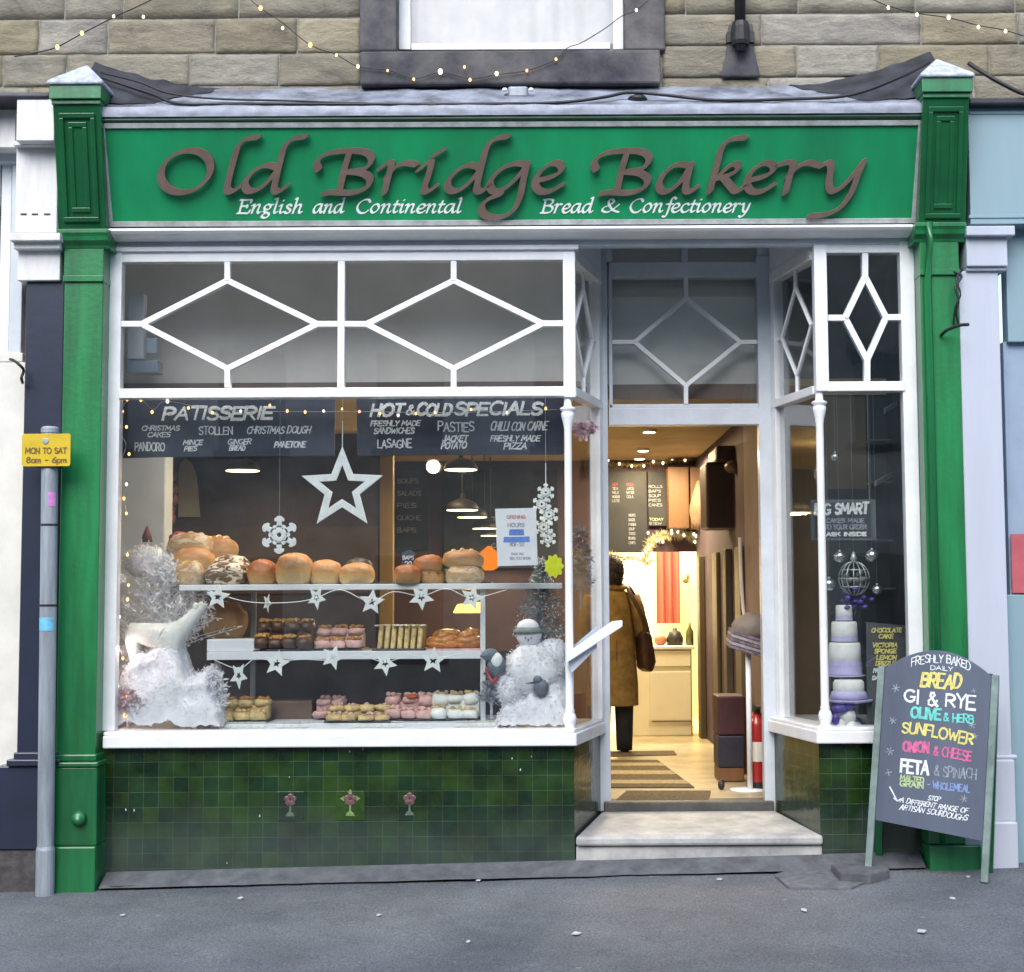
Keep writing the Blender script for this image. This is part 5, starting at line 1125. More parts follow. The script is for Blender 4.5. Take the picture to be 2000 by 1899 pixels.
# tinsel garlands
def garland(label, pts, Y, w, n, mat, bulbs):
    m = MB(); P = crom([at(x, y, Y) for x, y in pts], 10)
    for i in range(n):
        p = P[int(i / n * (len(P) - 1))]; d = Vector((rng.gauss(0, 1), rng.gauss(0, .6), rng.gauss(0, 1))).normalized() * w * rng.uniform(.4, 1); e = d.cross(Vector((0, 1, .2))).normalized() * w * .06
        m.add([p - e, p + e, p + d], [(0, 1, 2)])
    o = tag(m.build('tinsel_garland', mat, fix=False), label, 'garland', 'garlands by the kitchen opening')
    for k in range(bulbs):
        p = P[int((k + .5) / bulbs * (len(P) - 1))] + Vector((rng.gauss(0, w * .3), -.02, rng.gauss(0, w * .3)))
        bulb_mb(p, .011).build('bulb', M['bulbwhite'], o, smooth=True)
TG = pbr('pale_gold_tinsel', (.62, .55, .34), .45, .2, 30., 0)
garland('pale gold tinsel draped over the kitchen opening', [(1262, 1100), (1270, 1062), (1300, 1046), (1340, 1045), (1372, 1056)], BY - .06, .085, 900, TG, 14)
garland('cream tinsel along the bottom edge of the menu board by the door', [(1186, 1086), (1215, 1090), (1250, 1092), (1272, 1098)], BY - .08, .07, 500, TG, 6)
garland('gold tinsel with tiny lights along the top of the back wall', [(1186, 905), (1230, 908), (1280, 904), (1320, 900), (1380, 896)], BY - .06, .05, 500, pbr('olive_gold_tinsel', (.40, .32, .10), .5, .2, 30., 0), 9)

# kitchen things
cx0, cx1 = XX(1205, 1350, 4.85), XX(1357, 1350, 4.85); cz = ZZ(1310, 1262, 4.85)
ct = thing('kitchen_counter', 'cream panelled kitchen counter facing the doorway', 'counter', (1, 4.9, FZ))
q = MB(); q.box(cx0 + .02, cx1 - .02, 4.87, 5.25, FZ, cz - .03); q.build('body', M['kitchen'], ct, bev=.006)
q = MB(); q.box(cx0, cx1, 4.84, 5.27, cz - .03, cz); q.build('worktop', M['cream'], ct, bev=.006)
q = MB(); x0 = XX(1268, 1350, 4.85); zA, zB, zC = ZZ(1310, 1302, 4.85), ZZ(1310, 1312, 4.85), ZZ(1310, 1408, 4.85)
q.box(x0, cx1 - .03, 4.855, 4.869, zA, cz - .04); q.box(x0, cx1 - .03, 4.855, 4.869, zC, zB); q.build('door_panel', M['kitchen'], ct, bev=.005)
q = MB(); q.tube(crom([(x0 + .02, 4.84, zC - .005), (cx1 - .06, 4.84, zC - .005), (cx1 - .03, 4.84, zC - .03), (cx1 - .03, 4.84, zC - .12)]), .006, 6); q.build('rail', M['brownink'], ct)
c_ = MB(); YC = 6.7; x0, x1 = XX(1282, 1140, YC), XX(1328, 1140, YC); z0, z1 = ZZ(1305, 1218, YC), ZZ(1305, 1062, YC)
c_.grid(lambda u, v: (x0 + (x1 - x0) * u, YC + .02 * math.sin(u * 19), z0 + (z1 - z0) * v), 40, 3); tag(c_.build('curtain', M['brick_red'], smooth=True), 'brick red cloth panel hanging behind the kitchen counter', 'curtain')
q = MB(); c = at(1318, 1245, 5.02); z = cz
q.lathe([(.07, 0), (.075, .06), (.05, .12), (.02, .13), (.02, .15), (0, .155)], (c.x, 5.02, z), 16); tag(q.build('kettle', M['iron'], smooth=True), 'black kettle on the kitchen counter under the red cloth', 'kettle')
q = MB(); c = at(1290, 1240, 5.0); q.blob((c.x, 5.0, z + .045), (.055, .05, .05), .15, 2, sub=3); tag(q.build('red_pot', pbr('terracotta_pot', (.42, .16, .08), .6, .15, 10., .1), smooth=True), 'terracotta coloured pot left of the kettle on the kitchen counter', 'pot')
q = MB(); c = at(1347, 1240, 4.98); q.lathe([(.035, 0), (.035, .12), (.012, .16), (.012, .2)], (c.x, 4.98, z), 12); tag(q.build('bottle', pbr('olive_bottle', (.10, .11, .03), .3, .1, 10., 0), smooth=True), 'dark olive bottle at the right end of the kitchen counter', 'bottle')
q = MB(); c = at(1340, 1135, 6.9); q.blob(c, (.035, .03, .025), .2, 2, sub=2); q.blob(c + Vector((.02, 0, .04)), (.018, .02, .03), .2, 2, sub=2); tag(q.build('wall_ornament', pbr('olive_ornament', (.12, .09, .03), .5, .1, 10., 0), smooth=True), 'small dark bird-like ornament on the cream wall right of the red cloth', 'ornament')

# floor mats: flat mats as they lie on the shop floor
def fquad(pts, h=.008): return [atz(x, y, FZ + h) for x, y in pts]
def mat(label, pts, stripes, h=.009):
    a, b, c, d = fquad(pts, h); m = MB(); m.prism([a, b, c, d], (0, 0, -h + .001)); o = tag(m.build('door_mat', M['mat']), label, 'mat', 'mats inside the door')
    s = MB()
    for t0, t1 in stripes:
        P = lambda u, t: (a + (b - a) * u) * (1 - t) + (d + (c - d) * u) * t + Vector((0, 0, .0025))
        s.prism([P(.0, t0), P(1, t0), P(1, t1), P(.0, t1)], (0, 0, -.002))
    if stripes: s.build('stripe', M['matpale'], o)
mat('brown coir doormat just inside the threshold', [(1203, 1562), (1384, 1562), (1388, 1544), (1224, 1544)], [])
mat('striped brown runner mat stretching into the shop', [(1150, 1537), (1356, 1537), (1284, 1484), (1150, 1484)], [(.10, .22), (.42, .56), (.74, .86)])
mat('dark narrow mat at the foot of the kitchen counter', [(1150, 1478), (1322, 1474), (1316, 1466), (1150, 1468)], [], .006)

# right of the doorway
ex = at(1482, 1550, 1.35); fe = thing('fire_extinguisher', 'red fire extinguisher standing inside the door on the right', 'fire extinguisher', (XX(1480, 1545, 1.28), 1.28, FZ))
q = MB(); bx, by_ = fe.location.x, fe.location.y
q.lathe([(.064, .05), (.066, .06), (.066, .40), (.055, .44), (.03, .465), (.022, .48)], (bx, by_, FZ), 20); q.build('cylinder', M['fire_red'], fe, smooth=True)
q = MB(); q.lathe([(.068, 0), (.068, .05), (.062, .055)], (bx, by_, FZ), 20); q.build('base', M['iron'], fe)
q = MB(); q.box(bx - .02, bx + .02, by_ - .03, by_ + .03, FZ + .475, FZ + .50); q.box(bx - .012, bx + .012, by_ - .10, by_ + .02, FZ + .503, FZ + .52); q.tube(crom([(bx + .03, by_, FZ + .48), (bx + .08, by_, FZ + .4), (bx + .075, by_, FZ + .2)]), .011, 8); q.build('valve', M['iron'], fe)
q = MB(); q.grid(lambda u, v: (bx + .0672 * math.sin(R(-60 + 120 * u)), by_ - .0672 * math.cos(R(-60 + 120 * u)), FZ + .18 + .12 * v), 12, 1); q.build('label', M['cream'], fe)
cr = thing('crate_stack', 'dark red crate standing on a dark box beside the white stand inside the door', 'crate', (XX(1428, 1510, 1.75), 1.75, FZ))
q = MB(); pbox(q, 1402, 1456, 1360, 1436, 1.65, 1.95); q.build('upper_crate', pbr('dark_maroon_board', (.055, .014, .016), .55, .2, 6., .05), cr, bev=.01)
q = MB(); pbox(q, 1403, 1455, 1437, 1500, 1.66, 1.94); q.build('lower_box', pbr('dark_slate_box', (.025, .025, .04), .5, .2, 6., .05), cr, bev=.01)
q = MB(); x0, x1 = XX(1404, 1500, 1.66), XX(1454, 1500, 1.66); q.box(x0, x1, 1.67, 1.93, FZ + .004, ZZ(1428, 1500, 1.66)); q.build('foot', M['wood'], cr, bev=.006)
ds = at(1408, 1535, 1.2); q = MB(); q.blob((XX(1409, 1530, 1.3), 1.3, FZ + .03), (.022, .03, .035), .15, 2, flat=.8, sub=2); tag(q.build('door_stop', M['iron'], smooth=True), 'small black rubber door stop on the shop floor', 'door stop')
ws = thing('display_stand', 'white pole stand holding a striped basket and a pale wrapped loaf inside the door', 'stand', (XX(1462, 1540, 1.2), 1.2, FZ))
q = MB(); sx = XX(1463, 1400, 1.2); q.tube([(sx, 1.2, FZ), (sx, 1.2, ZZ(1463, 1262, 1.2))], .017, 10); q.lathe([(.12, 0), (.12, .012), (.02, .02)], (sx, 1.25, FZ), 18); q.build('pole', M['white'], ws, smooth=True)
q = MB()
def bsk(u, v): p = at(1418 + (1500 - 1418) * u, 1258 + 38 * u + (24 * v - 24) * 1.0, 1.13 - .03 * math.sin(math.pi * u) + .10 * (1 - v) * 0); return p
for i in range(5):
    m = MB(); t0, t1 = i / 5, (i + 1) / 5
    m.prism([at(1420 + 4 - 12 * (1 - t0) * 0 + 8 * (1 - t0), 1232 + 34 * t0, 1.12), at(1498, 1252 + 36 * t0, 1.08), at(1498, 1252 + 36 * t1 - 1, 1.08), at(1424 + 8 * (1 - t1), 1232 + 34 * t1 - 1, 1.12)], (0, .22, .02))
    m.build('basket_band', (M['basket'], M['silver'] if False else pbr('grey_wicker_%d' % i, (.30, .27, .29), .8, .2, 30., .3, 90.))[i % 2], ws, bev=.003)
q = MB(); q.blob(at(1468, 1228, 1.2), (.125, .11, .10), .08, 2, flat=.6); q.build('wrapped_loaf', pbr('pale_brown_paper', (.20, .165, .14), .7, .12, 6., .2, 40.), ws, smooth=True)
q = MB(); q.tube(crom([at(1445, 1050, 1.9), at(1448, 1130, 1.9), at(1452, 1190, 1.9), at(1458, 1226, 1.85)]), .012, 8); tag(q.build('hanging_hose', M['cream'], smooth=True), 'cream hose hanging against the mauve wall inside the door', 'hose')
# the white flap shelf on the left of the doorway
wl = thing('wall_shelf', 'white tilted leaflet shelf sticking out beside the left window column', 'shelf', at(1130, 1290, .25))
q = MB(); q.prism([at(1106, 1296, -.02), at(1216, 1224, -.02), at(1216, 1212, -.02), at(1196, 1214, -.02), at(1108, 1276, -.02)], (0, .07, 0)); q.build('front_rail', M['white'], wl, bev=.004)
q = MB(); q.prism([at(1112, 1268, .16), at(1168, 1222, .16), at(1168, 1234, .16), at(1112, 1284, .16)], (0, .02, 0)); q.build('back_rail', M['bluegrey'], wl, bev=.003)
q = MB(); q.prism([at(1110, 1290, .02), at(1166, 1252, .02), at(1166, 1266, .02), at(1130, 1302, .02), at(1116, 1316, .02)], (0, .1, 0)); q.build('bracket', M['greypaint'], wl, bev=.004)
q = MB(); q.prism([at(1114, 1286, .05), at(1206, 1224, .05), at(1206, 1219, .05), at(1114, 1280, .05)], (0, .11, 0)); q.build('tray', M['white'], wl, bev=.002)

# downlights, pendants, lamps
for (px, py, lab) in ((1268, 840, 'nearest ceiling downlight inside the doorway'), (1256, 877, 'middle ceiling downlight inside the doorway'), (1249, 893, 'farthest ceiling downlight inside the doorway')):
    p = atz(px, py, CZ - .004); m = MB(); m.lathe([(.055, 0), (.055, .02)], (p.x, p.y, p.z - .018), 16)
    o = tag(m.build('downlight', M['cream']), lab, 'downlight', 'ceiling downlights'); m = MB(); m.lathe([(.042, 0), (.042, .003)], (p.x, p.y, p.z - .0215), 16); m.build('diffuser', M['spotglow'], o)
def pendant(px, py, w, Y, label):
    c = at(px, py, Y); r = w / 2 * S(Y); t = thing('pendant_lamp', label, 'pendant lamp', (c.x, Y, c.z), 0, 'pendant lamps over the counter')
    m = MB(); m.lathe([(r, 0), (r * 1.02, .01), (r * .86, r * .42), (r * .45, r * .62), (r * .16, r * .7), (.014, r * .95), (.006, r)], (c.x, Y, c.z), 20); m.build('shade', M['iron'], t, smooth=True)
    m = MB(); m.lathe([(r * .96, 0), (r * .96, .004)], (c.x, Y, c.z - .006), 20); m.build('diffuser', M['lampglow'], t)
    m = MB(); m.tube([(c.x, Y, c.z + r * .9), (c.x, Y, max(CZ, c.z + r + .05))], .005, 6); m.build('flex', M['cable'], t)
pendant(900, 917, 66, 2.6, 'highest pendant lamp over the counter, below the right chalkboard'); pendant(903, 996, 64, 3.4, 'pendant lamp in mid-row above the wrapped rolls'); pendant(922, 1010, 60, 4.0, 'pendant lamp just right of and below the mid-row one')
pendant(946, 1032, 48, 4.6, 'small far pendant lamp left of the paper notice'); pendant(958, 1046, 40, 4.9, 'smallest and lowest pendant lamp, half behind the paper notice'); pendant(474, 919, 68, 2.2, 'lone pendant lamp under the patisserie chalkboard')
q = MB(); c = at(846, 912, 3.2); q.blob(c, (.05, .05, .05), sub=3); tag(q.build('globe_lamp', glow('bright_globe', (1, .9, .7), 9.), smooth=True), 'bright round globe lamp below the right chalkboard', 'lamp')
q = MB(); c = at(955, 1092, 2.4); q.lathe([(.03, -.08), (.065, -.06), (.072, .0), (.06, .05), (.03, .072), (.012, .09)], c, 18); tag(q.build('orange_lamp', M['orangelamp'], smooth=True), 'glowing orange lamp beside the wrapped rolls', 'lamp')
q = MB(); c = at(916, 1186, 2.0); x0, x1 = XX(884, 1190, 2.), XX(942, 1190, 2.); q.prism([(x0, 2., c.z - .04), (x1, 2., c.z - .04), (x1, 2., c.z + .035), (x0 + .03, 2., c.z + .02)], (0, .12, 0)); tag(q.build('lit_cabinet', glow('cabinet_light', (1., .62, .12), 1.6), bev=.01), 'glowing yellow warming cabinet behind the middle shelf', 'cabinet')
# ------------------------------------------------------------------ window display: the chalkboards
BI = 'hanging chalkboards at the top of the window'
def wboard(label, pts, Y, rows_):
    q = MB(); ppoly(q, pts, Y, .012); o = tag(q.build('chalkboard', M['chalkboard'], bev=.002), label, 'chalkboard', BI)
    for (t, a, b, c, d, pen, kw) in rows_:
        w = MB(); chalk_px(w, t, a, b, c, d, Y, pen, lift=.002, **kw); w.build('lettering', M['chalk'], o)
    q = MB()
    for x in (pts[0][0] + 40, pts[1][0] - 40):
        p = at(x, pts[0][1] + 6, Y + .006); q.tube([p, (p.x, p.y, ZZ(660, 757, YF) + .01)], .0015, 5)
    q.build('cord', M['wire'], o)
SL = dict(slant=.25, wob=.05)
wboard('navy chalkboard headed PATISSERIE in the window', [(234, 778), (655, 778), (653, 890), (322, 893), (236, 895)], .30,
       [('PATISSERIE', 318, 532, 795, 819, 5.6, SL), ('CHRISTMAS', 277, 350, 832, 841, 2.0, SL), ('CAKES', 288, 332, 845, 854, 2.0, SL), ('STOLLEN', 389, 455, 834, 849, 2.2, dict(wob=.06)), ('CHRISTMAS DOUGH', 482, 606, 833, 847, 2.2, SL),
        ('PANDORO', 264, 322, 865, 881, 2.2, dict(wob=.05)), ('MINCE', 358, 395, 860, 869, 2.0, SL), ('PIES', 360, 384, 872, 881, 2.2, SL), ('GINGER', 445, 490, 858, 868, 2.0, SL), ('BREAD', 448, 478, 871, 880, 2.2, SL), ('PANETONE', 536, 596, 863, 874, 2.4, SL)])
wboard('navy chalkboard headed HOT & COLD SPECIALS in the window', [(696, 777), (1102, 777), (1101, 888), (698, 890)], .30,
       [('HOT', 724, 785, 789, 812, 5.4, SL), ('&', 792, 808, 792, 811, 3., SL), ('COLD', 814, 880, 789, 811, 5.4, SL), ('SPECIALS', 888, 1056, 787, 811, 5.6, SL),
        ('FRESHLY MADE', 724, 820, 822, 832, 2.3, SL), ('SANDWICHES', 730, 808, 836, 847, 2.4, SL), ('PASTIES', 856, 926, 824, 842, 2.4, dict(wob=.1)), ('CHILLI CON CARNE', 958, 1068, 824, 841, 2.3, SL),
        ('LASAGNE', 738, 804, 859, 875, 2.4, dict(wob=.08)), ('JACKET', 864, 912, 851, 862, 2.3, SL), ('POTATO', 862, 910, 864, 876, 2.6, SL), ('FRESHLY MADE', 958, 1054, 851, 862, 2.3, SL), ('PIZZA', 984, 1028, 865, 877, 2.6, SL)])

# ------------------------------------------------------------------ the display stand and its shelves
Yw0, Yw1 = .104, .86
zb = zs1 - .01
x0, x1 = XX(206, 1430, Yw0), XX(1150, 1430, Yw1)
q = MB(); q.prism([(x0, Yw0, zb - .05), (XX(1112, 1430, Yw0), Yw0, zb - .05), (D1.x - .06, Yd - .05, zb - .05), (D1.x - .06, Yw1, zb - .05), (x0, Yw1, zb - .05)], (0, 0, .05))
q.build('window_bed', M['shelf'], win, bev=.003)
sh = thing('display_shelves', 'white display shelving behind the big bakery window', 'shelving', (XX(700, 1400, .5), .5, zb))
Ys, Ye = .34, .78
def shelf(px0, px1, ytop, ybot, Y0, Y1):
    q = MB(); q.box(XX(px0, ytop, Y0), XX(px1, ytop, Y0), Y0, Y1, ZZ(700, ybot, Y0), ZZ(700, ytop, Y0)); q.build('shelf', M['shelf'], sh, bev=.003); return ZZ(700, ytop, Y0)
z1 = shelf(350, 1098, 1141, 1152, Ys, Ye)
z2 = shelf(404, 940, 1272, 1288, Ys, Ye)
z3 = zb + .03
q = MB(); q.box(XX(404, 1258, Ys + .02), XX(508, 1258, Ys + .02), Ys + .02, Ye - .1, z2 + .001, ZZ(456, 1249, Ys + .02)); q.build('raised_plinth', M['shelf'], sh, bev=.004)
q = MB(); q.box(XX(412, 1420, .26), XX(1006, 1420, .26), .26, Ye, zb, z3); q.build('base_board', M['shelf'], sh, bev=.003)
for px in (494, 943): 
    q = MB(); y = Ys + .05 if px > 900 else Ye - .05; q.box(XX(px - 5, 1280, y), XX(px + 5, 1280, y), y, y + .02, z3, z1 - .02); q.build('upright', M['shelf'] if px > 900 else M['steel'], sh, bev=.002)
q = MB(); q.box(XX(404, 1280, Ye), XX(1000, 1280, Ye), Ye, Ye + .012, z3 + .55 * 0 + .0, z2 - .02); q.build('back_panel', pbr('dark_plum_back', (.065, .040, .046), .5, .2, 3., .03, 30.), sh)

# bread and cakes
M['bread_score'] = pbr('pale_torn_crumb', (.52, .42, .25), .7, .2, 40., .2, 90.)
def loaf(name, label, cat, px, pyb, w, h, mat_, Y, group, nz=.06, fr=1.8, flat=.72, depth=None, base=None):
    s = S(Y); rx = w / 2 * s; rz = h * s / (1 + flat); c = at(px, pyb, Y); zc = (base if base is not None else c.z) + rz * flat
    m = MB().blob((c.x, Y, zc), (rx, depth or min(rx, .09), rz), nz * 1.5, fr, flat, 4, rng.uniform(0, 50), .82)
    o = tag(m.build(name, M[mat_], smooth=True), label, cat, group)
    if mat_ in ('loaf', 'roll') and w > 54:
        k = MB(); n = 3 if w > 70 else 2
        for i in range(n):
            u = (i + .5) / n * 1.3 - .65; p = []
            for t in range(7):
                a = -.9 + 1.5 * t / 6; x = c.x + rx * (u + .14 * a); hh = math.sqrt(max(.02, 1 - (u + .14 * a) ** 2 - (.75 * a) ** 2)) if abs(a) < 1.2 else .1
                p.append((x, Y + (depth or min(rx, .09)) * .75 * a, zc + rz * hh ** .82 * .99))
            k.tube(p, .008, 6, [.002, .006, .009, .010, .009, .006, .002])
        k.build('score', M['bread_score'], o, smooth=True)
    return o
GB = 'loaves and rolls on the top shelf'; Yb = .5
loaf('bread_loaf', 'big dim oval loaf at the back of the left stack', 'loaf', 374, 1062, 92, 46, 'loaf', .66, GB, base=z1 + .17)
loaf('bread_loaf', 'dim round loaf behind the stack, right of the big oval loaf', 'loaf', 428, 1066, 72, 50, 'roll', .72, GB, base=z1 + .14)
loaf('bread_loaf', 'golden loaf lying on top of the pale loaves at the left of the top shelf', 'loaf', 378, 1092, 84, 44, 'bun', .56, GB, base=z1 + .085)
loaf('bread_loaf', 'pale floury loaf at the left end of the top shelf', 'loaf', 372, 1136, 58, 46, 'loaf', .46, GB, base=z1)
loaf('bread_loaf', 'tan loaf tucked behind the pale floury loaf', 'loaf', 398, 1124, 56, 44, 'roll', .58, GB, base=z1)
loaf('rye_loaf', 'scored floury rye loaf in front, between the pale loaf and the first bun', 'loaf', 443, 1136, 84, 44, 'rustic', .45, GB, .1, 2.6, base=z1)
loaf('rye_loaf', 'floury rye loaf stacked behind the scored rye loaf', 'loaf', 452, 1104, 72, 40, 'rustic', .60, GB, .1, 2.6, base=z1 + .055)
loaf('bread_bun', 'reddish brown bun just right of the rye loaf', 'bun', 512, 1136, 58, 50, 'bunred', .46, GB, .05, base=z1)
loaf('bread_bun', 'tallest golden bun on the top shelf', 'bun', 575, 1136, 72, 62, 'bun', .44, GB, .05, base=z1)
loaf('bread_bun', 'golden bun right of the tallest one', 'bun', 637, 1136, 64, 48, 'bun', .46, GB, .05, base=z1)
loaf('bread_bun', 'wide golden bun in front of the dark rye cob', 'bun', 697, 1136, 70, 42, 'bun', .43, GB, .04, base=z1)
loaf('rye_cob', 'very dark rye cob behind the wide golden bun', 'loaf', 700, 1112, 60, 52, 'burnt', .60, GB, base=z1)
loaf('bread_bun', 'reddish bun overhanging the shelf edge under the dark label card', 'bun', 796, 1144, 54, 38, 'bunred', .37, GB, .05, base=z1)
t = MB(); t.prism([at(783, 1112, .43), at(812, 1112, .43), at(810, 1080, .45), (at(800, 1074, .45)), at(785, 1080, .45)], (0, .015, 0)); lc = tag(t.build('price_card', M['chalkboard'], bev=.002), 'small dark arched price card standing above the reddish bun', 'price card')
t = MB(); chalk_px(t, 'BAPS', 787, 808, 1086, 1093, .428, 1.3); chalk_px(t, '20', 791, 804, 1097, 1106, .428, 1.3); t.build('lettering', M['chalk'], lc)
rl1 = loaf('bread_roll', 'reddish brown roll with green filling right of the price card', 'roll', 841, 1136, 58, 30, 'roll', .46, GB, base=z1)
loaf('bread_roll', 'square reddish roll on top of the filled roll', 'roll', 838, 1110, 60, 34, 'bunred', .47, GB, base=z1 + .066)
rl2 = loaf('bread_roll', 'long tan roll at the right end of the top shelf', 'roll', 908, 1136, 76, 36, 'loaf', .44, GB, .05, base=z1)
loaf('bread_roll', 'long brown roll lying on the tan roll', 'roll', 904, 1102, 80, 38, 'roll', .47, GB, .07, base=z1 + .085)
def lettuce(px, pyb, w, Y, zz, roll):
    m = MB(); c = at(px, pyb, Y); r = w / 2 * S(Y)
    for i in range(40):
        g = rng.uniform(0, 6.28); p = Vector((c.x + r * math.cos(g), Y + .06 * math.sin(g), zz)); d = Vector((rng.uniform(-.02, .02), rng.uniform(-.02, .0), rng.uniform(-.012, .012))); e = Vector((.012, 0, .004))
        m.add([p - e, p + e, p + d * 1.3 + e * .4], [(0, 1, 2)])
    m.build('lettuce_filling', pbr('lettuce_%d' % px, (.20, .30, .05), .6, .3, 30., 0), roll, fix=False)
lettuce(841, 1110, 56, .45, z1 + .062, rl1); lettuce(906, 1104, 72, .45, z1 + .084, rl2)
q = MB(); q.box(XX(690, 1136, .52), XX(960, 1136, .52), .5, .7, z1 + .001, z1 + .012); tag(q.build('bread_tray', M['tray'], bev=.003), 'dark tray under the rolls at the right of the top shelf', 'tray')

def cake(name, label, cat, px, pyb, w, h, base_mat, top_mat, Y, zz, n, group, tray=True):
    s = S(Y); c = at(px, pyb, Y); t = thing(name, label, cat, (c.x, Y, zz), 0, group); W = w / 2 * s; H = h * s
    if tray:
        q = MB(); q.prism([(c.x - W * 1.05, Y - .1, zz), (c.x + W * 1.05, Y - .1, zz), (c.x + W * 1.12, Y + .12, zz), (c.x - W * 1.12, Y + .12, zz)], (0, 0, .012)); q.build('tray', M['tray'], t, bev=.004)
    q = MB(); cols = max(2, int(w / 27)); tops = []; steps = MB(); H = h * s * .86
    for j in range(2):
        for i in range(cols):
            x = c.x - W + W * 2 * (i + .5) / cols + rng.uniform(-.004, .004); y = Y - .06 + j * .10 + rng.uniform(-.008, .008); r = W / cols; hz_ = (.027 + .009 * rng.random()) * max(.75, h / 58); z = zz + .012 + hz_ * .75 + (H - hz_ * 2) * j * .8
            q.blob((x, y, z), (r * rng.uniform(1.0, 1.14), .06, hz_ * rng.uniform(.75, 1.)), .3, 2.4, .75, 2, rng.uniform(0, 50), .58); tops.append((x, y, z + hz_ * .98, r))
        if j: steps.box(c.x - W, c.x + W, Y - .06 + j * .10 - .04, Y + .09, zz + .012, zz + .014 + max(.004, (H - .045) * j * .8))
    steps.build('cake_base', M[base_mat], t, bev=.008)
    q.build('cake_pieces', M[base_mat], t, smooth=True)
    q = MB()
    for i in range(int(n * 3)):
        tx, ty, tz, tr = tops[i % len(tops)]; r = rng.uniform(.008, .017)
        q.blob((tx + rng.uniform(-.75, .75) * tr, ty + rng.uniform(-.028, .022), tz + rng.uniform(-.006, .004)), (r, r, r * .8), .3, 2, None, 1, rng.uniform(0, 50))
    if n: q.build('topping', M[top_mat], t, smooth=True)
GC = 'cakes and pastries on the lower shelves'
cake('cake_tray', 'dark chocolate cakes topped with nuts and fruit on the middle shelf', 'cakes', 557, 1272, 108, 76, 'choc', 'nuts', .46, z2, 110, GC)
cake('cake_tray', 'purple-brown fruit slices behind the hanging stars on the middle shelf', 'cakes', 664, 1270, 92, 58, 'pinkicing', 'nuts', .52, z2, 36, GC)
loaf('bread_roll', 'grey-brown shadowed loaf on the raised end of the middle shelf', 'loaf', 440, 1240, 86, 70, 'roll', .66, GC, base=z2 + .07)
def slices(px0, px1, n, pyb, h, Y, zz, label):
    t = thing('sliced_pastries', label, 'pastries', (XX((px0 + px1) / 2, pyb, Y), Y, zz), 0, GC); s = S(Y)
    q = MB(); q.box(XX(px0 - 6, pyb, Y), XX(px1 + 8, pyb, Y), Y - .1, Y + .12, zz, zz + .012); q.build('tray', M['tray'], t, bev=.004)
    for i in range(n):
        a = px0 + (px1 - px0) * i / n; w = (px1 - px0) / n * .92; q = MB()
        q.prism([at(a, pyb - 4, Y - .06), at(a + w * .8, pyb - 4, Y - .06), at(a + w * 1.15, pyb - h, Y - .01), at(a + w * .35, pyb - h, Y - .01)], (.012, .12, .0)); q.build('slice', M['cream_slice'], t, bev=.008)
    q = MB()
    for i in range(30): c = at(px0 + (px1 - px0) * rng.random(), pyb - h + 2, Y + rng.uniform(-.04, .08)); q.blob(c, (.014, .014, .006), .3, 2, None, 1, rng.uniform(0, 9))
    q.build('icing_crumbs', M['icing'], t, smooth=True)
slices(736, 826, 7, 1272, 52, .46, z2, 'row of leaning cream slices with pale tops on the middle shelf')
for i, (px, w, lab) in enumerate(((866, 70, 'larger glazed orange-brown pastry bun on the middle shelf'), (914, 58, 'smaller glazed pastry bun beside the shelf upright'))):
    m = MB(); s = S(.47); c = at(px, 1272, .47); r = w / 2 * s
    sp = [(c.x + r * .92 * math.cos(g) * (1 - g / 17.), .45 + .8 * r * math.sin(g) * (1 - g / 17.), z2 + .035 + .052 * (g / 12.6) + .004 * math.sin(g * 5)) for g in [4 * math.pi * j / 44 for j in range(45)]]
    m.tube(sp, .024, 8); m.blob((c.x, .45, z2 + .035), (r * 1.0, r * .8, .045), .12, 2.5, .7, 3, i + 3.)
    m.blob((c.x + .02, .53, z2 + .085), (r * .8, r * .7, .035), .15, 2.5, .7, 3, i + 9.); o = tag(m.build('pastry_bun', M['pastry'], smooth=True), lab, 'pastry', 'glazed pastry buns')
    if i == 0: m = MB(); m.blob((c.x - .02, .42, z2 + .02), (.05, .04, .02)); 
q = MB(); c = at(888, 1272, .46); q.box(c.x - .16, c.x + .15, .37, .6, z2, z2 + .010); tag(q.build('pastry_tray', M['pinkicing'], bev=.003), 'pinkish paper tray under the glazed pastry buns', 'tray')
Yl = .40
cake('cake_tray', 'yellow custard slices at the left of the bottom shelf', 'cakes', 478, 1410, 92, 56, 'cream_slice', 'bun', Yl, z3, 26, GC)
q = MB(); q.box(XX(532, 1400, .6), XX(612, 1400, .6), .55, .7, z3, z3 + .105); tag(q.build('cake_box', pbr('dusky_brown_card', (.16, .10, .07), .6, .2, 5., .05), bev=.004), 'plain brown box behind the doilies on the bottom shelf', 'box')
cake('cake_tray', 'small stack of pink iced fancies beside the plain brown box', 'cakes', 646, 1386, 56, 52, 'pinkicing', 'pinkicing', .56, z3, 10, GC, False)
cake('cake_tray', 'flat tray of pale yellow tarts in the middle of the bottom shelf', 'cakes', 702, 1414, 122, 40, 'cream_slice', 'pinkicing', .36, z3, 8, GC)
cake('cake_tray', 'pink meringue cakes with an orange topping on the bottom shelf', 'cakes', 800, 1402, 92, 62, 'pinkicing', 'pinkicing', .46, z3, 30, GC)
cake('cake_tray', 'creamy white meringues at the right of the bottom shelf', 'cakes', 890, 1402, 92, 66, 'icing', 'cream_slice', .46, z3, 26, GC)
q = MB(); c = at(806, 1360, .46); q.blob((c.x, .46, c.z), (.04, .04, .014), .2, 2, None, 2); tag(q.build('orange_garnish', pbr('orange_jam', (.50, .10, .02), .35, .2, 20., .1), smooth=True), 'orange jam topping on the pink meringue cakes', 'topping')
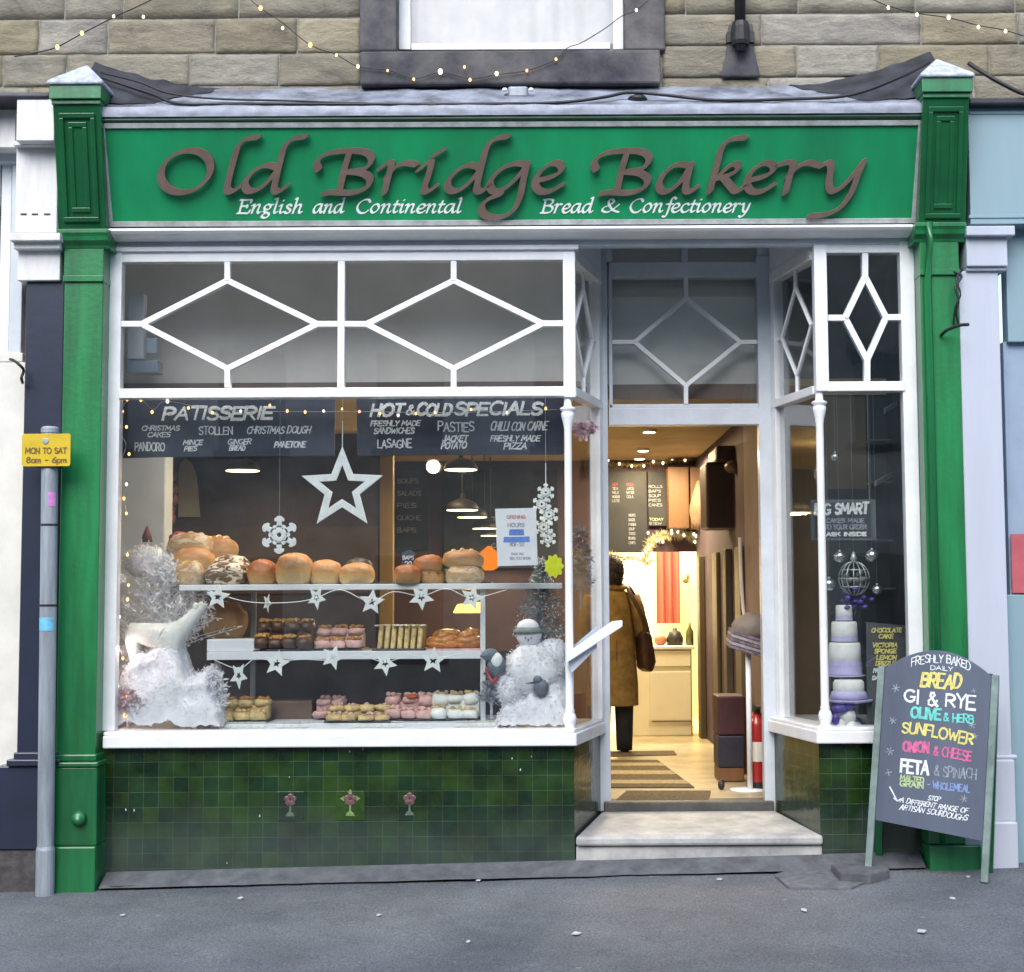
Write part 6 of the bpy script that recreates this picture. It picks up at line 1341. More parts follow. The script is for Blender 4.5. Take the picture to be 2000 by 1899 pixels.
for i, (a, b, y, lab) in enumerate(((414, 520, 1417, 'white lace doily edge in front of the custard slices'), (540, 604, 1414, 'small white lace doily in front of the plain brown box'), (690, 790, 1417, 'white lace doily under the yellow tarts'), (888, 972, 1412, 'white lace doily at the right end of the bottom shelf'))):
    m = MB(); Y = .285; n = max(4, int((b - a) / 13))
    for k in range(n):
        c = at(a + (b - a) * (k + .5) / n, y, Y); r = (b - a) / n * .56 * S(Y)
        m.lathe([(r, 0), (r, .003)], (c.x, Y + .0, z3 + .003 + .0004 * (k % 3)), 12); m.prism([(c.x - r, Y - .029, z3 - .001), (c.x + r, Y - .029, z3 - .001), (c.x + r * .5, Y - .03, z3 - .022), (c.x - r * .5, Y - .03, z3 - .022)], (0, .002, 0))
    tag(m.build('lace_doily', M['icing']), lab, 'doily', 'lace doilies along the bottom shelf')

# ------------------------------------------------------------------ hanging ornaments
def star_pts(c, ro, ri, rot=0.): return [Vector((c.x + (ro if k % 2 == 0 else ri) * math.sin(rot + math.pi * k / 5), c.y, c.z + (ro if k % 2 == 0 else ri) * math.cos(rot + math.pi * k / 5))) for k in range(10)]
def star(name, label, c, ro, ri, w, d, mat_, group=None, rot=0., cat='star'):
    """open star: outer outline ro/ri, inner outline scaled"""
    a = star_pts(c, ro, ri, rot); b = star_pts(c, ro * w, ri * w, rot); m = MB(); n = 10; D_ = Vector((0, d, 0))
    m.add(a + b + [p + D_ for p in a] + [p + D_ for p in b], [f for i in range(n) for f in ((i, (i + 1) % n, (i + 1) % n + n, i + n), (i + 2 * n, i + 3 * n, (i + 1) % n + 3 * n, (i + 1) % n + 2 * n), (i, i + 2 * n, (i + 1) % n + 2 * n, (i + 1) % n), (i + n, (i + 1) % n + n, (i + 1) % n + 3 * n, i + 3 * n))])
    return tag(m.build(name, mat_, bev=.002), label, cat, group)
c = at(668, 955, .2); ro = 84 * S(.2)
so = star('hanging_star', 'large open white star hanging in the middle of the window', c, ro, ro * .43, .56, .018, M['ornament'])
q = MB(); q.tube([c + Vector((0, .008, ro)), Vector((c.x, c.y + .008, ZZ(668, 822, .2)))], .0025, 6); q.tube([c + Vector((0, .008, ro)), Vector((c.x, c.y + .008, ZZ(660, 760, .2)))], .0008, 5); q.build('cord', M['ornament'], so)
def flake(c, r, mb, d=.010):
    for k in range(6):
        g = math.pi * k / 3 + math.pi / 6 * 0; u = Vector((math.sin(g), 0, math.cos(g))); v = Vector((u.z, 0, -u.x)); e = Vector((0, .0005 * k, 0))
        mb.prism([c + e + u * r * .22 - v * r * .16, c + e + u * r * .72 - v * r * .13, c + e + u * r * .72 - v * r * .26, c + e + u * r * .86 - v * r * .26, c + e + u * r - v * r * .08, c + e + u * r + v * r * .08, c + e + u * r * .86 + v * r * .26, c + e + u * r * .72 + v * r * .26, c + e + u * r * .72 + v * r * .13, c + e + u * r * .22 + v * r * .16], (0, d, 0))
        w = c + e + u * r * .42; mb.prism([w - v * r * .34 - u * r * .1, w - v * r * .34 + u * r * .06, w + u * r * .1 , w + v * r * .34 + u * r * .06, w + v * r * .34 - u * r * .1, w - u * r * .02], (0, d * .9, 0))
    n = 18; a = [c + Vector((r * .34 * math.cos(2 * math.pi * i / n), -.003, r * .34 * math.sin(2 * math.pi * i / n))) for i in range(n)]; b = [c + (p - c) * .36 for p in a]
    for p in b: p.y = c.y - .003
    D_ = Vector((0, d, 0)); mb.add(a + b + [p + D_ for p in a] + [p + D_ for p in b], [f for i in range(n) for f in ((i, (i + 1) % n, (i + 1) % n + n, i + n), (i, i + 2 * n, (i + 1) % n + 2 * n, (i + 1) % n), (i + n, (i + 1) % n + n, (i + 1) % n + 3 * n, i + 3 * n))])
c = at(545, 1045, .17); q = MB(); flake(c, 37 * S(.17), q); sfk = tag(q.build('hanging_snowflake', M['ornament'], bev=.002), 'white six-armed snowflake hanging left of the big star', 'snowflake')
q = MB(); q.tube([c + Vector((0, .005, 37 * S(.17))), Vector((c.x, c.y + .005, ZZ(660, 760, .17)))], .0007, 5); q.build('cord', M['wire'], sfk)
q = MB()
for (x, y, r, o) in ((1066, 962, 18, 0), (1058, 985, 19, .01), (1072, 1005, 20, .02), (1062, 1030, 20, .01), (1070, 1052, 17, .02)): flake(at(x, y, .2 + o), r * S(.2), q, .008)
c = at(1066, 945, .2); sc_ = tag(q.build('snowflake_string', M['ornament'], bev=.001), 'string of white filigree snowflakes hanging beside the paper notice', 'snowflake string')
q = MB(); q.tube([(c.x, .21, c.z), (c.x, .21, ZZ(1066, 905, .2))], .003, 6); q.tube([(c.x, .21, c.z), (c.x, .21, ZZ(1066, 760, .2))], .0008, 5); q.build('cord', M['ornament'], sc_)
# star garlands on the shelf edges
def stargarland(label, wire, stars, Y):
    o = tag(MB().tube(crom([at(x, y, Y) for x, y in wire], 6), .0025, 6).build('star_garland', M['ornament'], smooth=True), label, 'star garland', 'star garlands on the shelves')
    for (x, y, r, rot, sq) in stars:
        c = at(x, y, Y - .012); a = star_pts(Vector((0, 0, 0)), r * S(Y), r * S(Y) * .46, rot); b = [p * .32 for p in a]; n = 10
        T = lambda p, d: Vector((c.x + p.x * sq, c.y + d + p.x * (1 - sq) * .8, c.z + p.z))
        m = MB(); m.add([T(p, 0) for p in a] + [T(p, 0) for p in b] + [T(p, .008) for p in a] + [T(p, .008) for p in b], [f for i in range(n) for f in ((i, (i + 1) % n, (i + 1) % n + n, i + n), (i + 2 * n, i + 3 * n, (i + 1) % n + 3 * n, (i + 1) % n + 2 * n), (i, i + 2 * n, (i + 1) % n + 2 * n, (i + 1) % n), (i + n, (i + 1) % n + n, (i + 1) % n + 3 * n, i + 3 * n))])
        m.build('star', M['ornament'], o, bev=.001)
    for (x, y) in [(p[0], p[1]) for p in wire[1:-1:2]]: MB().blob(at(x, y, Y - .006), (.009,) * 3, sub=2).build('bead', M['signwhite'], o, smooth=True)
stargarland('garland of white stars below the top shelf', [(400, 1150), (425, 1160), (475, 1174), (520, 1178), (578, 1176), (618, 1168), (665, 1152), (722, 1175), (768, 1156), (823, 1164), (872, 1150), (922, 1168), (990, 1152)],
            [(425, 1166, 25, .1, 1), (522, 1178, 20, .4, .35), (618, 1168, 24, .5, .75), (726, 1176, 26, .12, 1), (823, 1167, 26, .55, 1), (922, 1168, 26, .3, .95)], .29)
stargarland('garland of white stars along the edge of the middle shelf', [(420, 1290), (466, 1306), (500, 1286), (538, 1292), (592, 1288), (650, 1290), (700, 1280), (752, 1293), (800, 1280), (846, 1286), (905, 1276)],
            [(466, 1320, 27, .55, .6), (540, 1296, 27, .2, .95), (650, 1284, 26, .35, .9), (752, 1296, 25, .5, .95), (846, 1290, 27, .08, 1)], .29)

# notices stuck to the glass
pn = tag(MB().prism([at(967, 994, .125), at(1047, 992, .125), at(1050, 1104, .125), at(972, 1106, .125)], (0, .0015, 0)).build('paper_notice', M['paper']), 'white paper notice with blue highlighted lines stuck inside the window', 'notice')
def ptext(t, a, b, c_, d, m, pen): w = MB(); chalk_px(w, t, a, b, c_, d, .1245, pen, lift=.0006, tiltdeg=0); w.build('lettering', M[m], pn)
ptext('OPENING', 990, 1026, 1007, 1013, 'inkred', 1.6); ptext('HOURS', 992, 1024, 1022, 1029, 'inkgrey', 1.8); ptext('MON - SAT', 996, 1024, 1060, 1067, 'inkgrey', 1.5); ptext('THANK YOU', 998, 1022, 1080, 1084, 'inkgrey', 1.); ptext('SEE YOU SOON', 996, 1036, 1088, 1093, 'inkgrey', 1.)
q = MB(); q.quad(at(994, 1046, .1243), at(1024, 1046, .1243), at(1023, 1034, .1243), at(995, 1034, .1243)); q.quad(at(983, 1060, .1243), at(1035, 1059, .1243), at(1034, 1048, .1243), at(984, 1049, .1243)); q.build('highlight', M['inkblue'], pn)
c = at(1082, 1106, .12); q = MB(); n = 64; r = 22 * S(.12)
q.prism([c + Vector((r * (.9 + .1 * math.cos(9 * 2 * math.pi * i / n)) * .88 * math.cos(2 * math.pi * i / n), 0, r * 1.08 * (.9 + .1 * math.cos(9 * 2 * math.pi * i / n)) * math.sin(2 * math.pi * i / n))) for i in range(n)], (0, .002, 0))
nc = tag(q.build('price_star', M['neon']), 'neon yellow scalloped card stuck in the lower right of the window', 'card')

# ------------------------------------------------------------------ snow scene on the left
def rnd(s=1.): return Vector((rng.gauss(0, 1), rng.gauss(0, 1), rng.gauss(0, 1))).normalized() * s
q = MB(); xa, xb = XX(222, 1400, .16), XX(432, 1400, .16)
def snowf(u, v):
    x = xa + (xb - xa) * u; y = .13 + .36 * v
    pr = [(.0, .30), (.12, .37), (.35, .44), (.55, .42), (.64, .26), (.72, .28), (.85, .33), (.93, .18), (1., .01)]
    for (u0, h0), (u1, h1) in zip(pr[:-1], pr[1:]):
        if u0 <= u <= u1: h = h0 + (h1 - h0) * (u - u0) / (u1 - u0)
    h = .018 + h * (.06 + .94 * min(1, v * 2.6) ** .55)
    h += .035 * mnoise.noise(Vector((x * 9, y * 9, 2))) + .015 * mnoise.noise(Vector((x * 26, y * 26, 5)))
    return (x + .02 * mnoise.noise(Vector((x * 8, h * 12, 3))), y + .03 * min(1, v * 4) * mnoise.noise(Vector((x * 10, h * 14, 7))), zb + max(.004, h))
q.grid(snowf, 70, 46); so_ = tag(q.build('snow_blanket', M['snow'], smooth=True), 'crumpled white snow blanket under the polar bear in the left of the window', 'snow blanket', None)
def fluff(parent, pts, n, L, mat_='fluff', nm='fluff'):
    if not n: return
    m = MB()
    for i in range(n):
        p = pts[rng.randrange(len(pts))] + rnd(.012); e = (rnd() + Vector((0, -.7, .3))).normalized() * L * rng.uniform(.4, 1); w = e.cross(rnd()).normalized() * L * .16
        m.add([p - w, p + e * .55 + w, p + e, p + e * .5 - w * .6], [(0, 1, 2, 3)])
    m.build(nm, M[mat_], parent, fix=False)
snow_pts = [Vector(snowf(u / 40, v / 30)) for u in range(41) for v in range(22)]
# bear figure, head stretched up to the right
def loft(mb, path, radii, n=16, flat=1.):
    P = [Vector(p) for p in path]; k = len(mb.v); m = len(P)
    for i, p in enumerate(P):
        t = (P[min(i + 1, m - 1)] - P[max(i - 1, 0)]).normalized(); a = Vector((0, 1, 0)); b = t.cross(a).normalized(); a = b.cross(t).normalized()
        for j in range(n): g = 2 * math.pi * j / n; mb.v.append(p + a * radii[i] * flat * math.cos(g) + b * radii[i] * math.sin(g))
    for i in range(m - 1):
        for j in range(n): mb.f.append((k + i * n + j, k + i * n + (j + 1) % n, k + (i + 1) * n + (j + 1) % n, k + (i + 1) * n + j))
    mb.f.append(tuple(k + j for j in range(n))); mb.f.append(tuple(k + (m - 1) * n + j for j in range(n - 1, -1, -1)))
def skin_obj(name, joints, bones, mat_, parent=None, sub=2, root=0, **t):
    """joints: [(Vector, rx, ry)]"""
    off = parent.location if parent is not None else Vector((0, 0, 0))
    me = bpy.data.meshes.new(name); me.from_pydata([Vector(j[0]) - off for j in joints], bones, []); o = bpy.data.objects.new(name, me); COL.objects.link(o); me.materials.append(mat_)
    if parent is not None: o.parent = parent
    sk = o.modifiers.new('skin', 'SKIN'); sk.use_smooth_shade = True
    for i, j in enumerate(joints): me.skin_vertices[0].data[i].radius = (j[1], j[2] if len(j) > 2 else j[1])
    me.skin_vertices[0].data[root].use_root = True
    sb = o.modifiers.new('subdivision', 'SUBSURF'); sb.levels = sub; sb.render_levels = sub
    for k, v in t.items(): o[k] = v
    return o
Yq = .33; bs = S(Yq); A = lambda x, y, d=0.: at(x, y, Yq + d)
J = [(A(292, 1228), 30 * bs, 27 * bs), (A(264, 1240), 29 * bs), (A(326, 1246), 27 * bs), (A(350, 1234), 22 * bs), (A(376, 1206), 14 * bs), (A(392, 1188), 12 * bs), (A(402, 1176), 7 * bs),
     (A(258, 1262, -.04), 14 * bs), (A(262, 1284, -.045), 9 * bs), (A(262, 1304, -.045), 10 * bs), (A(272, 1264, .05), 12 * bs), (A(276, 1300, .05), 9 * bs),
     (A(336, 1268, -.04), 12 * bs), (A(338, 1288, -.045), 8.5 * bs), (A(342, 1302, -.045), 9 * bs), (A(352, 1262, .05), 12 * bs), (A(362, 1300, .05), 9 * bs), (A(246, 1232), 6 * bs)]
bear = skin_obj('polar_bear_figure', J, [(0, 1), (0, 2), (2, 3), (3, 4), (4, 5), (5, 6), (1, 7), (7, 8), (8, 9), (1, 10), (10, 11), (2, 12), (12, 13), (13, 14), (2, 15), (15, 16), (1, 17)], pbr('cream_white_plush', (.74, .77, .74), .9, .06, 14., .3, 120.))
tag(bear, 'white standing polar bear figure stretching its head up, on the snow blanket', 'figure')
q = MB()
for d in (-.028, .028): q.blob(A(382, 1184, d), (6 * bs, .008, 7 * bs), sub=2)
q.build('ear', bear.data.materials[0], bear, smooth=True)
q = MB(); q.blob(A(406, 1172), (4 * bs, .010, 3.4 * bs), sub=2); q.blob(A(398, 1176, -.030), (2 * bs, .004, 2 * bs), sub=1); q.build('nose_and_eye', M['iron'], bear, smooth=True)
fluff(so_, snow_pts, 1900, .025); dg = bpy.context.evaluated_depsgraph_get(); bev_ = bear.evaluated_get(dg).to_mesh(); bpts = [v.co.copy() for v in bev_.vertices]; fluff(bear, bpts, 1500, .020)
# white twig tree behind it
def twigtree(name, label, cat, base, htop, spread, n, mat_, leaf, group=None):
    m = MB(); base = Vector(base)
    m.tube([base, base + Vector((0, 0, htop))], .008, 6, [.010, .003])
    for i in range(n):
        t = rng.random() ** .8; p = base + Vector((0, 0, htop * (.12 + .85 * t))); g = rng.uniform(0, 6.28)
        L = spread * (1.05 - t) * rng.uniform(.6, 1.1) + .03; d = Vector((math.cos(g), .55 * math.sin(g), rng.uniform(.3, 1.1))).normalized() * L
        q_ = p + d; m.tube([p, p + d * .5 + Vector((0, 0, .01)), q_], .002, 4, [.003, .0022, .001])
        for k in range(leaf):
            s = rng.uniform(.25, 1.); a = p + d * s; e = (rnd() + d.normalized() * .8).normalized() * rng.uniform(.018, .05); w = e.cross(rnd()).normalized() * rng.uniform(.003, .008)
            m.add([a - w * .3, a + e * .5 + w, a + e, a + e * .5 - w], [(0, 1, 2, 3)])
    return tag(m.build(name, mat_, fix=False), label, cat, group)
twigtree('twig_tree', 'white feathery twig tree behind the polar bear figure', 'tree', at(325, 1320, .50), .66, .40, 230, M['twig'], 14)
twigtree('twig_tree', 'pink-white feathery sprig in the bottom left corner of the window', 'sprig', at(250, 1420, .17), .18, .14, 40, pbr('pink_white_tinsel', (.62, .46, .52), .5, .2, 30., 0), 14)
twigtree('twig_tree', 'pale fronds falling from the snow blanket towards the custard slices', 'fronds', at(418, 1420, .24), .30, .10, 60, M['twig'], 12)
q = MB(); y = .62; c = at(290, 1098, y); q.blob(c, (46 * S(y), .10, 30 * S(y)), .2, 2.2); mo_ = tag(q.build('snow_mound', M['snow'], smooth=True), 'pale snowy mound behind the twig tree at the left of the window', 'snow'); fluff(mo_, [v.copy() for v in q.v], 900, .035)
q = MB(); c = at(287, 1052, .72); q.lathe([(.034, -.02), (.026, .02), (.004, .075)], c, 12); tag(q.build('felt_hat', pbr('dusky_red_felt', (.16, .05, .05), .8, .2, 14., .2), smooth=True), 'small dusky red pointed hat above the snowy mound', 'hat')
q = MB(); c = at(352, 1052, .72); q.blob(c, (22 * S(.7), .05, 13 * S(.7)), .25, 2.5); tag(q.build('red_bow', M['redorn'], smooth=True), 'red bow behind the loaves at the left of the window', 'bow')
tw = MB(); 
for x in (330, 340, 348, 356, 362): tw.blob(at(336 + 4 * math.sin(x), 930 + (x - 330) * 2.6, 2.6), (.04, .03, .05), .2, 2, None, 1)
tag(tw.build('berry_garland', pbr('red_gold_beads', (.22, .08, .04), .5, .4, 30., 0), smooth=True), 'dark red and gold berry garland hanging on the plum wall', 'garland')

# ------------------------------------------------------------------ snow scene on the right: snowman, penguin, bird and fir
Yr = .30; rs = S(Yr); B = lambda x, y, d=0.: at(x, y, Yr + d)
xa, xb = XX(965, 1410, .17), XX(1108, 1410, .17)
def snowr(u, v):
    x = xa + (xb - xa) * u; y = .132 + .38 * v; pr = [(0, .01), (.12, .12), (.3, .24), (.5, .30), (.72, .34), (.9, .30), (1, .24)]
    for (u0, h0), (u1, h1) in zip(pr[:-1], pr[1:]):
        if u0 <= u <= u1: h = h0 + (h1 - h0) * (u - u0) / (u1 - u0)
    h = h * (.08 + .92 * min(1, v * 2.2) ** .6) + .04 * mnoise.noise(Vector((x * 11, y * 11, 12))) + .016 * mnoise.noise(Vector((x * 30, y * 30, 5)))
    return (x, y + .03 * min(1, v * 4) * mnoise.noise(Vector((x * 12, h * 16, 1))), zb + max(.004, h))
sb_ = tag(MB().grid(snowr, 60, 46).build('snow_blanket', M['snow'], smooth=True), 'crumpled white snow blanket under the snowman in the right of the window', 'snow blanket')
fluff(sb_, [Vector(snowr(u / 40, v / 30)) for u in range(41) for v in range(22)], 900, .028)
sm_ = thing('snowman_figure', 'white snowman figure with a grey-green hat in the right corner of the window', 'figure', B(1040, 1330))
q = MB(); q.blob(B(1040, 1312), (56 * rs, .13, 54 * rs), .16, 2.2, None, 3, 3); q.blob(B(1080, 1290, .05), (34 * rs, .11, 44 * rs), .2, 2.4, None, 3, 9); q.blob(B(1000, 1345, -.02), (30 * rs, .09, 34 * rs), .22, 2.4, None, 3, 5); sbd = q.build('body', M['snow'], sm_, smooth=True); fluff(sm_, [v.copy() for v in q.v if v.y < .34], 2200, .032)
q = MB(); q.blob(B(1033, 1240), (25 * rs, .065, 24 * rs), .04, 2); q.build('head', M['snow'], sm_, smooth=True)
q = MB(); c = B(1031, 1240); q.lathe([(27 * rs, -.002), (30 * rs, .006), (26 * rs, .018), (22 * rs, .03)], (c.x, c.y, ZZ(1031, 1236, Yr)), 22); q.build('hat_band', pbr('grey_green_felt', (.17, .22, .21), .8, .15, 20., .2), sm_, smooth=True)
q = MB(); q.blob(B(1031, 1226), (22 * rs, .055, 17 * rs), .05, 2); q.build('hat', M['snow'], sm_, smooth=True)
q = MB()
for x in (1026, 1038): q.blob(B(x, 1246, -.064), (2 * rs, .005, 2 * rs), sub=1)
q.tube([B(1032, 1250, -.062), B(1031, 1252, -.09)], .004, 6, [.006, .001]); q.build('face', M['greyfeather'], sm_, smooth=True)
bd = MB(); c = B(1057, 1344, -.12); bd.blob(c, (15 * rs, .04, 17 * rs), .06, 2); bd.blob(B(1050, 1328, -.13), (9 * rs, .025, 8 * rs), .03, 2); bd.add([B(1046, 1330, -.14), B(1046, 1336, -.13), B(1024, 1336, -.16)], [(0, 1, 2)]); bd.prism([B(1062, 1354, -.11), B(1072, 1352, -.10), B(1080, 1334, -.07), B(1070, 1334, -.08)], (0, .012, 0))
tag(bd.build('bird_ornament', M['greyfeather'], smooth=True), 'grey bird ornament perched in front of the snowman', 'ornament')
pg = thing('penguin_figure', 'small grey and white penguin figure left of the snowman by the middle shelf', 'figure', at(966, 1320, .24))
Pq = lambda x, y, d=0.: at(x, y, .24 + d); ps = S(.24)
q = MB(); q.blob(Pq(970, 1300), (18 * ps, .045, 22 * ps), .04, 2); q.blob(Pq(958, 1280), (17 * ps, .04, 13 * ps), .04, 2); q.build('body', M['greyfeather'], pg, smooth=True)
q = MB(); q.blob(Pq(970, 1292, -.016), (12 * ps, .035, 17 * ps), .03, 2); q.build('belly', M['ornament'], pg, smooth=True)
q = MB(); q.blob(Pq(944, 1281, -.02), (7 * ps, .010, 3 * ps), .0, 2); q.build('beak', M['greyfeather'], pg, smooth=True)
rdn = MB(); rdn.tube(crom([at(950, 1304, .23), at(954, 1318, .23), at(962, 1332, .22), at(970, 1322, .22), at(968, 1312, .22)]), 3.2 * ps, 8); tag(rdn.build('candy_ornament', M['redorn'], smooth=True), 'dark red striped candy ornament under the penguin figure', 'ornament')
twigtree('silver_sprig', 'silvery grey sprig at the foot of the shelf upright by the snowman', 'sprig', at(960, 1405, .30), .26, .08, 40, pbr('silver_grey_tinsel', (.36, .40, .46), .5, .25, 30., 0), 12)
fb_ = at(1058, 1262, .42); fir = tag(MB().tube([fb_, fb_ + Vector((0, 0, .46))], .01, 6, [.013, .004]).build('fir_tree', M['greyfeather']), 'small frosted fir tree behind the snowman', 'tree')
m = MB()
for i in range(230):
    t = rng.random(); p = fb_ + Vector((0, 0, .02 + .44 * t)); g = rng.uniform(0, 6.28); L = (.165 * (1.02 - t) ** .75 + .012) * rng.uniform(.6, 1.1); d = Vector((math.cos(g), .8 * math.sin(g), rng.uniform(-.15, .5))).normalized() * L
    m.tube([p, p + d], .0016, 3)
    for k in range(12):
        a = p + d * rng.uniform(.15, 1); e = (d.normalized() * .7 + rnd(.9)).normalized() * rng.uniform(.014, .03); w = e.cross(rnd()).normalized() * .0022; m.add([a - w, a + w, a + e], [(0, 1, 2)])
m.build('branches', M['frostfir'], fir, fix=False)
m = MB()
for i in range(420):
    t = rng.random(); g = rng.uniform(0, 6.28); L = (.165 * (1.02 - t) ** .75 + .012); a = fb_ + Vector((L * math.cos(g) * rng.uniform(.6, 1), .8 * L * math.sin(g), .03 + .45 * t + .02)); e = rnd(.02); w = e.cross(rnd()).normalized() * .003; m.add([a - w, a + w, a + e], [(0, 1, 2)])
m.build('frost', M['twig'], fir, fix=False)
twigtree('pink_blossom', 'pale pink blossom spray hanging behind the window column by the door', 'spray', at(1145, 862, .40), .07, .09, 24, pbr('pale_pink_petals', (.68, .50, .56), .6, .12, 30., 0), 14)
twigtree('silver_spray', 'grey glittery spray hanging in the return window beside the door', 'spray', at(1135, 1190, .55), .46, .07, 60, pbr('grey_glitter', (.36, .38, .42), .5, .2, 30., 0), 12)

# ------------------------------------------------------------------ right-hand window
Y9 = 1.0; xa, xm, xb = PX + .061, XX(1692, 900, Y9), 2.299
q = MB(); q.box(xa, xm, Y9, Y9 + .03, FZ, CZ); q.build('display_back', pbr('olive_brown_panel', (.11, .085, .05), .6, .15, 2., .05, 30.), bld)
q = MB(); q.box(xm, xb, Y9, Y9 + .03, FZ, CZ); q.box(xa, xb, Y9 + .0, Y9 + .03, CZ + .001, 3.598); q.build('display_back', M['interiordark'], bld)
q = MB(); pbox(q, 1622, 1712, 955, 1470, Y9 - .02, Y9 - .004); q.build('display_back', pbr('slate_teal_panel', (.022, .032, .042), .5, .2, 3., .04, 30.), bld)
q = MB(); q.box(xa, xb, .46, Y9, 3.598 - .02, 3.598); q.box(XX(1804, 900, .13), XX(1804, 900, .13) + .03, .14, Y9, FZ, 3.4); q.build('display_lining', M['interiordark'], bld)
q = MB(); q.prism([(C2 + .02, .104, zq1 - .06), (b0 + .04, .104, zq1 - .06), (b0 + .2, Y9 - .001, zq1 - .06), (D2 + .06, Y9 - .001, zq1 - .06), (D2 + .06, Yd - .02, zq1 - .06)], (0, 0, .05)); q.build('window_bed', M['shelf'], wr, bev=.003)
zq = zq1 - .01
bb_ = thing('chalk_sign', 'grey framed chalkboard hanging behind the right window column', 'chalkboard', at(1646, 1015, .40))
q = MB(); pbox(q, 1584, 1711, 976, 1056, .40, .415); q.build('frame', pbr('slate_frame', (.10, .13, .15), .6, .1, 8., 0), bb_, bev=.003)
q = MB(); pbox(q, 1592, 1703, 982, 1050, .396, .405); q.build('panel', pbr('slate_panel', (.035, .05, .06), .6, .2, 4., .04, 60.), bb_)
def bt(t, a, b, c_, d, Y, m, pen, par, **kw): w = MB(); chalk_px(w, t, a, b, c_, d, Y, pen, **kw); w.build('lettering', M[m], par)
bt('BIG SMART', 1592, 1694, 984, 1004, .394, 'chalk', 4.6, bb_, slant=.1, wob=.06); bt('CAKES MADE', 1614, 1688, 1013, 1021, .394, 'chalkgrey', 2.2, bb_); bt('TO YOUR ORDER', 1610, 1692, 1025, 1034, .394, 'chalkgrey', 2.4, bb_); bt('ASK INSIDE', 1614, 1692, 1040, 1047, .394, 'chalk', 2.6, bb_)
q = MB()
for x in (1600, 1698): p = at(x, 978, .407); q.tube([p, (p.x, p.y, ZZ(1650, 760, .407))], .0012, 5)
q.build('cord', M['wire'], bb_)
for (x, y, r, Yx, lab) in ((1640, 1088, 11.5, .30, 'silver bauble hanging at the left below the chalk sign'), (1703, 1086, 13, .32, 'largest silver bauble hanging at the right below the chalk sign'), (1619, 1142, 13, .36, 'dull silver bauble beside the window column'), (1713, 1152, 10, .34, 'small greenish silver bauble lowest on the right'), (1631, 893, 9, .36, 'pale bauble hanging high in the right window')):
    c = at(x, y, Yx); s = S(Yx); b = tag(MB().blob(c, (r * s,) * 3).build('hanging_bauble', M['silver'], smooth=True), lab, 'bauble', 'baubles in the right window')
    m = MB(); m.lathe([(r * s * .22, 0), (r * s * .2, .008)], (c.x, c.y, c.z + r * s * .97), 10); m.tube([(c.x, c.y, c.z + r * s), (c.x, c.y, ZZ(1690, 760, Yx))], .0004, 5); m.build('cap_and_thread', M['wire'], b)
c = at(1668, 1130, .38); s = S(.38); m = MB(); r = 30 * s
for k in range(7):
    g = math.pi * k / 7; m.tube([c + Vector((r * math.sin(t) * math.cos(g), r * math.sin(t) * math.sin(g), r * 1.1 * math.cos(t))) for t in [2 * math.pi * j / 24 for j in range(25)]], .003, 5)
for h in (-.5, 0, .5): m.tube([c + Vector((r * math.sqrt(1 - h * h) * math.cos(t), r * math.sqrt(1 - h * h) * math.sin(t), r * 1.1 * h)) for t in [2 * math.pi * j / 24 for j in range(25)]], .003, 5)
m.tube([c + Vector((0, 0, r * 1.1)), Vector((c.x, c.y, ZZ(1690, 760, .38)))], .0005, 5); m.lathe([(.012, 0), (.02, .02), (.006, .06)], c + Vector((0, 0, r * 1.05)), 10)
wb = tag(m.build('wire_ball', M['wire'], smooth=True), 'open wire ball ornament hanging between the silver baubles', 'ornament')
m = MB()
for i in range(14): m.blob(c + rnd(r * .6), (.018, .018, .018), .2, 2, None, 1)
m.build('berry_cluster', pbr('grey_green_berries', (.22, .27, .26), .5, .3, 20., 0), wb, smooth=True)
wc = thing('wedding_cake', 'tall tiered white cake with lilac bands in the right window', 'cake', (XX(1650, 1330, .40), .40, zq))
cx = XX(1650, 1280, .40); s = S(.40); Zp = lambda y: ZZ(1650, y, .40)
q = MB(); q.lathe([(.09, 0), (.085, .02), (.03, .06), (.03, Zp(1318) - zq - .02), (.115, Zp(1318) - zq - .006), (.115, Zp(1318) - zq)], (cx, .40, zq), 24); q.build('cake_stand', M['lilac'], wc, smooth=False)
for (y0, y1, r) in ((1302, 1255, 31), (1253, 1214, 25), (1212, 1182, 16)):
    q = MB(); rr_ = r * s; h = Zp(y1) - Zp(y0); q.lathe([(rr_, 0), (rr_ * 1.01, h * .5), (rr_ * .98, h * .92), (rr_ * .9, h), (0, h)], (cx, .40, Zp(y0)), 28); q.build('tier', M['icing'], wc, smooth=True)
    q = MB(); q.lathe([(rr_ * 1.025, 0), (rr_ * 1.025, h * .26)], (cx, .40, Zp(y0) + .002), 28); q.build('ribbon', M['lilac'], wc)
q = MB(); q.lathe([(0, 0), (33 * s, .0), (33 * s, Zp(1302) - Zp(1317)), (0, Zp(1302) - Zp(1317))][1:3], (cx, .40, Zp(1317)), 28); q.build('cake_board', M['lilac'], wc)
q = MB()
for i in range(26): q.blob(Vector((cx, .4, Zp(1180))) + Vector((rng.gauss(.03, .045), rng.gauss(0, .03), rng.uniform(-.02, .10))), (.02, .02, .014), .3, 2, None, 1, i)
q.build('flowers', M['purple'], wc, smooth=True)
q = MB()
for i in range(20): a = Vector((cx, .4, Zp(1185))) + Vector((rng.gauss(0, .06), rng.gauss(0, .03), rng.uniform(-.12, .04))); e = rnd(.04); w = e.cross(rnd()).normalized() * .01; q.add([a - w, a + e, a + w], [(0, 1, 2)])
q.build('leaves', pbr('dark_green_leaves', (.05, .09, .05), .6, .2, 20., 0), wc, fix=False)
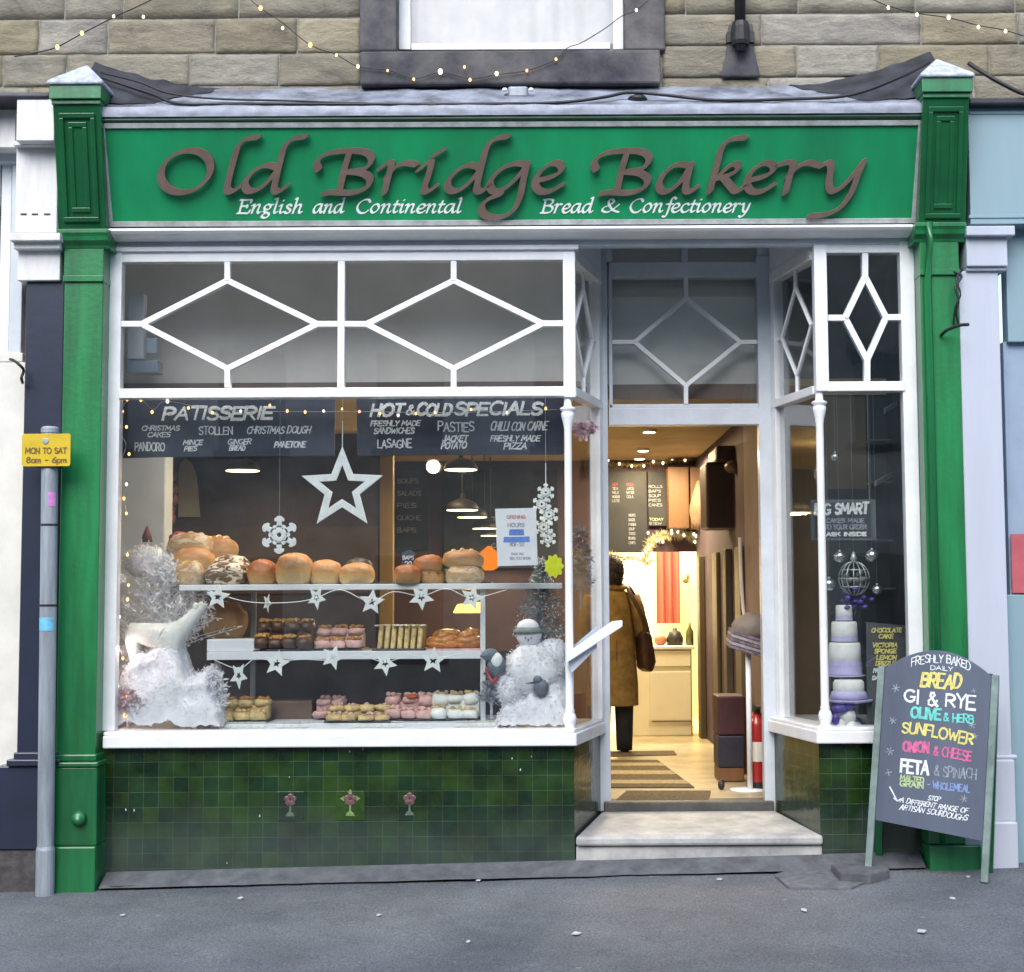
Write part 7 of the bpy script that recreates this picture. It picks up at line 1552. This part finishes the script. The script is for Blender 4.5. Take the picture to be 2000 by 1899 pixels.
lc2 = thing('celebration_cake', 'low lilac iced cake with a purple bow below the tiered cake', 'cake', (XX(1660, 1400, .25), .25, zq))
cx = XX(1658, 1370, .25); s = S(.25); Zp = lambda y: ZZ(1658, y, .25)
q = MB(); q.lathe([(.07, 0), (.06, .015), (.02, .03), (.02, Zp(1372) - zq - .01), (44 * s, Zp(1370) - zq), (46 * s, Zp(1366) - zq), (40 * s, Zp(1366) - zq)], (cx, .25, zq), 26); q.build('cake_stand', M['lilac'], lc2, smooth=True)
q = MB(); h = Zp(1328) - Zp(1365); q.lathe([(30 * s, 0), (30 * s, h * .85), (26 * s, h), (0, h)], (cx, .25, Zp(1365)), 26); q.build('icing', M['icing'], lc2, smooth=True)
q = MB(); q.lathe([(38 * s, 0), (33 * s, h * .35), (30.6 * s, h * .4)], (cx, .25, Zp(1365) + .001), 26); q.build('ribbon', M['lilac'], lc2, smooth=True)
bw = MB(); C3 = lambda x, y: at(x, y, .17)
for (x, y, a, b) in ((1642, 1384, 17, 9), (1660, 1378, 12, 8), (1632, 1404, 8, 12)): bw.blob(C3(x, y), (a * S(.17), .02, b * S(.17)), .2, 2)
tag(bw.build('purple_bow', M['purple'], smooth=True), 'glossy purple ribbon bow on the window bed at the right', 'bow')
bw = MB()
for (x, y, a, b) in ((1655, 1398, 16, 15), (1640, 1416, 12, 12), (1663, 1418, 12, 10)): bw.blob(at(x, y, .2), (a * S(.2), .03, b * S(.2)), .25, 3)
tag(bw.build('tulle_bow', M['icing'], smooth=True), 'white tulle bow under the purple ribbon at the right', 'bow')
yb_ = thing('price_board', 'dark chalkboard with yellow writing at the bottom right of the right window', 'chalkboard', (XX(1735, 1300, .22), .22, zq))
q = MB(); q.prism([at(1694, 1430, .2), at(1776, 1430, .2), at(1770, 1222, .32), at(1692, 1215, .32)], (0, .015, 0)); q.build('panel', pbr('charcoal_panel', (.05, .058, .075), .6, .15, 4., .04), yb_, bev=.003)
lp = lambda y: .32 - .12 * (y - 1218) / 212 - .004
for (t, a, b, y, h, m) in (('CHOCOLATE', 1702, 1760, 1231, 8, 'chalkyellow'), ('CAKE', 1716, 1744, 1243, 8, 'chalkyellow'), ('VICTORIA', 1704, 1752, 1260, 8, 'chalkyellow'), ('SPONGE', 1708, 1750, 1272, 8, 'chalkyellow'), ('LEMON', 1712, 1750, 1284, 8, 'chalkyellow'), ('DRIZZLE', 1710, 1748, 1296, 8, 'chalkyellow'), ('FRESH CREAM', 1706, 1756, 1310, 7, 'chalk'), ('DAILY', 1704, 1728, 1324, 7, 'chalk')):
    bt(t, a, b, y - h / 2, y + h / 2, lp(y) - .004, m, 2.2, yb_, slant=.2, wob=.06)
# shelving at the back of the right window
ss = thing('glass_shelves', 'dark shelving with pale edges at the right of the right window', 'shelving', (XX(1740, 1300, .8), .8, zq))
for i, (x0_, y0_, x1_, y1_) in enumerate(((1728, 808, 1764, 786), (1710, 950, 1744, 932))):
    m = MB(); m.prism([at(x0_, y0_, .5), at(x1_, y1_, .8), at(x1_, y1_ - 11, .8), at(x0_, y0_ - 11, .5)], (0, .02, 0)); m.build('shelf_edge', M['greyframe'], ss, bev=.002)
m = MB()
for y in (858, 940, 1054, 1148): pbox(m, 1700, 1772, y, y + 3, .86, .98)
pbox(m, 1758, 1762, 860, 1060, .86, .87); m.build('glass_shelf', pbr('dim_mauve_rail', (.10, .08, .11), .4, .1, 5., 0), ss)

# ------------------------------------------------------------------ the customer
HX, HY = XX(1196, 1250, 3.55), 3.55
per = thing('person', 'customer in a long ochre coat with a brown shoulder bag waiting inside the doorway', 'person', (HX, HY, FZ))
o_ = Vector((HX, HY, FZ)); k = 1.47 / 1.70
V = lambda x, y, z: o_ + Vector((x, y, z)) * k
J = [(V(0, 0, .95), .13, .11), (V(0, -.01, 1.12), .12, .10), (V(0, 0, 1.32), .15, .11), (V(0, .01, 1.43), .075, .07), (V(0, .02, 1.50), .055, .055), (V(0, .04, 1.57), .075, .085), (V(0, .045, 1.66), .062, .07),
     (V(.09, 0, .86), .09, .09), (V(.10, .02, .48), .062, .065), (V(.10, -.01, .09), .042, .045), (V(.11, .11, .035), .04, .032), (V(-.09, 0, .86), .09, .09), (V(-.10, .04, .48), .062, .065), (V(-.10, .02, .09), .042, .045), (V(-.11, .14, .035), .04, .032),
     (V(.19, 0, 1.36), .06, .06), (V(.25, .0, 1.10), .046, .046), (V(.23, .14, .92), .034, .034), (V(.22, .20, .88), .026, .02), (V(-.19, 0, 1.36), .06, .06), (V(-.24, .05, 1.10), .046, .046), (V(-.16, .22, 1.02), .034, .034), (V(-.12, .28, 1.02), .026, .02)]
Bn = [(0, 1), (1, 2), (2, 3), (3, 4), (4, 5), (5, 6), (0, 7), (7, 8), (8, 9), (9, 10), (0, 11), (11, 12), (12, 13), (13, 14), (2, 15), (15, 16), (16, 17), (17, 18), (2, 19), (19, 20), (20, 21), (21, 22)]
for base, sgn, d in ((18, 1, Vector((0, .3, -1))), (22, -1, Vector((.5, .8, .1)))):
    d = d.normalized(); b = J[base][0]; side = d.cross(Vector((1, 0, 0))).normalized() if sgn > 0 else Vector((0, 0, 1))
    for f, L in ((-.024, .058), (-.008, .07), (.008, .066), (.022, .05)):
        i = len(J); J.append((b + side * f * 1.0 + d * .03, .009, .009)); J.append((b + side * f + d * (.03 + L * .5), .008, .008)); J.append((b + side * f + (d * .9 + Vector((-sgn * .3, 0, 0))).normalized() * (.03 + L), .007, .007)); Bn += [(base, i), (i, i + 1), (i + 1, i + 2)]
    i = len(J); J.append((b + side * -.03 + d * .005 + Vector((-sgn * .01, .01, 0)), .010, .010)); J.append((b + side * -.045 + d * .04 + Vector((-sgn * .015, .01, 0)), .008, .008)); Bn += [(base, i), (i, i + 1)]
J = [(p[0], p[1] * k if n < 23 else p[1], (p[2] if len(p) > 2 else p[1]) * (k if n < 23 else 1)) for n, p in enumerate(J)]
body = skin_obj('body', J, Bn, M['skin'], per, 2)
q = MB(); q.blob(V(.0, .01, 1.615), (.098, .115, .125), .08, 3.); q.blob(V(.0, -.04, 1.55), (.085, .08, .09), .1, 3.); hr = q.build('hair', M['hair'], per, smooth=True); fluff(per, [v.copy() for v in q.v], 900, .035, 'hair', 'hair_strands')
q = MB(); q.blob(V(0, .145, 1.595), (.012, .02, .018), sub=2); 
for s_ in (-1, 1): q.blob(V(.088 * s_, .05, 1.59), (.014, .022, .032), sub=2)
q.build('nose_and_ears', M['skin'], per, smooth=True)
def ringloft(mb, rings, n=26, fold=0.):
    kk = len(mb.v)
    for (c, rx, ry) in rings:
        for j in range(n):
            g = 2 * math.pi * j / n; w = 1 + fold * math.sin(g * 6 + c.z * 9) * max(0, 1.0 - (c.z - FZ))
            mb.v.append(c + Vector((rx * w * math.cos(g), ry * w * math.sin(g), 0)))
    for i in range(len(rings) - 1):
        for j in range(n): mb.f.append((kk + i * n + j, kk + i * n + (j + 1) % n, kk + (i + 1) * n + (j + 1) % n, kk + (i + 1) * n + j))
q = MB(); ringloft(q, [(V(0, 0, .42), .235 * k, .20 * k), (V(0, 0, .60), .225 * k, .19 * k), (V(0, -.005, .80), .21 * k, .175 * k), (V(0, -.01, 1.0), .195 * k, .155 * k), (V(0, -.01, 1.15), .185 * k, .145 * k), (V(0, 0, 1.30), .20 * k, .145 * k), (V(0, 0, 1.39), .185 * k, .125 * k), (V(0, .005, 1.445), .11 * k, .10 * k), (V(0, .01, 1.50), .085 * k, .085 * k)], 28, .05)
for s_, pts in ((1, [(.17, 0, 1.38), (.215, -.01, 1.27), (.255, 0, 1.10), (.245, .08, 1.0), (.232, .14, .93)]), (-1, [(-.17, 0, 1.38), (-.21, .01, 1.27), (-.245, .05, 1.10), (-.20, .15, 1.05), (-.16, .22, 1.02)])):
    loft(q, [V(*p) for p in pts], [r_ * k for r_ in (.085, .078, .068, .06, .055)], 14)
q.build('coat', M['coat'], per, smooth=True)
q = MB(); q.tube([V(.10 * math.cos(t), .01 + .10 * math.sin(t), 1.47 + .012 * math.sin(2 * t)) for t in [2 * math.pi * i / 20 for i in range(21)]], .026, 10); q.build('collar', M['coat'], per, smooth=True)
q = MB(); q.tube([V(.03, -.165 - .03 * (1.0 - z), z) for z in (1.0, .8, .6, .43)], .006, 6); q.build('back_seam', M['leather'], per, smooth=True)
q = MB()
for s_ in (-1, 1): loft(q, [V(.095 * s_, .0 if s_ > 0 else .01, .62), V(.10 * s_, .01, .4), V(.10 * s_, 0, .12), V(.10 * s_, .0, .02)], [r_ * k for r_ in (.10, .085, .075, .07)], 14); q.blob(V(.105 * s_, .07, .04), (.052 * k, .13 * k, .045 * k), .05, 2, .8)
q.build('trousers_and_shoes', M['trouser'], per, smooth=True)
bg = thing('shoulder_bag', 'dark brown leather shoulder bag hanging at the side of the customer in the ochre coat', 'bag', V(.33, -.05, .95))
q = MB(); bp = [V(.27, -.12, 1.08), V(.36, -.06, 1.06), V(.40, -.02, .80), V(.36, -.06, .70), V(.29, -.13, .74)]; q.prism(bp, (-.07, .14, 0)); q.build('body', M['leather'], bg, bev=.03)
q = MB(); q.tube(crom([V(.30, -.12, 1.07), V(.24, -.16, 1.25), V(.14, -.10, 1.45), V(.18, .08, 1.44), V(.28, .1, 1.25), V(.33, .06, 1.05)]), .016, 8); q.build('strap', M['leather'], bg, smooth=True)
# ------------------------------------------------------------------ the terrace across the street, seen only in the panes
op = thing('opposite_terrace', 'plain stone terrace facing the bakery from across the street', 'building', (0, -16, 0))
q = MB(); q.box(-30, 30, -20, -16, -1.3, 7.4); q.build('wall', pbr('far_stone', (.34, .31, .26), .9, .2, 1.5, .2, 20.), op)
q = MB(); q.prism([(-30.2, -15.7, 7.4), (-30.2, -20.3, 7.4), (-30.2, -18, 9.4)], (60.4, 0, 0)); q.build('roof', pbr('slate_roof', (.08, .085, .10), .7, .2, 3., .2, 20.), op)
wmesh = MB().box(-.55, .55, -.08, 0, 0, 1.6); fmesh = MB().box(-.63, .63, -.05, .03, -.12, 0)
w0 = wmesh.build('window', pbr('far_pane', (.03, .035, .04), .1, .1, 3., 0), op, local=True); s0 = fmesh.build('sill', M['brownstone'], w0, local=True)
first = True
for zz_ in (.5, 3.9):
    for i in range(-6, 7):
        o = w0 if first else copy_tree(w0, op); first = False
        o.location = Vector((i * 2.6 + .4, 0, zz_)); o.location.y = .004
# ------------------------------------------------------------------ lamps inside the shop, seen and unseen, with an added shelf fill
def area(name, loc, size, power, col, rot=(0, 0, 0)):
    l = bpy.data.lights.new(name, 'AREA'); l.shape = 'DISK'; l.size = size; l.energy = power; l.color = col
    o = bpy.data.objects.new(name, l); COL.objects.link(o); o.location = loc; o.rotation_euler = rot; return o
def point(name, loc, power, col, r=.06):
    l = bpy.data.lights.new(name, 'POINT'); l.energy = power; l.color = col; l.shadow_soft_size = r
    o = bpy.data.objects.new(name, l); COL.objects.link(o); o.location = loc; return o
WARM = (1., .72, .36)
KW = .72
area('kitchen_light', (XX(1236, 1200, 6.1), 6.1, CZ - .08), .9, 150 * KW, (1., .84, .56))
area('counter_light', (XX(1300, 1200, 4.6), 4.45, CZ - .06), .35, 38 * KW, (1., .82, .5))
for n, (px, py) in enumerate(((1268, 840), (1256, 877), (1249, 893))):
    p = atz(px, py, CZ - .004); area('downlight_lamp', (p.x, p.y, p.z - .03), .08, 9 * KW, WARM)
for (px, py, Y, e) in ((900, 917, 2.6, 7), (903, 996, 3.4, 6), (922, 1010, 4.0, 6), (946, 1032, 4.6, 5), (474, 919, 2.2, 5)):
    c = at(px, py, Y); area('pendant_bulb', (c.x, c.y, c.z - .015), .16, e * KW, WARM)
c = at(846, 912, 3.2); point('globe_bulb', (c.x, c.y - .07, c.z), 9 * KW, WARM)
c = at(916, 1192, 1.95); point('cabinet_bulb', (c.x, c.y, c.z), 2.0 * KW, (1., .6, .2), .03)
for (px, py, e) in ((236, 1130, .5), (240, 1270, .7), (238, 1385, .9)): c = at(px, py, .20); point('fairy_bulb_glow', c, e * KW, (1., .72, .66), .03)
for px in (560, 820): c = at(px, 1120, .86); area('shelf_fill', (c.x, .60, CZ - .02), .14, 11 * KW, (1., .85, .62))  # added fill to brighten the food, hidden behind the chalkboards; no real lamp

# ------------------------------------------------------------------ sky and sun
world = bpy.data.worlds.new('World'); scn.world = world; world.use_nodes = True
nt = world.node_tree; nt.nodes.clear()
sky = nt.nodes.new('ShaderNodeTexSky'); sky.sky_type = 'NISHITA'; sky.sun_disc = False
SE, SA = 45., -12.        # sun elevation, degrees left of the view's back direction
sky.sun_elevation = R(SE); sky.air_density = 1.0; sky.dust_density = 1.6; sky.ozone_density = 1.0
sdir = Vector((math.sin(R(SA)) * math.cos(R(SE)), -math.cos(R(SA)) * math.cos(R(SE)), math.sin(R(SE))))
sky.sun_rotation = math.atan2(sdir.x, sdir.y)
bgn = nt.nodes.new('ShaderNodeBackground'); bgn.inputs[1].default_value = .15
wo = nt.nodes.new('ShaderNodeOutputWorld'); nt.links.new(sky.outputs[0], bgn.inputs[0]); nt.links.new(bgn.outputs[0], wo.inputs[0])
sl = bpy.data.lights.new('sun', 'SUN'); sl.energy = 1.3; sl.angle = R(45); sl.color = (1., .985, .96)
so2 = bpy.data.objects.new('sun', sl); COL.objects.link(so2); so2.rotation_euler = sdir.to_track_quat('Z', 'Y').to_euler()
scn.view_settings.view_transform = 'Standard'; scn.view_settings.look = 'None'; scn.view_settings.gamma = 1; scn.view_settings.exposure = EXPO
scn.cycles.max_bounces = 8; scn.cycles.transparent_max_bounces = 16; scn.cycles.use_denoising = True; scn.cycles.sample_clamp_indirect = 6; scn.cycles.caustics_reflective = False
